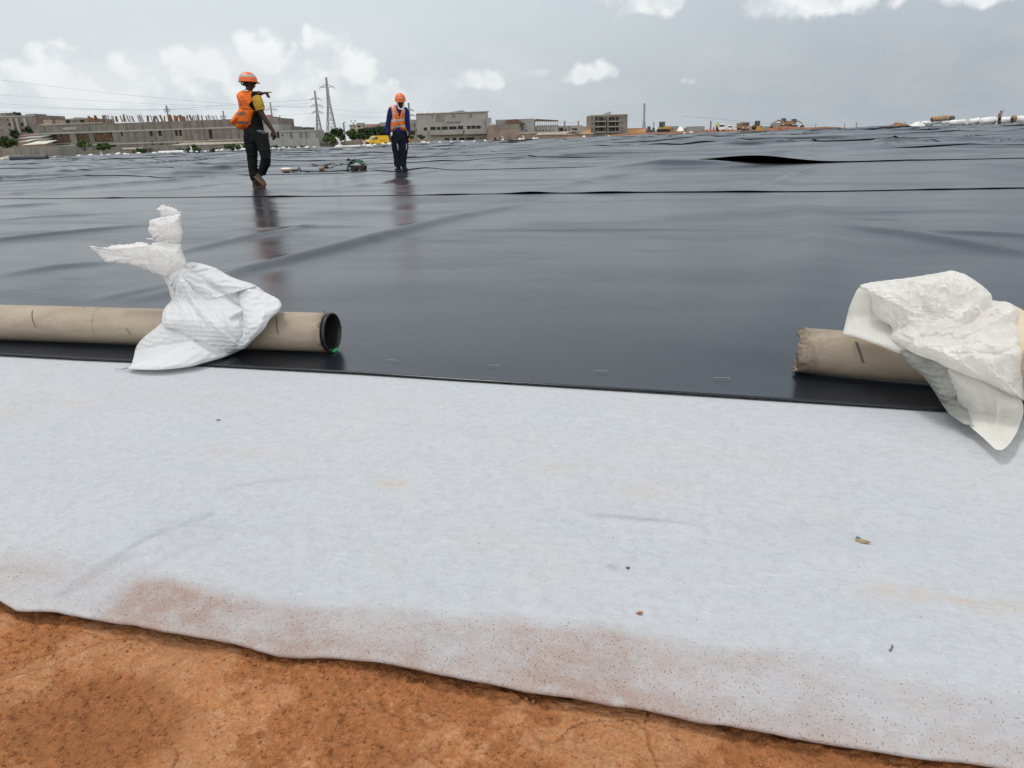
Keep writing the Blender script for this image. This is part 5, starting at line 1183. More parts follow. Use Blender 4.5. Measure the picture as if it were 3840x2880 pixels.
# ================================================================== PYLONS, POLES, WIRES
def pylon(label, px, pyt, pyb, D, wpx, arms, cat='pylon', group='high voltage pylons', bw=.16, mtl='steel'):
    a = P(px, pyt, D); b = P(px + (pyb - pyt) * math.tan(0) , pyb, D); zb = float(T(b.x, D)) - 1.0; zb = min(zb, b.z); H = a.z - zb
    k = abs(P(px+1, pyt, D).x - P(px, pyt, D).x); W = wpx * k / 2
    bw *= 1.55; root = empty('pylon', (a.x, D, zb), label, cat, group)
    def hw(z): f = z / H; return max(.22, W * (1 - f / .78)) if f < .62 else max(.25, W * (1 - .62/.78) * (1 - (f - .62) * 1.6))
    mb = MB(); zs = [0]; z = 0
    while z < H * .97: z += max(1.6, hw(z) * 2 * 1.05); zs.append(min(z, H))
    for z0, z1_ in zip(zs[:-1], zs[1:]):
        w0, w1 = hw(z0), hw(z1_); c0 = [(-w0,-w0),(w0,-w0),(w0,w0),(-w0,w0)]; c1 = [(-w1,-w1),(w1,-w1),(w1,w1),(-w1,w1)]
        for i in range(4):
            j = (i+1) % 4; mb.bar((*c0[i], z0), (*c1[i], z1_), bw * 1.4); mb.bar((*c0[i], z0), (*c1[j], z1_), bw * .7); mb.bar((*c0[j], z0), (*c1[i], z1_), bw * .7); mb.bar((*c1[i], z1_), (*c1[j], z1_), bw * .7)
    mb.build('mast', M[mtl], root)
    for (py, half) in arms:
        z = P(px, py, D).z - zb; h = half * k; am = MB()
        for sx in (-1, 1):
            w = hw(z); tip = (sx * h, 0, z)
            for y in (-w, w): am.bar((sx*w*.9, y, z), tip, bw); am.bar((sx*w*.9, y, z + h*.22 + .5), tip, bw * .8)
            am.bar((sx*h*.5, 0, z), (sx*h*.45, 0, z + h*.12 + .3), bw*.7); am.bar(tip, (sx*h, 0, z - max(1.2, h*.3)), bw*.8)
        am.build('cross_arm', M[mtl], root)
    return root
pylon('lattice pylon with three stacked cross arms, left of the tallest pylon', 1180, 338, 505, 480, 27, [(372, 19), (398, 22), (422, 20)], bw=.22)
pylon('tallest slender lattice pylon with one wide cross arm near its top', 1222, 284, 483, 430, 44, [(327, 28)], bw=.20)
pylon('pale pylon just right of the pointing worker', 1013, 384, 470, 700, 18, [(412, 22)], bw=.26)
pylon('small pylon rising over the orange column stubs', 623, 394, 460, 760, 12, [(411, 12), (418, 9)], bw=.34)
pylon('small pylon left of the pointing worker vest', 836, 416, 455, 800, 12, [(438, 10), (448, 9)], bw=.34)
pylon('pylon behind the elbow of the bowed worker', 1532, 386, 462, 560, 12, [(414, 17), (434, 20)], bw=.36)
pylon('lone slim lattice mast right of the block of flats', 2417, 387, 490, 420, 13, [(400, 3)], cat='mast', group=None, bw=.16)
def pole(label, px, yt, yb, D, arms=(), w=.22, lean=0):
    a = P(px, yt, D); zb = min(float(T(a.x, D)) - .5, P(px, yb, D).z); root = empty('utility_pole', (a.x, D, zb), label, 'pole', 'utility poles')
    mb = MB(); mb.tube([(0,0,0),(lean,0,a.z-zb)], [w/2*1.3, w/2], 8); mb.build('shaft', M['rebar'], root)
    k = abs(P(px+1, yt, D).x - a.x)
    for (dx0, dy0, dx1, dy1) in arms:
        mb = MB(); mb.bar((dx0*k+lean, 0, a.z-zb-dy0*k), (dx1*k+lean, 0, a.z-zb-dy1*k), .14); mb.build('arm', M['rebar'], root)
pole('slim pole with a slanting arm above the green trees', 1288, 459, 505, 200, [(-2,4,9,-2),(-3,8,3,6)], .4)
pole('pole with a branching bracket left of the tall pylons', 1078, 459, 490, 260, [(0,4,-13,-8),(0,4,13,-7),(-13,-8,-5,-9),(4,-9,13,-7)], .35)
pole('pole with a branching bracket below the far beige house', 1325, 461, 505, 230, [(0,4,-10,-8),(0,4,10,-8),(-10,-8,-3,-9),(3,-9,10,-8)], .3)
pole('grey pole right of the colonnade', 2117, 453, 480, 280, [(-3,2,3,1),(-3,6,3,5)], .6)
pole('pole with a flat crossbar right of the colonnade', 2169, 455, 480, 280, [(-5,0,6,-1)], .5)
pole('slim pole behind the small digger', 2452, 458, 490, 300, [(-3,2,3,2)], .35)
pole('dark pole left of the worker in lime', 2666, 453, 495, 220, [], .4)
pole('far pole over the crest of the liner at the right', 3213, 460, 480, 300, [(-3,2,3,2)], .3)
pole('farther pole over the crest of the liner', 3168, 462, 480, 340, [(-3,2,3,2)], .25)
pole('farthest thin pole over the red spoil', 3060, 462, 480, 360, [(-2,2,2,2)], .25)
def wirept(px, py, D): return P(px, py, D)
def cable(label, pts, D, r=.05):
    c = catmull([(x, y) for x, y in pts], 6, False); mb = MB(); mb.tube([P(x, y, D) for x, y in c], [r] * len(c), 4)
    tag(mb.build('power_line', M['wire'], None, True), label, 'cable', 'overhead power lines')
cable('highest power line crossing the clouds at the left', [(-200,282),(0,300),(400,348),(800,385),(1100,402),(1222,404)], 430, .055)
cable('second highest power line at the left', [(-200,335),(0,356),(400,380),(700,395),(1000,398),(1180,385)], 450, .05)
cable('third power line from the top at the left', [(-200,378),(0,389),(300,407),(600,411),(880,392),(1180,372)], 470, .07)
cable('fourth power line from the top at the left', [(-200,392),(0,400),(300,410),(640,412),(900,405),(1180,398)], 470, .06)
cable('lowest power line at the left, just over the roofs', [(-200,412),(0,418),(300,432),(700,440),(1000,436),(1180,424)], 480, .05)
cable('power line sagging between the tall pylons and the bowed worker', [(1222,404),(1340,420),(1450,420),(1532,416)], 480, .05)
cable('lower power line sagging between the tall pylons and the bowed worker', [(1200,424),(1330,438),(1450,440),(1532,436)], 480, .05)
cable('thin wire between the two poles right of the colonnade', [(2090,462),(2117,457),(2145,462),(2169,457)], 280, .05)
cable('long faint wire behind the worker in lime', [(2560,436),(2700,447),(2900,466),(3060,470)], 330, .05)
# ================================================================== YELLOW VAN
def van():
    D = 148; a = P(1415, 546, D); zb = float(T(a.x, D)); root = empty('van', (a.x, D, a.z + .05), 'yellow panel van parked by the concrete fence', 'van')
    root.rotation_euler = (0, 0, R(38)); root.scale = (.86,)*3
    sc_ = 1.0
    # side profile x (length, nose at -x), z
    prof = [(-2.35,.45),(-2.42,.75),(-2.35,1.05),(-1.55,1.22),(-.85,1.88),(-.5,1.97),(2.25,1.97),(2.38,1.8),(2.4,.45)]
    mb = MB(); mb.prism(prof, 'y', -.95, .95); b = mb.build('body', M['yellow'], root)
    bv = b.modifiers.new('b', 'BEVEL'); bv.width = .07; bv.segments = 2
    mb = MB(); mb.add([(-1.53,-.80,1.27),(-1.53,.80,1.27),(-.90,.74,1.84),(-.90,-.74,1.84),(-1.50,-.80,1.30),(-1.50,.80,1.30),(-.87,.74,1.87),(-.87,-.74,1.87)], [(3,2,1,0),(4,5,6,7),(0,1,5,4),(1,2,6,5),(2,3,7,6),(3,0,4,7)])
    for i in range(8): x, y, z = mb.v[i]; mb.v[i] = (x - .035, y, z + .035)
    mb.build('windscreen', M['glassp'], root)
    for s in (-1, 1):
        mb = MB(); mb.prism([(-1.35,1.25),(-.80,1.78),(-.25,1.78),(-.25,1.22)], 'y', s*.955 - .005, s*.955 + .012); mb.build('side_window', M['glass'], root)
        mb = MB(); mb.box(-1.42, -1.28, s*.98, s*1.18, 1.22, 1.45); mb.build('mirror', M['rubber'], root)
        for x in (-1.55, 1.5):
            w_ = MB(); w_.tube([(x, s*.72, .33), (x, s*.97, .33)], [.33, .33], 20); ob = w_.build('wheel', M['rubber'], root, False)
            h = MB(); h.tube([(x, s*.96, .33), (x, s*.985, .33)], [.17, .17], 14); h.build('rim', M['steel'], ob)
        mb = MB(); mb.box(-2.41, -2.30, s*.55 - .16, s*.55 + .2, .88, 1.04); mb.build('headlight', M['white'], root)
    mb = MB(); mb.box(-2.46, -2.36, -.85, .85, .42, .68); mb.build('bumper', M['rubber'], root)
    mb = MB(); mb.box(-2.44, -2.38, -.4, .4, .74, .86); mb.build('grille', M['rubber'], root)
    mb = MB(); mb.box(.2, 1.9, -.956, -.951, .95, 1.12); mb.build('red_stripe', mat('ochre_stripe', (.45,.24,.02)), root)
van()
# ================================================================== EARTH MACHINES (far away, small)
def wheel(mb_root, x, y, z, r, w, m='rubber'):
    mb = MB(); mb.tube([(x, y - w/2, z), (x, y + w/2, z)], [r, r], 18); o = mb.build('wheel', M[m], mb_root)
    h = MB(); h.tube([(x, y - w/2 - .03, z), (x, y - w/2 - .001, z)], [r*.45, r*.45], 12); h.build('rim', M['mbrown'], o)
def loader(label, px, py, D, sc_, rz, body='mbrown', bucket=True, group='earth moving machines'):
    a = P(px, py, D); root = empty('wheel_loader', a, label, 'loader', group); root.rotation_euler = (0, 0, R(rz)); root.scale = (sc_,)*3
    for x in (-1.5, 1.5):
        for y in (-.95, .95): wheel(root, x, y, .75, .75, .5)
    mb = MB(); mb.prism([(.2,.9),(2.7,.9),(2.8,1.7),(2.5,2.0),(.2,2.1)], 'y', -.85, .85); mb.build('engine_hood', M[body], root)
    mb = MB(); mb.box(-2.2, .2, -.55, .55, .8, 1.4); mb.build('front_frame', M[body], root)
    mb = MB(); mb.box(-.9, .5, -.75, .75, 1.42, 1.6); mb.box(-.9, .5, -.75, .75, 3.1, 3.25)
    for x in (-.85, .4):
        for y in (-.7, .7): mb.box(x, x+.1, y-.05, y+.05, 1.6, 3.1)
    c = mb.build('cab', M['steeld'], root); mb = MB(); mb.box(-.82, .42, -.66, .66, 1.62, 3.05); mb.build('cab_glass', M['glass'], c)
    if bucket:
        mb = MB()
        for y in (-.4, .4): mb.tube([(-1.0, y, 1.5), (-2.2, y, 1.3), (-3.0, y, .6)], [.12]*3, 6)
        mb.build('lift_arm', M[body], root)
        mb = MB(); mb.prism([(-3.0,.9),(-2.9,.1),(-3.9,.05),(-3.95,.15),(-3.1,.25),(-3.15,.9)], 'y', -1.25, 1.25); mb.build('bucket', M[body], root)
def dozer(label, px, py, D, sc_, rz, group='earth moving machines'):
    a = P(px, py, D); root = empty('bulldozer', a, label, 'bulldozer', group); root.rotation_euler = (0, 0, R(rz)); root.scale = (sc_,)*3
    for y in (-1.0, 1.0):
        mb = MB(); n = 10; pts = [(-1.5 + .45*math.cos(t), .5 + .45*math.sin(t)) for t in [math.pi/2 + math.pi*i/n for i in range(n+1)]] + [(1.5 + .45*math.cos(t), .5 + .45*math.sin(t)) for t in [-math.pi/2 + math.pi*i/n for i in range(n+1)]]
        mb.prism(pts, 'y', y-.25, y+.25); mb.build('track', M['rubber'], root)
    mb = MB(); mb.prism([(-1.9,.75),(-1.9,1.7),(-.2,1.8),(-.2,1.5),(1.7,1.5),(1.7,.75)], 'y', -.7, .7); mb.build('body', M['myellow'], root)
    mb = MB(); mb.box(-.1, 1.3, -.75, .75, 1.5, 1.8); mb.box(-.15, 1.4, -.8, .8, 2.95, 3.1)
    for x in (-.08, 1.2):
        for y in (-.7, .7): mb.box(x, x+.1, y-.05, y+.05, 1.8, 2.95)
    c = mb.build('cab', M['steeld'], root); mb = MB(); mb.box(0, 1.2, -.62, .62, 1.8, 2.9); mb.build('cab_glass', M['glass'], c)
    mb = MB(); mb.prism([(-2.75,.1),(-2.6,.6),(-2.75,1.3),(-2.62,1.3),(-2.45,.6),(-2.6,.1)], 'y', -1.6, 1.6); mb.build('blade', M['mbrown'], root)
    mb = MB(); mb.tube([(-2.5,-.8,.6),(-1.2,-.8,.6)], [.1,.1], 6); mb.build('push_arm', M['mbrown'], root)
    mb = MB(); mb.tube([(-2.5,.8,.6),(-1.2,.8,.6)], [.1,.1], 6); mb.build('push_arm', M['mbrown'], root)
def excavator(label, px, py, D, sc_, rz, boom=((0.6,1.6),(2.6,3.2),(4.6,2.6),(5.2,.9)), group='earth moving machines'):
    a = P(px, py, D); root = empty('excavator', a, label, 'excavator', group); root.rotation_euler = (0, 0, R(rz)); root.scale = (sc_,)*3
    for y in (-1.0, 1.0):
        mb = MB(); n = 8; pts = [(-1.5 + .4*math.cos(t), .42 + .4*math.sin(t)) for t in [math.pi/2 + math.pi*i/n for i in range(n+1)]] + [(1.5 + .4*math.cos(t), .42 + .4*math.sin(t)) for t in [-math.pi/2 + math.pi*i/n for i in range(n+1)]]
        mb.prism(pts, 'y', y-.25, y+.25); mb.build('track', M['rubber'], root)
    mb = MB(); mb.prism([(-2.1,1.0),(-2.3,1.9),(-.2,2.0),(-.2,1.6),(1.3,1.6),(1.3,1.0)], 'y', -1.1, 1.1); mb.build('body', M['mbrown'], root)
    mb = MB(); mb.box(-.1, 1.35, -1.1, -.1, 1.62, 2.9); c = mb.build('cab', M['steeld'], root); mb = MB(); mb.box(.1, 1.37, -1.12, -.08, 1.9, 2.7); mb.build('cab_glass', M['glass'], c)
    mb = MB(); mb.tube([(boom[0][0], .3, boom[0][1]), (boom[1][0], .3, boom[1][1]), (boom[2][0], .3, boom[2][1])], [.22,.26,.15], 6); mb.build('boom', M['mbrown'], root)
    mb = MB(); mb.tube([(boom[2][0], .3, boom[2][1]), (boom[3][0], .3, boom[3][1])], [.16,.12], 6); mb.build('dipper', M['mbrown'], root)
    mb = MB(); x, z = boom[3]; mb.prism([(x,z),(x-.9,z-.2),(x-.8,z-.9),(x,z-.9),(x+.3,z-.3)], 'y', -.2, .8); mb.build('bucket', M['rubber'], root)
def truck(label, px, py, D, sc_, rz, m='myellow', group='site trucks', load=True):
    a = P(px, py, D); root = empty('truck', a, label, 'truck', group); root.rotation_euler = (0, 0, R(rz)); root.scale = (sc_,)*3
    for x in (-2.2, 1.2, 2.5):
        for y in (-1.0, 1.0): wheel(root, x, y, .5, .5, .35)
    mb = MB(); mb.box(-3.2, 3.3, -.5, .5, .6, .9); mb.build('chassis', M['rubber'], root)
    mb = MB(); mb.prism([(-3.3,.6),(-3.35,1.6),(-3.1,2.6),(-1.6,2.7),(-1.6,.6)], 'y', -1.15, 1.15); c = mb.build('cab', M[m], root)
    mb = MB(); mb.box(-3.38, -3.15, -1.0, 1.0, 1.65, 2.4); mb.build('windscreen', M['glass'], c)
    for s in (-1, 1): mb = MB(); mb.box(-3.4, -3.34, s*.8-.18, s*.8+.18, .85, 1.1); mb.build('headlight', M['white'], c)
    if load: mb = MB(); mb.prism([(-1.4,1.0),(-1.5,2.5),(3.5,2.5),(3.4,1.0)], 'y', -1.2, 1.2); mb.build('tipper_body', M[m], root)
def cont(label, px0, px1, yt, yb, D, m='container', group='grey cabins and containers', dep=2.6):
    a = P(px0, yb, D); b = P(px1, yb, D); h = P(px0, yt, D).z - a.z; hw = (b.x - a.x)/2; root = empty('container', ((a.x+b.x)/2, D, a.z - .3), label, 'container', group)
    mb = MB(); n = max(4, int(hw*2/.35)); V = []
    for i in range(n):
        x0 = -hw + 2*hw*i/n; x1 = -hw + 2*hw*(i+1)/n; o = .04 if i % 2 else 0; mb.box(x0, x1-.001, o, dep, 0, h+.3)
    mb.build('shell', M[m], root)
    for x in (-hw, hw): mb = MB(); mb.box(x-.06, x+.06, -.05, -.002, 0, h+.34); mb.build('corner_post', M['steel'], root)
    mb = MB(); mb.box(-hw, hw, -.06, dep+.02, h+.302, h+.38); mb.build('roof', M['steel'], root)
def mound(label, pts, D, depth, m='redearth', seed=1):
    """spoil heap: ridge line given in pixels, rounded towards and away from the camera"""
    c = catmull(pts, 5, False); nx = len(c); ny = 17; V = []
    for i, (x, y) in enumerate(c):
        top = P(x, y, D); zb = float(T(top.x, D)) - .5
        for j in range(ny):
            t = -1 + 2*j/(ny-1); e = (1 - abs(t)**1.6)
            n_ = float(vn(top.x*.6, t*depth*.6, 0, seed))*.18 + float(vn(top.x*2, t*depth*2, 0, seed+1))*.07
            V.append((top.x + .3*n_, D + t*depth/2, zb + (top.z - zb)*e + n_*e))
    V = np.array(V); cx = V[:, 0].mean(); V[:, 0] -= cx; V[:, 1] -= D; f = gridfaces(ny, nx)
    o = mesh_from('spoil_heap', V, f[:, ::-1], M[m], None, True); o.location = (cx, D, 0); tag(o, label, 'spoil heap', 'heaps of red earth')
mound('long low bank of red earth in front of the long pitched shed', [(2095,520),(2130,514),(2165,512),(2215,517),(2260,513),(2330,505)], 165, 10, seed=1)
mound('red earth bank running from the block of flats to the bulldozer', [(2260,510),(2330,503),(2400,498),(2470,497),(2540,493),(2600,491),(2650,492)], 200, 14, seed=2)
mound('low red earth bank behind the worker in lime', [(2640,496),(2720,490),(2800,488),(2870,486),(2900,480)], 215, 14, seed=3)
mound('dark red spoil heap under the excavators', [(2880,486),(2915,476),(2960,473),(3000,477),(3050,478),(3090,476),(3130,477),(3165,480)], 215, 12, seed=4)
mound('low brown spoil heap on the crest at the right', [(3308,474),(3330,468),(3350,465),(3368,461),(3380,463),(3398,465),(3420,470)], 150, 6, seed=5)
cont('orange sided tank container left of the bulldozer', 2404, 2432, 483, 499, 255, 'roofo')
loader('small dark loader between the orange container and the bulldozer', 2433, 499, 240, .62, 75, 'steeld')
loader('small blue grey tractor loader left of the bulldozer', 2450, 499, 245, .5, 80, 'steeld', False)
dozer('muddy yellow bulldozer with a tall cab on the red bank', 2489, 496, 225, .95, 150)
cont('long grey container right of the bulldozer', 2504, 2543, 475, 496, 250)
cont('pale grey container right of the white cloth covered heap', 2578, 2641, 476, 494, 260); cont('low grey cabin between the white heap and the pale container', 2567, 2582, 482, 492, 262)
mound('rounded pale covered heap between the grey containers', [(2538,494),(2544,480),(2552,473),(2560,479),(2565,494)], 240, 5, 'wsack', seed=6)
truck('dusty white site truck behind the worker in lime', 2703, 492, 190, .62, 80, 'white')
truck('white pickup in the middle of the far machines', 2739, 490, 230, .55, 70, 'white', load=False)
cont('pale low cabin right of the white pickup', 2751, 2775, 479, 489, 250, 'white')
truck('dusty yellow truck with a dark cab facing the camera', 2785, 491, 215, .85, 88, 'mbrown')
cont('grey container right of the dusty yellow truck', 2795, 2822, 475, 489, 250)
loader('orange yellow loader seen from the front', 2838, 489, 215, .78, 88, 'myellow')
cont('long grey container left of the red heap', 2869, 2903, 475, 485, 250); cont('grey container behind the red heap', 2899, 2930, 463, 482, 255)
excavator('brown excavator on the red heap with its boom to the left', 2945, 477, 222, .85, 172, ((.6,1.6),(2.4,2.3),(4.2,1.5),(4.9,.5))); excavator('brown excavator on the red heap with its boom to the right', 2966, 478, 226, .8, 12, ((.6,1.6),(2.4,2.2),(4.2,1.6),(5.0,.6)))
# red posts and small workers between the machines
for i, (x, y0, y1, D, lab) in enumerate([(2650,485,497,180,'red plastic post left of the dark pole'),(2664,484,497,180,'red plastic post beneath the dark pole'),(2676,475,497,175,'red plastic post left of the worker in lime'),(2885,478,489,170,'red plastic post below the left grey container'),(2923,469,487,170,'red plastic post in front of the red heap, left one'),(2952,470,487,170,'red plastic post in front of the red heap, right one')]):
    a = P(x, y1, D); h = P(x, y0, D).z - a.z; mb = MB(); mb.tube([(0,0,-.2),(0,0,h*.1),(0,0,h*.7),(0,0,h)], [.28,.22,.17,.1], 10)
    rt = empty('marker_post', a, lab, 'post', 'red marker posts'); mb.build('post_body', M['cone'], rt); mb = MB(); mb.tube([(0,0,h*.45),(0,0,h*.6)], [.21,.2], 10); mb.build('pale_band', M['slab'], rt)
# ================================================================== ROLLS AND SANDBAGS
def roll(name, label, px0, py0, px1, py1, Dv, rad, m, group=None, crumple=0, core=True, D2=None, cat='roll'):
    a = P(px0, py0, Dv); b = P(px1, py1, D2 or Dv); a.z = a.z; d = b - a; L_ = d.length; d.normalize(); root = empty(name, a, label, cat, group)
    side = d.cross(Vector((0,0,1))).normalized(); up = side.cross(d); n = 36; ns = 30; V = []
    for i in range(ns + 1):
        s = L_ * i / ns
        for k in range(n):
            an = 2*math.pi*k/n; r = rad * (1 + crumple*.10*float(vn(s*1.6, math.cos(an)*2, math.sin(an)*2, int(px0))) + crumple*.05*float(vn(s*5, math.cos(an)*5, math.sin(an)*5, int(px0)+3)))
            if crumple: r *= min(1, .55 + min(i, ns-i)*.2)
            V.append(a + d*s + (side*math.cos(an) + up*math.sin(an))*r)
    V = np.array(V); f = gridfaces(n, ns + 1, True); nn = len(V); V = np.vstack([V, np.array(a)[None], np.array(b)[None]]); k = np.arange(n)
    Fs = [list(q) for q in f] + [[int((i+1) % n), int(i), nn] for i in k] + [[ns*n+int(i), ns*n+int((i+1) % n), nn+1] for i in k]
    mesh_from('wrapped_roll', V, Fs, M[m], root, True, None, True)
    if core:
        for e, s in ((a, -1), (b, 1)):
            mb = MB(); mb.tube([e + d*s*.002, e + d*s*.09], [rad*.4, rad*.4], 16); mb.build('core_end', M['rubber'], root, False, True)
    return root
roll('liner_roll', 'dark roll of liner lying at the far left edge of the black sheets', 40, 594, 178, 591, 103, .34, 'rolld', 'far rolls')
roll('white_roll', 'long white pipe like roll left of the bushes', 596, 573, 688, 569, 118, .24, 'rollw', 'far rolls')
roll('white_roll', 'long thin white roll left of the yellow van', 1262, 551, 1352, 547, 128, .16, 'rollw', 'far rolls')
roll('white_roll', 'grey roll lying at the foot of the brown house', 1905, 528, 1965, 526, 150, .22, 'container', 'far rolls')
RD = 118
for i, (x0, y0, x1, y1, rd, lab, D) in enumerate([(3455,461,3500,459,.32,'small wrapped white roll at the left end of the pile, under the tan core',122),(3488,460,3530,456,.34,'second wrapped white roll from the left, under the tan core',119),(3528,460,3572,455,.36,'wrapped white roll under the dark drum',117),(3560,460,3622,456,.42,'wrapped white roll at the right end of the small pile',114),
        (3634,458,3672,452,.52,'stubby white roll left of the long bright roll',108),(3676,456,3735,449,.56,'long bright white roll left of the far standing worker',107),(3742,452,3800,448,.50,'white roll just right of the far standing worker',106),(3815,449,3880,446,.66,'large white roll at the right edge of the photo',104)]):
    roll('white_roll', lab, x0, y0 + 1, x1, y1 + 1, D, rd * .86, 'rollw', 'wrapped white rolls on the crest', 1, False)
roll('tan_core', 'fat tan core roll lying on top of the white rolls', 3494, 447, 3556, 442, 117, .40, 'rollt', None)
root = empty('dark_drum', P(3564, 444, 117), 'dark square winder at the end of the tan core', 'drum'); mb = MB(); mb.tube([(-.2,0,0),(.45,0,0)], [.42,.42], 8); mb.build('drum_body', M['steeld'], root); mb = MB(); mb.tube([(.46,0,0),(.6,0,0)], [.2,.2], 8); mb.build('hub', M['rubber'], root)
roll('spool', 'brown disc ended spool right of the far standing worker', 3797, 447, 3806, 446, 103, .46, 'mbrown', None, core=True)
mound('pile of pale rags left of the wrapped rolls', [(3408,468),(3420,464),(3430,459),(3441,456),(3452,458),(3466,466)], 120, 2.5, 'wsack', 8)
for i, (x, y, dx) in enumerate([(3352,461,4),(3397,458,-4),(3455,461,6)]):
    a = P(x, y+8, 140); mb = MB(); mb.tube([a, a + Vector((dx*.05, 0, .35)), a + Vector((dx*.14, 0, .55))], [.05,.04,.02], 5)
    o = mb.build('broken_stake', M['bark'], None); tag(o, ['leftmost bent dark stake on the brown spoil heap','middle bent dark stake on the brown spoil heap','bent dark stake beside the wrapped rolls'][i], 'stake', 'dark stakes on the crest')
# small sandbags along the far edge
bagv = []
def bagmesh(seed, horn):
    rnd = random.Random(seed); mb = MB(); mb.ball((0,0,.14), (.34,.22,.16), 14)
    for i in range(len(mb.v)):
        x, y, z = mb.v[i]; f = 1 + .22*float(vn(x*5, y*5, z*5, seed)); mb.v[i] = (x*f, y*f, max(0, z*f))
    if horn: mb.tube([(.05,0,.2),(.12,0,.42),(.02,.02,.60),(-.16,.02,.78)], [.13,.07,.08,.02], 7)
    return mb
far_y = lambda x: float(np.interp(x, [0,600,1200,1800,2400], [602,578,556,533,509]))
spots = [(8,0,1.0),(205,0,.9),(295,0,1.1),(342,0,1.2),(381,1,.8),(408,0,1.0),(443,0,1.5),(470,0,1.1),(480,0,.8),(521,0,1.2),(577,0,1.1),(585,0,.7),(632,0,.8),(685,0,.8),(718,1,1.3),(738,0,.8),(770,0,.8),(815,0,1.1),(832,0,1.3),(883,1,.7),(907,1,1.2),(915,0,1.3),(1012,0,1.2),(1027,0,1.1),(1045,0,.8),(1063,0,1.0),(1085,0,.9),(1120,0,1.0),(1150,0,1.2),(1180,0,.9),(1271,1,1.9),(1365,1,1.1),(1388,0,1.6),(1405,0,1.0),(1440,0,1.3),(1462,0,1.4),(1530,0,1.2),(1588,0,1.5),(1605,0,1.1),(1650,0,1.0),(1692,0,.9),(1735,0,1.0),(1778,0,.9),(1820,0,1.0),(1885,1,1.0),(1950,0,1.1),(1962,1,1.0),(2003,0,1.2),(2015,0,1.0),(2190,0,1.1),(2284,0,.7),(2420,0,.8),(2565,0,.8),(2592,0,1.2)]
protos = [bagmesh(1, False).build('sandbag', M['wsack'], None, True), bagmesh(2, True).build('sandbag', M['wsack'], None, True), bagmesh(3, False).build('sandbag', M['wsack'], None, True)]
used = [False]*3
for i, (x, horn, s) in enumerate(spots):
    k = 1 if horn else (0 if i % 2 else 2); o = protos[k] if not used[k] else protos[k].copy()
    if used[k]: C.objects.link(o)
    used[k] = True
    y = far_y(x) - 1 if x not in (1271, 1388) else (562 if x == 1271 else 559)
    D = float(np.interp(x, [0,1200,2600], [112,122,138])) if x not in (1271, 1388) else 96
    g = P(x, y, D); g.z = max(g.z, float(T(g.x, D)) + .03) if x not in (1271, 1388) else float(T(g.x, D)) + .05
    o.location = g; o.scale = (s*.92, s*.92, s*1.0); o.rotation_euler = (0, 0, random.uniform(-.6, .6) + (0 if horn else random.choice([0, 3.14])))
    if x == 1271: tag(o, 'larger white tied sandbag with a curved ear, left of the yellow van', 'sandbag', 'small white sandbags on the far edge')
    elif x == 1388: tag(o, 'white sandbag lying in front of the yellow van', 'sandbag', 'small white sandbags on the far edge')
    else: tag(o, 'small white sandbag weighing down the far edge of the black liner', 'sandbag', 'small white sandbags on the far edge')
# ================================================================== WELDING MACHINE WITH ITS CABLES
def welder():
    g = G(1340, 640); s = 1 / (F / g.length) * 1.0
    root = empty('welding_machine', g, 'green welding machine with black handle on the liner, between the two workers', 'machine')
    k = (g - Vector((0,0,EYE))).length / F                # metres per photo pixel there
    X_ = lambda px: (px - 1340) * k; Z_ = lambda py: (640 - py) * k
    mb = MB(); mb.tube([(X_(1318),0,Z_(622)),(X_(1324),0,Z_(613)),(X_(1340),0,Z_(611)),(X_(1358),0,Z_(616)),(X_(1368),0,Z_(624))], [(.05,.05),(.09,.08),(.11,.09),(.09,.08),(.05,.05)], 12, ref=(0,1,0), round_ends=True); mb.build('green_cover', M['greenm'], root, True)
    mb = MB(); mb.tube([(X_(1325),-.05,Z_(622)),(X_(1345),-.1,Z_(620)),(X_(1362),-.06,Z_(627))], [(.06,.04),(.09,.06),(.05,.04)], 10, ref=(0,1,0), round_ends=True); mb.build('pale_side_panel', M['steel'], root, True)
    mb = MB(); mb.box(X_(1326), X_(1367), -.16, .16, .05, .13); mb.build('chassis', M['rubber'], root)
    for x in (1332, 1360):
        for y in (-.18, .18):
            mb = MB(); mb.tube([(X_(x), y-.03, .07),(X_(x), y+.03, .07)], [.07,.07], 14); mb.build('wheel', M['rubber'], root, False)
    mb = MB(); mb.tube([(X_(1326),-.1,.12),(X_(1312),-.1,Z_(624)),(X_(1313),-.1,Z_(616)),(X_(1320),-.1,Z_(612)),(X_(1328),-.1,Z_(604)),(X_(1340),-.08,Z_(602))], [.016]*6, 7); mb.build('handle', M['rubber'], root, True)
    mb = MB(); mb.tube([(X_(1312),-.1,.14),(X_(1309),-.1,.03)], [.02,.02], 7); mb.build('support_foot', M['rubber'], root, True)
    mb = MB(); mb.tube([(X_(1360),-.1,Z_(618)),(X_(1372),-.1,Z_(612)),(X_(1371),-.1,Z_(622)),(X_(1362),-.1,Z_(630))], [.02]*4, 7); mb.build('hot_nozzle', M['steel'], root, True)
    return root
welder()
def ground_cable(label, pts, r, lift=None):
    c = catmull(pts, 6, False); q = []
    for i, (x, y) in enumerate(c): g = G(x, y, 0.0); q.append(g + Vector((0, 0, r + .012 + (0.02 + .02*math.sin(i*.9) if lift else 0))))
    mb = MB(); mb.tube(q, [r]*len(q), 6); tag(mb.build('cable', M['blackplastic'], None, True), label, 'cable', 'cables of the welding machine')
ground_cable('black cable looping from the welding machine back past the far seam', [(1120,634),(1200,624),(1270,612),(1306,604),(1320,603)], .016)
ground_cable('black cable curving from the plug up to the welding machine', [(1200,641),(1240,632),(1275,620),(1296,608),(1308,603)], .016)
ground_cable('black cable running straight along the liner to the welding machine', [(1078,643),(1150,646),(1230,647),(1300,643),(1326,638)], .016)
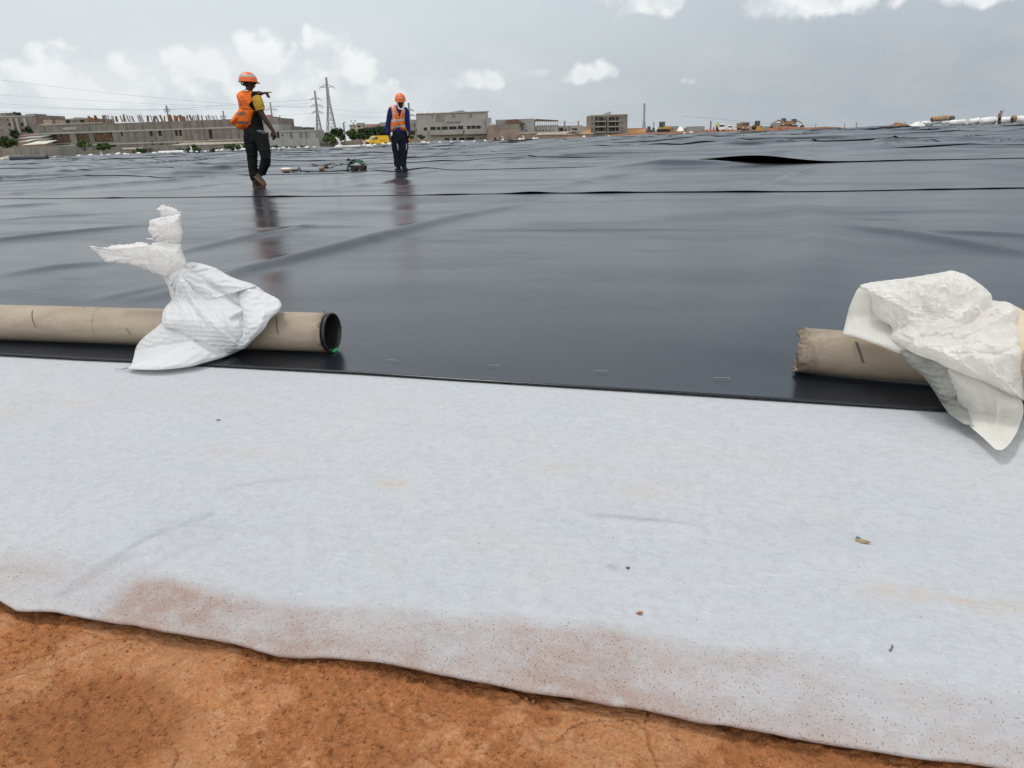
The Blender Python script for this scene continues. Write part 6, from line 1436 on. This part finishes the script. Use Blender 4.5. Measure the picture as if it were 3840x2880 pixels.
for (x, y, lab, m_) in [(1207, 641, 'cable plug lying on the liner between the two workers', 'mbrown'), (1224, 637, 'black cable socket right beside the plug', 'rubber'), (1308, 605, 'black cable clip at the corner of the welding machine cable', 'rubber')]:
    g = G(x, y); rt = empty('plug', g, lab, 'plug'); mb = MB(); mb.tube([(-.07,0,.05),(0,0,.07),(.06,.02,.05)], [.03,.055,.03], 10); mb.build('plug_body', M[m_], rt, True); mb = MB(); mb.tube([(.06,.02,.05),(.10,.03,.05)], [.012,.012], 6); mb.build('prong', M['steel'], rt, True)
g = G(1075, 648); rt = empty('hand_tool', g, 'tan headed hand tool lying on the liner beside the pointing worker', 'tool')
mb = MB(); mb.ball((0,0,.07), (.16,.09,.05), 14); mb.build('tan_head', M['rollt'], rt, True); mb = MB(); mb.ball((0,0,.10), (.15,.08,.03), 12); mb.build('white_top', M['white'], rt, True)
mb = MB(); mb.tube([(.15,0,.05),(.28,0,.06),(.34,.02,.12),(.36,.02,.04)], [.03,.02,.02,.02], 7); mb.build('bracket', M['rubber'], rt, True)
# ================================================================== PEOPLE
def shell_pillow(name, outline, center, Df, tf, tb, mats, root, fold=None, maskf=None, sub=6, nr=40, p=2.4, q=.55, wob=0, shift=0):
    V, Fs, Q = pillow(outline, center, Df, tf, tb, fold, nr=nr, sub=sub, p=p, q=q, wob=wob, shift=shift)
    mi = None
    if maskf is not None:
        c = Q[Fs].mean(1); mi = maskf(c[:, 0], c[:, 1])
    return mesh_from(name, V, Fs, mats, root, True, mi, True)
def inpoly(x, y, poly):
    r = np.zeros(x.shape, bool); n = len(poly)
    for i in range(n):
        x0, y0 = poly[i]; x1, y1 = poly[(i+1) % n]
        if y0 == y1: continue
        c = ((y0 > y) != (y1 > y)) & (x < (x1 - x0) * (y - y0) / (y1 - y0) + x0); r ^= c
    return r
def band(pts, w):
    pts = np.array(pts, float)
    def f(x, y):
        best = np.full(x.shape, 1e9)
        for a, b in zip(pts[:-1], pts[1:]):
            d = b - a; t = np.clip(((x-a[0])*d[0]+(y-a[1])*d[1])/(d@d), 0, 1); best = np.minimum(best, np.hypot(x-a[0]-t*d[0], y-a[1]-t*d[1]))
        return best < w / 2
    return f
M['hemgrey'] = mat('grey_hem', (.16,.16,.17), (.08,.08,.09), 18, .9)
# ---------------------------------------------------------------- worker 1, pointing
def zq(x, y): return (800 + .3134 * x, 230 + .3134 * y)
D1 = G(*zq(530, 1520)).y; K1 = D1 / F * 1.0
def J(x, y, d=0.0): q = zq(x, y); return P(q[0], q[1], D1 + d)
mpz = abs(J(101, 900).x - J(100, 900).x)        # metres per zoom pixel
w1 = empty('person', G(*zq(540, 1525)), 'person in orange vest and helmet walking away and pointing right', 'person', None)
b = MB()
rx = Vector((1, -.35, 0)).normalized()           # across the shoulders, right hand nearer the camera
# torso, neck
b.tube([J(490, 860), J(480, 800), J(470, 700), J(460, 600), J(445, 500), J(430, 420), J(425, 380)], [(.155,.11),(.15,.105),(.135,.10),(.15,.11),(.175,.12),(.18,.10),(.08,.07)], 16, ref=rx)
b.tube([J(425, 385), J(428, 340), J(432, 310)], [(.062,.062),(.055,.058),(.055,.06)], 12, ref=rx)
fw = Vector((.80, .60, 0)); sd_ = Vector((.60, -.80, 0))     # where the face looks, and its right
hc = J(427, 245)
hw = 78 * mpz
b.tube([hc + Vector((0,0,-.115)) + fw*.03, hc + Vector((0,0,-.085)) + fw*.02, hc + Vector((0,0,-.03)), hc + Vector((0,0,.04)), hc + Vector((0,0,.085)), hc + Vector((0,0,.115))], [(.035,.040),(.060,.055),(.088,.072),(.098,.078),(.080,.066),(.03,.03)], 18, ref=fw)
b.tube([hc + fw*.085 + Vector((0,0,.02)), hc + fw*.112 + Vector((0,0,-.025)), hc + fw*.09 + Vector((0,0,-.04))], [.012,.016,.012], 8)       # nose
b.tube([hc + fw*.078 + Vector((0,0,-.060)), hc + fw*.090 + Vector((0,0,-.068)), hc + fw*.075 + Vector((0,0,-.078))], [.012,.014,.012], 8)   # lips
for s in (-1, 1): b.ball(hc + sd_*s*.080 + Vector((0,0,-.012)) - fw*.01, (.012,.022,.032), 10)
# right arm hanging
b.tube([J(515, 425, -.10), J(535, 500, -.14), J(562, 590, -.17), J(600, 665, -.18), J(655, 745, -.19), J(712, 828, -.20)], [.062,.056,.050,.043,.036,.028], 14, round_ends=True)
def hand(mb, wrist, dirv, palmn, size, curls, thumbside, spread=.18, point=False):
    d = dirv.normalized(); n = (palmn - d*palmn.dot(d)).normalized(); t = d.cross(n)
    pc = wrist + d*size*.25
    mb.tube([wrist - d*size*.05, wrist + d*size*.15, wrist + d*size*.42, wrist + d*size*.50], [(.028,.020),(.040,.020),(.044,.018),(.040,.014)], 12, ref=t)
    L_ = [.40, .45, .42, .33]
    for i in range(4):
        o = (i - 1.5) * .0215; base = wrist + d*size*.46 + t*o*thumbside*-1; cur = curls[i]
        p = base; v = d; pts = [base - d*.02, base]; segs = [.45, .32, .23]
        for k, sg in enumerate(segs):
            v = (v*math.cos(cur) + n*math.sin(cur)).normalized(); p = p + v*size*L_[i]*sg; pts.append(p)
        mb.tube(pts, [.0105,.0105,.010,.009,.008], 8, round_ends=True)
    tb_ = wrist + d*size*.12 + t*thumbside*.028; v1 = (d*.75 + t*thumbside*.6 + n*.25).normalized(); v2 = (d*.95 + t*thumbside*.1 + n*.35).normalized()
    mb.tube([tb_ - v1*.01, tb_ + v1*size*.22, tb_ + v1*size*.22 + v2*size*.17], [.014,.013,.010], 8, round_ends=True)
hand(b, J(712, 828, -.20), (J(745, 925, -.20) - J(712, 828, -.20)), Vector((-.8, .5, 0)), .185, [.5,.55,.6,.65], -1)
# left arm raised, forearm crossing behind the chest and out to the right
b.tube([J(345, 440, .10), J(400, 470, .28), J(440, 450, .38), J(500, 400, .36), J(545, 383, .32), J(572, 384, .31)], [.058,.052,.048,.045,.040,.034], 14, round_ends=True)
hw_ = J(572, 384, .31); hd = J(702, 368, .25) - hw_
hand(b, hw_, hd, Vector((0, .2, -1)), .215, [0.03, .95, 1.0, 1.05], 1)
# legs (under the trousers)
b.tube([J(440, 870), J(455, 1000), J(468, 1140), J(480, 1290), J(497, 1430)], [.085,.08,.056,.05,.04], 12)
b.tube([J(550, 870, -.05), J(600, 1000, -.10), J(628, 1130, -.12), J(600, 1240, -.04), J(570, 1345, .02)], [.09,.08,.056,.052,.04], 12)
fused(b, 'body', M['skin'], w1, .0075, 1)
# shirt
b = MB()
b.tube([J(492, 840), J(485, 780), J(475, 690), J(462, 600), J(448, 500), J(432, 430), J(428, 375), J(428, 352)], [(.165,.125),(.165,.122),(.155,.115),(.165,.122),(.185,.13),(.185,.115),(.11,.09),(.07,.07)], 20, ref=rx)
b.tube([J(500, 420, -.08), J(520, 470, -.13), J(535, 520, -.15)], [.078,.076,.074], 14, round_ends=True)
b.tube([J(350, 430, .08), J(395, 468, .26)], [.075,.068], 12, round_ends=True)
fused(b, 'shirt', M['shirtb'], w1, .009, 2, lambda c: .006*fbm(c[:,0]*9, c[:,1]*9, c[:,2]*9, 3, 3))
b = MB(); b.tube([J(518, 435, -.13), J(535, 480, -.155), J(552, 540, -.17), J(566, 590, -.175)], [(.083,.080),(.084,.080),(.082,.076),(.074,.070)], 16, ref=(1,0,0)); fused(b, 'sleeve', M['shirty'], w1, .008, 2, lambda c: .005*fbm(c[:,0]*12, c[:,1]*12, c[:,2]*12, 3, 8))
# trousers
b = MB()
b.tube([J(480, 800), J(488, 850), J(500, 900), J(505, 960)], [(.172,.130),(.178,.135),(.180,.135),(.15,.12)], 20, ref=rx)
b.tube([J(440, 880), J(448, 960), J(458, 1060), J(466, 1150), J(474, 1260), J(486, 1360), J(494, 1420)], [.112,.108,.096,.082,.076,.072,.066], 18, ref=rx)
b.tube([J(552, 880, -.05), J(585, 960, -.08), J(612, 1060, -.12), J(628, 1140, -.13), J(626, 1200, -.09), J(604, 1270, -.02), J(575, 1335, .02)], [.112,.108,.098,.086,.080,.074,.068], 18, ref=rx)
fused(b, 'trousers', M['trous'], w1, .009, 2, lambda c: .008*ridged(c[:,0]*5, c[:,1]*5, c[:,2]*11, 3, 5) - .003)
b = MB(); b.tube([J(520, 828, -.125), J(560, 838, -.135), J(600, 852, -.125), J(618, 868, -.10)], [(.010,.016),(.026,.016),(.030,.016),(.012,.012)], 10, ref=(0,0,1), round_ends=True); b.build('shirt_hem', M['hemgrey'], w1, True, True)
# boots
def boot(A_, B_, C_, m1='boot', m2='sole', up=Vector((0,0,1)), parent=w1, sc_=1.0, soff=None):
    """A heel bottom, B toe bottom, C ankle"""
    d = (B_ - A_); L_ = d.length; d.normalize(); up = (up - d*up.dot(d)).normalized()
    b = MB(); r = .048*sc_
    b.tube([A_ + up*r*.9 + d*.02, A_ + up*r + d*L_*.35, A_ + up*r*.9 + d*L_*.7, B_ + up*r*.7 - d*.03], [(.040*sc_,.050*sc_),(.045*sc_,.048*sc_),(.050*sc_,.042*sc_),(.042*sc_,.032*sc_)], 14, ref=d.cross(up), round_ends=True)
    b.tube([A_ + up*.05 + d*.045, C_], [.052*sc_, .056*sc_], 12, round_ends=True)
    bo = fused(b, 'boot', M[m1], parent, .0075, 2)
    b = MB(); s = d.cross(up)
    pts = []
    for t, w_ in [(-.01,.030),(.03,.040),(.3,.040),(.55,.046),(.8,.046),(.95,.032),(1.02,.012)]: pts.append((t*L_, w_*sc_*1.12))
    poly = [A_ + d*t + s*w_ for t, w_ in pts] + [A_ + d*t - s*w_ for t, w_ in reversed(pts)]
    V = [p + up*.022 for p in poly] + [p - up*.008 for p in poly]; n = len(poly)
    b.add(V, [list(range(n))[::-1], list(range(n, 2*n))] + [(i, (i+1) % n, n+(i+1) % n, n+i) for i in range(n)])
    so_ = b.build('sole', M[m2], bo, False)
    inv = Matrix.Translation(parent.location).inverted(); so_.data.transform(inv)
zg = float(T(J(520,1520).x, D1)) + .012
A_ = J(492, 1515); A_.z = zg; B_ = A_ + Vector((.10, .24, 0)); boot(A_, B_, J(497, 1415))
# trailing foot: heel raised, sole shown to the camera
hl = J(478, 1385, -.03); to = J(615, 1515, -.09); to.z = max(to.z, zg + .015)
boot(hl, to, J(570, 1330, .02), up=Vector((.55, .55, .65)))
# vest
Z1 = lambda pts: [zq(*p) for p in pts]
def Dv(px, py): return D1 - .02 + 0 * px
vo = Z1([(275,405),(300,372),(345,350),(400,345),(440,350),(490,362),(535,385),(505,385),(470,415),(450,460),(447,510),(470,555),(510,585),(522,600),(500,640),(480,690),(462,740),(448,812),(390,816),(330,815),(290,800),(255,765),(200,740),(215,700),(250,640),(292,590),(305,560),(298,510),(288,455)])
str_ = [band(Z1([(298,628),(360,625)]), 36*.3134), band(Z1([(296,733),(412,730)]), 32*.3134)]
logo = [band(Z1([(334,430),(356,430)]), 3.2), band(Z1([(312,452),(314,470),(328,484),(345,487)]), 1.6), band(Z1([(322,456),(345,453),(392,458)]), 1.6), band(Z1([(330,470),(352,466),(388,474)]), 1.4), band(Z1([(345,487),(360,478),(378,494),(386,490)]), 1.8), band(Z1([(312,512),(402,504)]), 2.0), band(Z1([(312,520),(410,516)]), 2.0), band(Z1([(314,530),(412,524)]), 2.0), band(Z1([(318,540),(412,534)]), 1.2), band(Z1([(335,577),(470,576)]), 1.3)]
def vmask(x, y):
    m = np.zeros(x.shape, int)
    for f in str_: m[f(x, y)] = 1
    for f in logo: m[f(x, y)] = 2
    # breaks between letters
    m[(m == 2) & (y > zq(0, 498)[1]) & (y < zq(0, 545)[1]) & (np.floor(x / 1.7).astype(int) % 3 == 0)] = 0
    return m
zc = lambda pts, d, w: crease(pts, d, w, lambda q: [zq(*p) for p in q])
shell_pillow('vest', vo, zq(385, 560), Dv, .175, .05, [M['vest'], M['reflectd'], M['ink']], w1,
    fsum(crump(.006, 22, 0, 3), zc([(340,575),(470,578),(515,585)], .02, 3), zc([(285,600),(285,700),(270,750)], .03, 4), zc([(350,600),(410,700),(440,800)], .02, 4), zc([(350,790),(440,800)], .01, 4)), vmask, sub=7, nr=80)
# the vest front, seen edge on past the arm hole
b = MB(); b.tube([J(478, 395, -.05), J(505, 380, -.02), J(535, 388, .04)], [(.02,.03),(.02,.03),(.015,.02)], 8, round_ends=True); b.build('vest_shoulder', M['vest'], w1, True, True)
b = MB(); b.tube([J(384, 352, -.12), J(410, 352, -.12)], [(.016,.01),(.016,.01)], 8, round_ends=True); b.build('collar_tag', M['white'], w1, True, True)
# watch
b = MB(); b.tube([J(533, 386, .33), J(552, 383, .315)], [.041,.039], 14); b.build('watch', M['rubber'], w1, True, True)
# helmet
def helmet(c, fwd, right, up, rx_, ry_, rz_, m, parent, stripe=None, badge=False):
    n = 32; V = []; rows = 14
    for i in range(rows + 1):
        th = math.pi/2 * i / rows
        for k in range(n):
            a = 2*math.pi*k/n; f = math.cos(a); s = math.sin(a)
            r = math.sin(th)**.86; zz = math.cos(th); ridge = 1 + .025*(abs(s) < .22)*(zz > .2)
            V.append(c + fwd*f*rx_*r + right*s*ry_*r + up*zz*rz_*ridge)
    # brim
    for k in range(n):
        a = 2*math.pi*k/n; f = math.cos(a); s = math.sin(a); e = .036*max(0, f)**1.5 + .008; V.append(c + fwd*f*(rx_+e) + right*s*(ry_+e*.8) - up*(.012 + .012*max(0, f)))
    for k in range(n):
        a = 2*math.pi*k/n; f = math.cos(a); s = math.sin(a); V.append(c + fwd*f*(rx_-.006) + right*s*(ry_-.006) - up*.020)
    fcs = gridfaces(n, rows + 3, True); mi = np.zeros(len(fcs), int)
    if stripe: r_ = np.repeat(np.arange(rows + 2), n); mi[(r_ >= stripe[0]) & (r_ < stripe[1])] = 1
    h = mesh_from('helmet', [tuple(v) for v in V], fcs, [m, M['reflect']], parent, True, mi, True)
    if badge:
        b = MB(); bc = c + fwd*(rx_*.93) + up*rz_*.36; q = fwd*.9 + up*.4; q.normalize(); b.tube([bc - q*.01, bc + q*.014], [(.032,.022),(.030,.020)], 14, ref=right); b.build('badge', M['reflect'], parent, True, True)
    return h
hf = fw; hup = (Vector((0,0,1)) + fw*.05).normalized(); hr = hf.cross(hup).normalized(); hff = hup.cross(hr)
helmet(J(416, 238), hff, hr, hup, .150, .128, 100*mpz, M['helm'], w1, (7, 10))
# short hair, only at the nape
b = MB(); b.tube([hc - fw*.05 + Vector((0,0,.03)), hc - fw*.06 + Vector((0,0,-.03)), hc - fw*.045 + Vector((0,0,-.07))], [(.05,.068),(.04,.062),(.02,.045)], 12, ref=fw, round_ends=True); b.build('hair', M['hair'], w1, True, True)
b = MB(); b.tube([J(335, 268, -.03), J(350, 278, -.03), J(365, 290, -.02)], [.012,.012,.008], 8, round_ends=True); b.build('ear_strap', M['rubber'], w1, True, True)
# ---------------------------------------------------------------- worker 2, head bowed
def zp(x, y): return (1380 + .217 * x, 320 + .217 * y)
D2 = G(*zp(520, 1482)).y
def N(x, y, d=0.0): q = zp(x, y); return P(q[0], q[1], D2 + d)
w2 = empty('person', G(*zp(560, 1485)), 'person in navy with orange striped vest and helmet, standing with head bowed over the liner', 'person')
m2 = abs(N(101, 700).x - N(100, 700).x)
rx = Vector((1, .05, 0)).normalized(); b = MB()
b.tube([N(545, 900), N(540, 800), N(535, 700), N(530, 600), N(530, 500), N(528, 420), N(530, 375)], [(.15,.10),(.15,.10),(.14,.095),(.15,.10),(.17,.11),(.17,.09),(.07,.065)], 16, ref=rx)
b.tube([N(530, 400, .02), N(540, 350, -.02), N(548, 320, -.04)], [.058,.055,.055], 12)
f2 = Vector((.14, -.93, -.34)).normalized(); u2 = Vector((.05, -.34, .93)); r2 = f2.cross(u2).normalized(); u2 = r2.cross(f2).normalized(); hc2 = N(560, 284, -.05)
def H2(f, r, u): return hc2 + f2*f + r2*r + u2*u
b.tube([H2(.045,0,-.115), H2(.03,0,-.09), H2(.008,0,-.03), H2(0,0,.03), H2(0,0,.08), H2(0,0,.11)], [(.030,.032),(.052,.050),(.084,.070),(.094,.076),(.078,.064),(.03,.03)], 18, ref=f2)
b.tube([H2(.085,0,.015), H2(.112,0,-.030), H2(.088,0,-.045)], [.012,.017,.012], 8)
b.tube([H2(.075,-.018,-.068), H2(.088,0,-.066), H2(.075,.018,-.068)], [.009,.012,.009], 8)
for s in (-1, 1): b.ball(H2(.078, s*.030, .010), .013, 8)
sh = [(400, 440), (365, 560), (350, 680), (356, 800), (372, 860)]
b.tube([N(405, 430), N(370, 560, -.02), N(350, 680, -.03), N(356, 790, -.07), N(368, 850, -.09)], [.055,.050,.042,.034,.027], 12, round_ends=True)
b.tube([N(640, 440), N(668, 560, -.02), N(688, 670, -.03), N(702, 760, -.07), N(708, 800, -.08)], [.055,.050,.042,.034,.027], 12, round_ends=True)
hand(b, N(368, 842, -.09), N(380, 955, -.12) - N(368, 842, -.09), Vector((.9,.2,0)), .18, [.35,.42,.5,.55], -1)
hand(b, N(708, 795, -.08), N(715, 905, -.12) - N(708, 795, -.08), Vector((-.9,.2,0)), .18, [.35,.42,.5,.55], 1)
b.tube([N(490, 880), N(505, 1100), N(510, 1300), N(520, 1450)], [.085,.06,.05,.04], 12)
b.tube([N(615, 880), N(612, 1100), N(612, 1300), N(630, 1440)], [.085,.06,.05,.04], 12)
fused(b, 'body', M['skin'], w2, .0075, 1)
b = MB()
b.tube([N(545, 830), N(540, 740), N(535, 640), N(532, 540), N(530, 460), N(530, 405), N(532, 372), N(532, 350)], [(.168,.118),(.165,.115),(.16,.112),(.172,.12),(.19,.122),(.19,.105),(.12,.085),(.075,.07)], 20, ref=rx)
b.tube([N(402, 425), N(372, 540, -.02), N(350, 660, -.03), N(346, 760, -.05), N(352, 825, -.08)], [.075,.070,.066,.062,.056], 14, round_ends=True)
b.tube([N(648, 430), N(668, 540, -.02), N(685, 650, -.03), N(695, 730, -.05), N(700, 770, -.07)], [.072,.066,.058,.054,.048], 14, round_ends=True)
fused(b, 'shirt', M['shirtn'], w2, .009, 2, lambda c: .006*fbm(c[:,0]*9, c[:,1]*9, c[:,2]*9, 3, 23))
b = MB()
b.tube([N(548, 795), N(550, 840), N(552, 900), N(555, 960)], [(.168,.122),(.176,.128),(.184,.13),(.16,.12)], 20, ref=rx)
b.tube([N(488, 880), N(485, 980), N(492, 1090), N(500, 1200), N(505, 1300), N(515, 1400)], [.120,.114,.100,.088,.082,.086], 18, ref=rx)
b.tube([N(618, 880), N(622, 980), N(618, 1090), N(612, 1200), N(608, 1300), N(610, 1395)], [.118,.112,.098,.086,.080,.082], 18, ref=rx)
b.tube([N(440, 1000, -.01), N(448, 1060, -.02), N(455, 1120, -.02)], [(.05,.09),(.055,.09),(.05,.08)], 12, ref=rx, round_ends=True)
b.tube([N(668, 1000, -.01), N(668, 1060, -.02), N(662, 1115, -.02)], [(.04,.09),(.045,.09),(.04,.08)], 12, ref=rx, round_ends=True)
fused(b, 'trousers', M['trousn'], w2, .009, 2, lambda c: .007*ridged(c[:,0]*5, c[:,1]*5, c[:,2]*11, 3, 25) - .003)
for x0, x1 in ((505, 520), (668, 660)):
    b = MB(); b.tube([N(x0, 1010, -.135), N((x0+x1)/2 + 3, 1060, -.14), N(x1, 1120, -.13)], [(.010,.008),(.014,.008),(.008,.006)], 8, round_ends=True); b.build('pocket_flap_trim', M['beige'], w2, True, True)
zg2 = float(T(N(520,1480).x, D2)) + .012
A_ = N(545, 1470, .14); A_.z = zg2; B_ = A_ + Vector((-.04, -.25, 0)); boot(A_, B_, N(520, 1400), 'bootd', 'bootd', parent=w2)
A_ = N(625, 1470, .14); A_.z = zg2; B_ = A_ + Vector((.10, -.24, 0)); boot(A_, B_, N(615, 1395), 'bootd', 'bootd', parent=w2)
Z2 = lambda pts: [zp(*p) for p in pts]
vest2 = Z2([(388,372),(420,352),(462,335),(482,345),(492,420),(520,500),(545,560),(560,520),(578,440),(592,372),(620,380),(648,410),(652,470),(645,540),(645,640),(656,700),(662,760),(658,798),(600,796),(560,785),(520,770),(480,790),(400,806),(385,770),(378,720),(384,660),(392,600),(408,560),(400,480),(392,420)])
st2 = [band(Z2([(436,350),(440,470),(452,600)]), 7.5), band(Z2([(625,385),(640,480),(632,610)]), 5.5), band(Z2([(408,620),(545,606)]), 7.8), band(Z2([(548,590),(644,604)]), 7.2), band(Z2([(384,738),(470,722),(548,700)]), 7.2), band(Z2([(556,690),(600,706),(660,714)]), 7.2)]
def vm2(x, y):
    m = np.zeros(x.shape, int)
    for f in st2: m[f(x, y)] = 1
    m[inpoly(x, y, Z2([(484,340),(492,420),(520,500),(545,562),(560,520),(578,440),(592,372),(560,300)]))] = 2
    return m
shell_pillow('vest', Z2([(388,372),(420,352),(462,335),(500,350),(540,366),(575,360),(592,368),(620,380),(648,410),(652,470),(645,540),(645,640),(656,700),(662,760),(658,798),(600,796),(560,788),(520,775),(480,790),(400,806),(385,770),(378,720),(384,660),(392,600),(408,560),(400,480),(392,420)]), zp(525, 600), lambda x, y: D2 - .01 + 0*x, .150, .10, [M['vest'], M['reflect'], M['shirtn']], w2,
    fsum(crump(.006, 16, 0, 3), crease([(550,690),(530,740),(515,780)], .02, 2.5, Z2), crease([(545,565),(548,700)], .012, 1.5, Z2)), vm2, sub=8, nr=90)
b = MB(); b.ball(N(512, 462, -.165), (.012,.006,.012), 8); b.ball(N(520, 488, -.165), (.03,.006,.006), 8); b.build('chest_print', M['reflect'], w2, True, True)
# hood cloth round the face
V = []; n = 30; rows = 16
for i in range(rows):
    t = i / (rows - 1); u = -.150 + t*.25; rr_ = [.070,.088,.100,.102,.098,.060][0] if False else np.interp(t, [0,.2,.5,.8,1], [.072,.092,.102,.104,.090])
    for k in range(n):
        a = R(38) + (2*math.pi - R(76)) * k/(n-1)
        V.append(H2(math.cos(a)*rr_*1.10 - .004 + (.02 if u < -.1 else 0), math.sin(a)*rr_*.90, u))
f_ = gridfaces(n, rows); hood = mesh_from('white_head_cloth', [tuple(v) for v in V], f_, M['scarf'], w2, True, None, True)
so_ = hood.modifiers.new('s', 'SOLIDIFY'); so_.thickness = .014; so_.offset = 1
b = MB(); b.tube([H2(.055,-.065,-.10), H2(.085,-.04,-.138), H2(.095,0,-.150), H2(.085,.04,-.138), H2(.055,.065,-.10)], [.022,.026,.028,.026,.022], 10, round_ends=True); b.build('chin_cloth', M['scarf'], w2, True, True)
b = MB()
for s in (-1, 1): b.ball(H2(.089, s*.031, .012), (.008,.006,.006), 8)
hu2 = (u2 + f2*(-.10)).normalized(); hf2 = (f2 + u2*.10).normalized()
helmet(H2(-.012, 0, .045), hf2, r2, hu2, .140, .125, .145, M['helm'], w2, None, True)
# ---------------------------------------------------------------- far people
def small_person(label, px, pyf, D, h, top, legs, helm, face='back', arms=((-.28,-.55),(.28,-.55)), lean=0, crouch=False, rz=0, group=None):
    a = P(px, pyf, D); root = empty('person', a, label, 'person', group); root.rotation_euler = (0, 0, R(rz)); s = h / 1.78; zz = 1.0 if not crouch else .62
    b = MB(); V3 = lambda x, y, z: Vector((x*s, y*s, z*s*zz))
    b.tube([V3(0,0,.85), V3(0,0,1.1), V3(lean,0,1.42), V3(lean,0,1.5)], [(.15*s,.1*s),(.14*s,.1*s),(.19*s,.11*s),(.06*s,.06*s)], 12, ref=(1,0,0))
    b.tube([V3(lean,0,1.48), V3(lean,0,1.56), V3(lean,0,1.64), V3(lean,0,1.75)], [.05*s,.075*s,.09*s,.04*s], 10)
    for sx in (-1, 1): b.tube([V3(sx*.09,0,.9), V3(sx*.11,-.05 if crouch else 0,.5), V3(sx*.12,.02,.06)], [.09*s,.06*s,.045*s], 8)
    for i, sx in enumerate((-1, 1)):
        ax, az = arms[i]; p0 = V3(sx*.2+lean,0,1.42); p2 = V3(ax+lean, -.08, 1.42+az); mid = (p0+p2)/2 + Vector((sx*.06,0,0))
        b.tube([p0, mid, p2], [.055*s,.042*s,.03*s], 8)
        d = (p2-p0).normalized(); t = d.orthogonal().normalized()
        for q in range(4): b.tube([p2, p2 + d*.07*s + t*(q-1.5)*.022*s, p2 + d*(.13-.01*abs(q-1.5))*s + t*(q-1.5)*.024*s], [.014*s,.011*s,.009*s], 6)
        b.tube([p2, p2 + d*.05*s + t*.06*s], [.014*s,.01*s], 6)
    fused(b, 'body', M['skin'], root, .022, 0, world=False)
    b = MB(); b.tube([V3(0,0,.86), V3(0,0,1.1), V3(lean,0,1.44), V3(lean,0,1.5)], [(.185*s,.14*s),(.175*s,.13*s),(.215*s,.14*s),(.10*s,.08*s)], 12, ref=(1,0,0)); b.build('vest', top, root, True)
    b = MB(); b.tube([V3(0,0,1.02), V3(0,0,1.07)], [(.19*s,.145*s),(.19*s,.145*s)], 12, ref=(1,0,0)); b.build('reflective_band', M['reflect'], root, True)
    b = MB(); b.tube([V3(0,0,.80), V3(0,0,.92)], [(.175*s,.13*s),(.18*s,.135*s)], 12, ref=(1,0,0))
    for sx in (-1, 1): b.tube([V3(sx*.09,0,.9), V3(sx*.11,-.05 if crouch else 0,.5), V3(sx*.12,.02,.08)], [.11*s,.085*s,.07*s], 10)
    fused(b, 'trousers', legs, root, .022, 0, world=False)
    for sx in (-1, 1): b = MB(); b.tube([V3(sx*.12,.05,.03), V3(sx*.12,-.14,.03)], [(.045*s,.035*s),(.04*s,.03*s)], 8, round_ends=True); b.build('boot', M['bootd'], root, True)
    if helm: b = MB(); b.tube([V3(lean,-.01,1.66), V3(lean,-.01,1.665), V3(lean,0,1.70), V3(lean,0,1.77), V3(lean,0,1.80)], [(.15*s,.13*s),(.115*s,.11*s),(.115*s,.11*s),(.08*s,.08*s),(.02*s,.02*s)], 14, ref=(0,1,0)); b.build('helmet', helm, root, True)
    return root
small_person('tiny far person in dull orange top, one arm raised, on the right crest', 3745, 468, 101, 1.76, mat('dusty_orange', (.32,.17,.10)), M['trous'], M['cone'], arms=((-.25,-.5),(.22,.42)))
small_person('tiny far person in lime vest standing at the far edge of the liner', 2688, 495.5, 139, 1.74, M['hiviz'], M['trous'], M['hiviz'], arms=((-.25,-.45),(.4,-.25)), lean=.05)
small_person('tiny far person in orange crouching behind the hand of the bowed worker', 1537, 541, 130, 1.7, M['vest'], M['mbrown'], None, arms=((-.25,-.5),(.3,-.5)), crouch=True)
print('objects', len(bpy.data.objects))
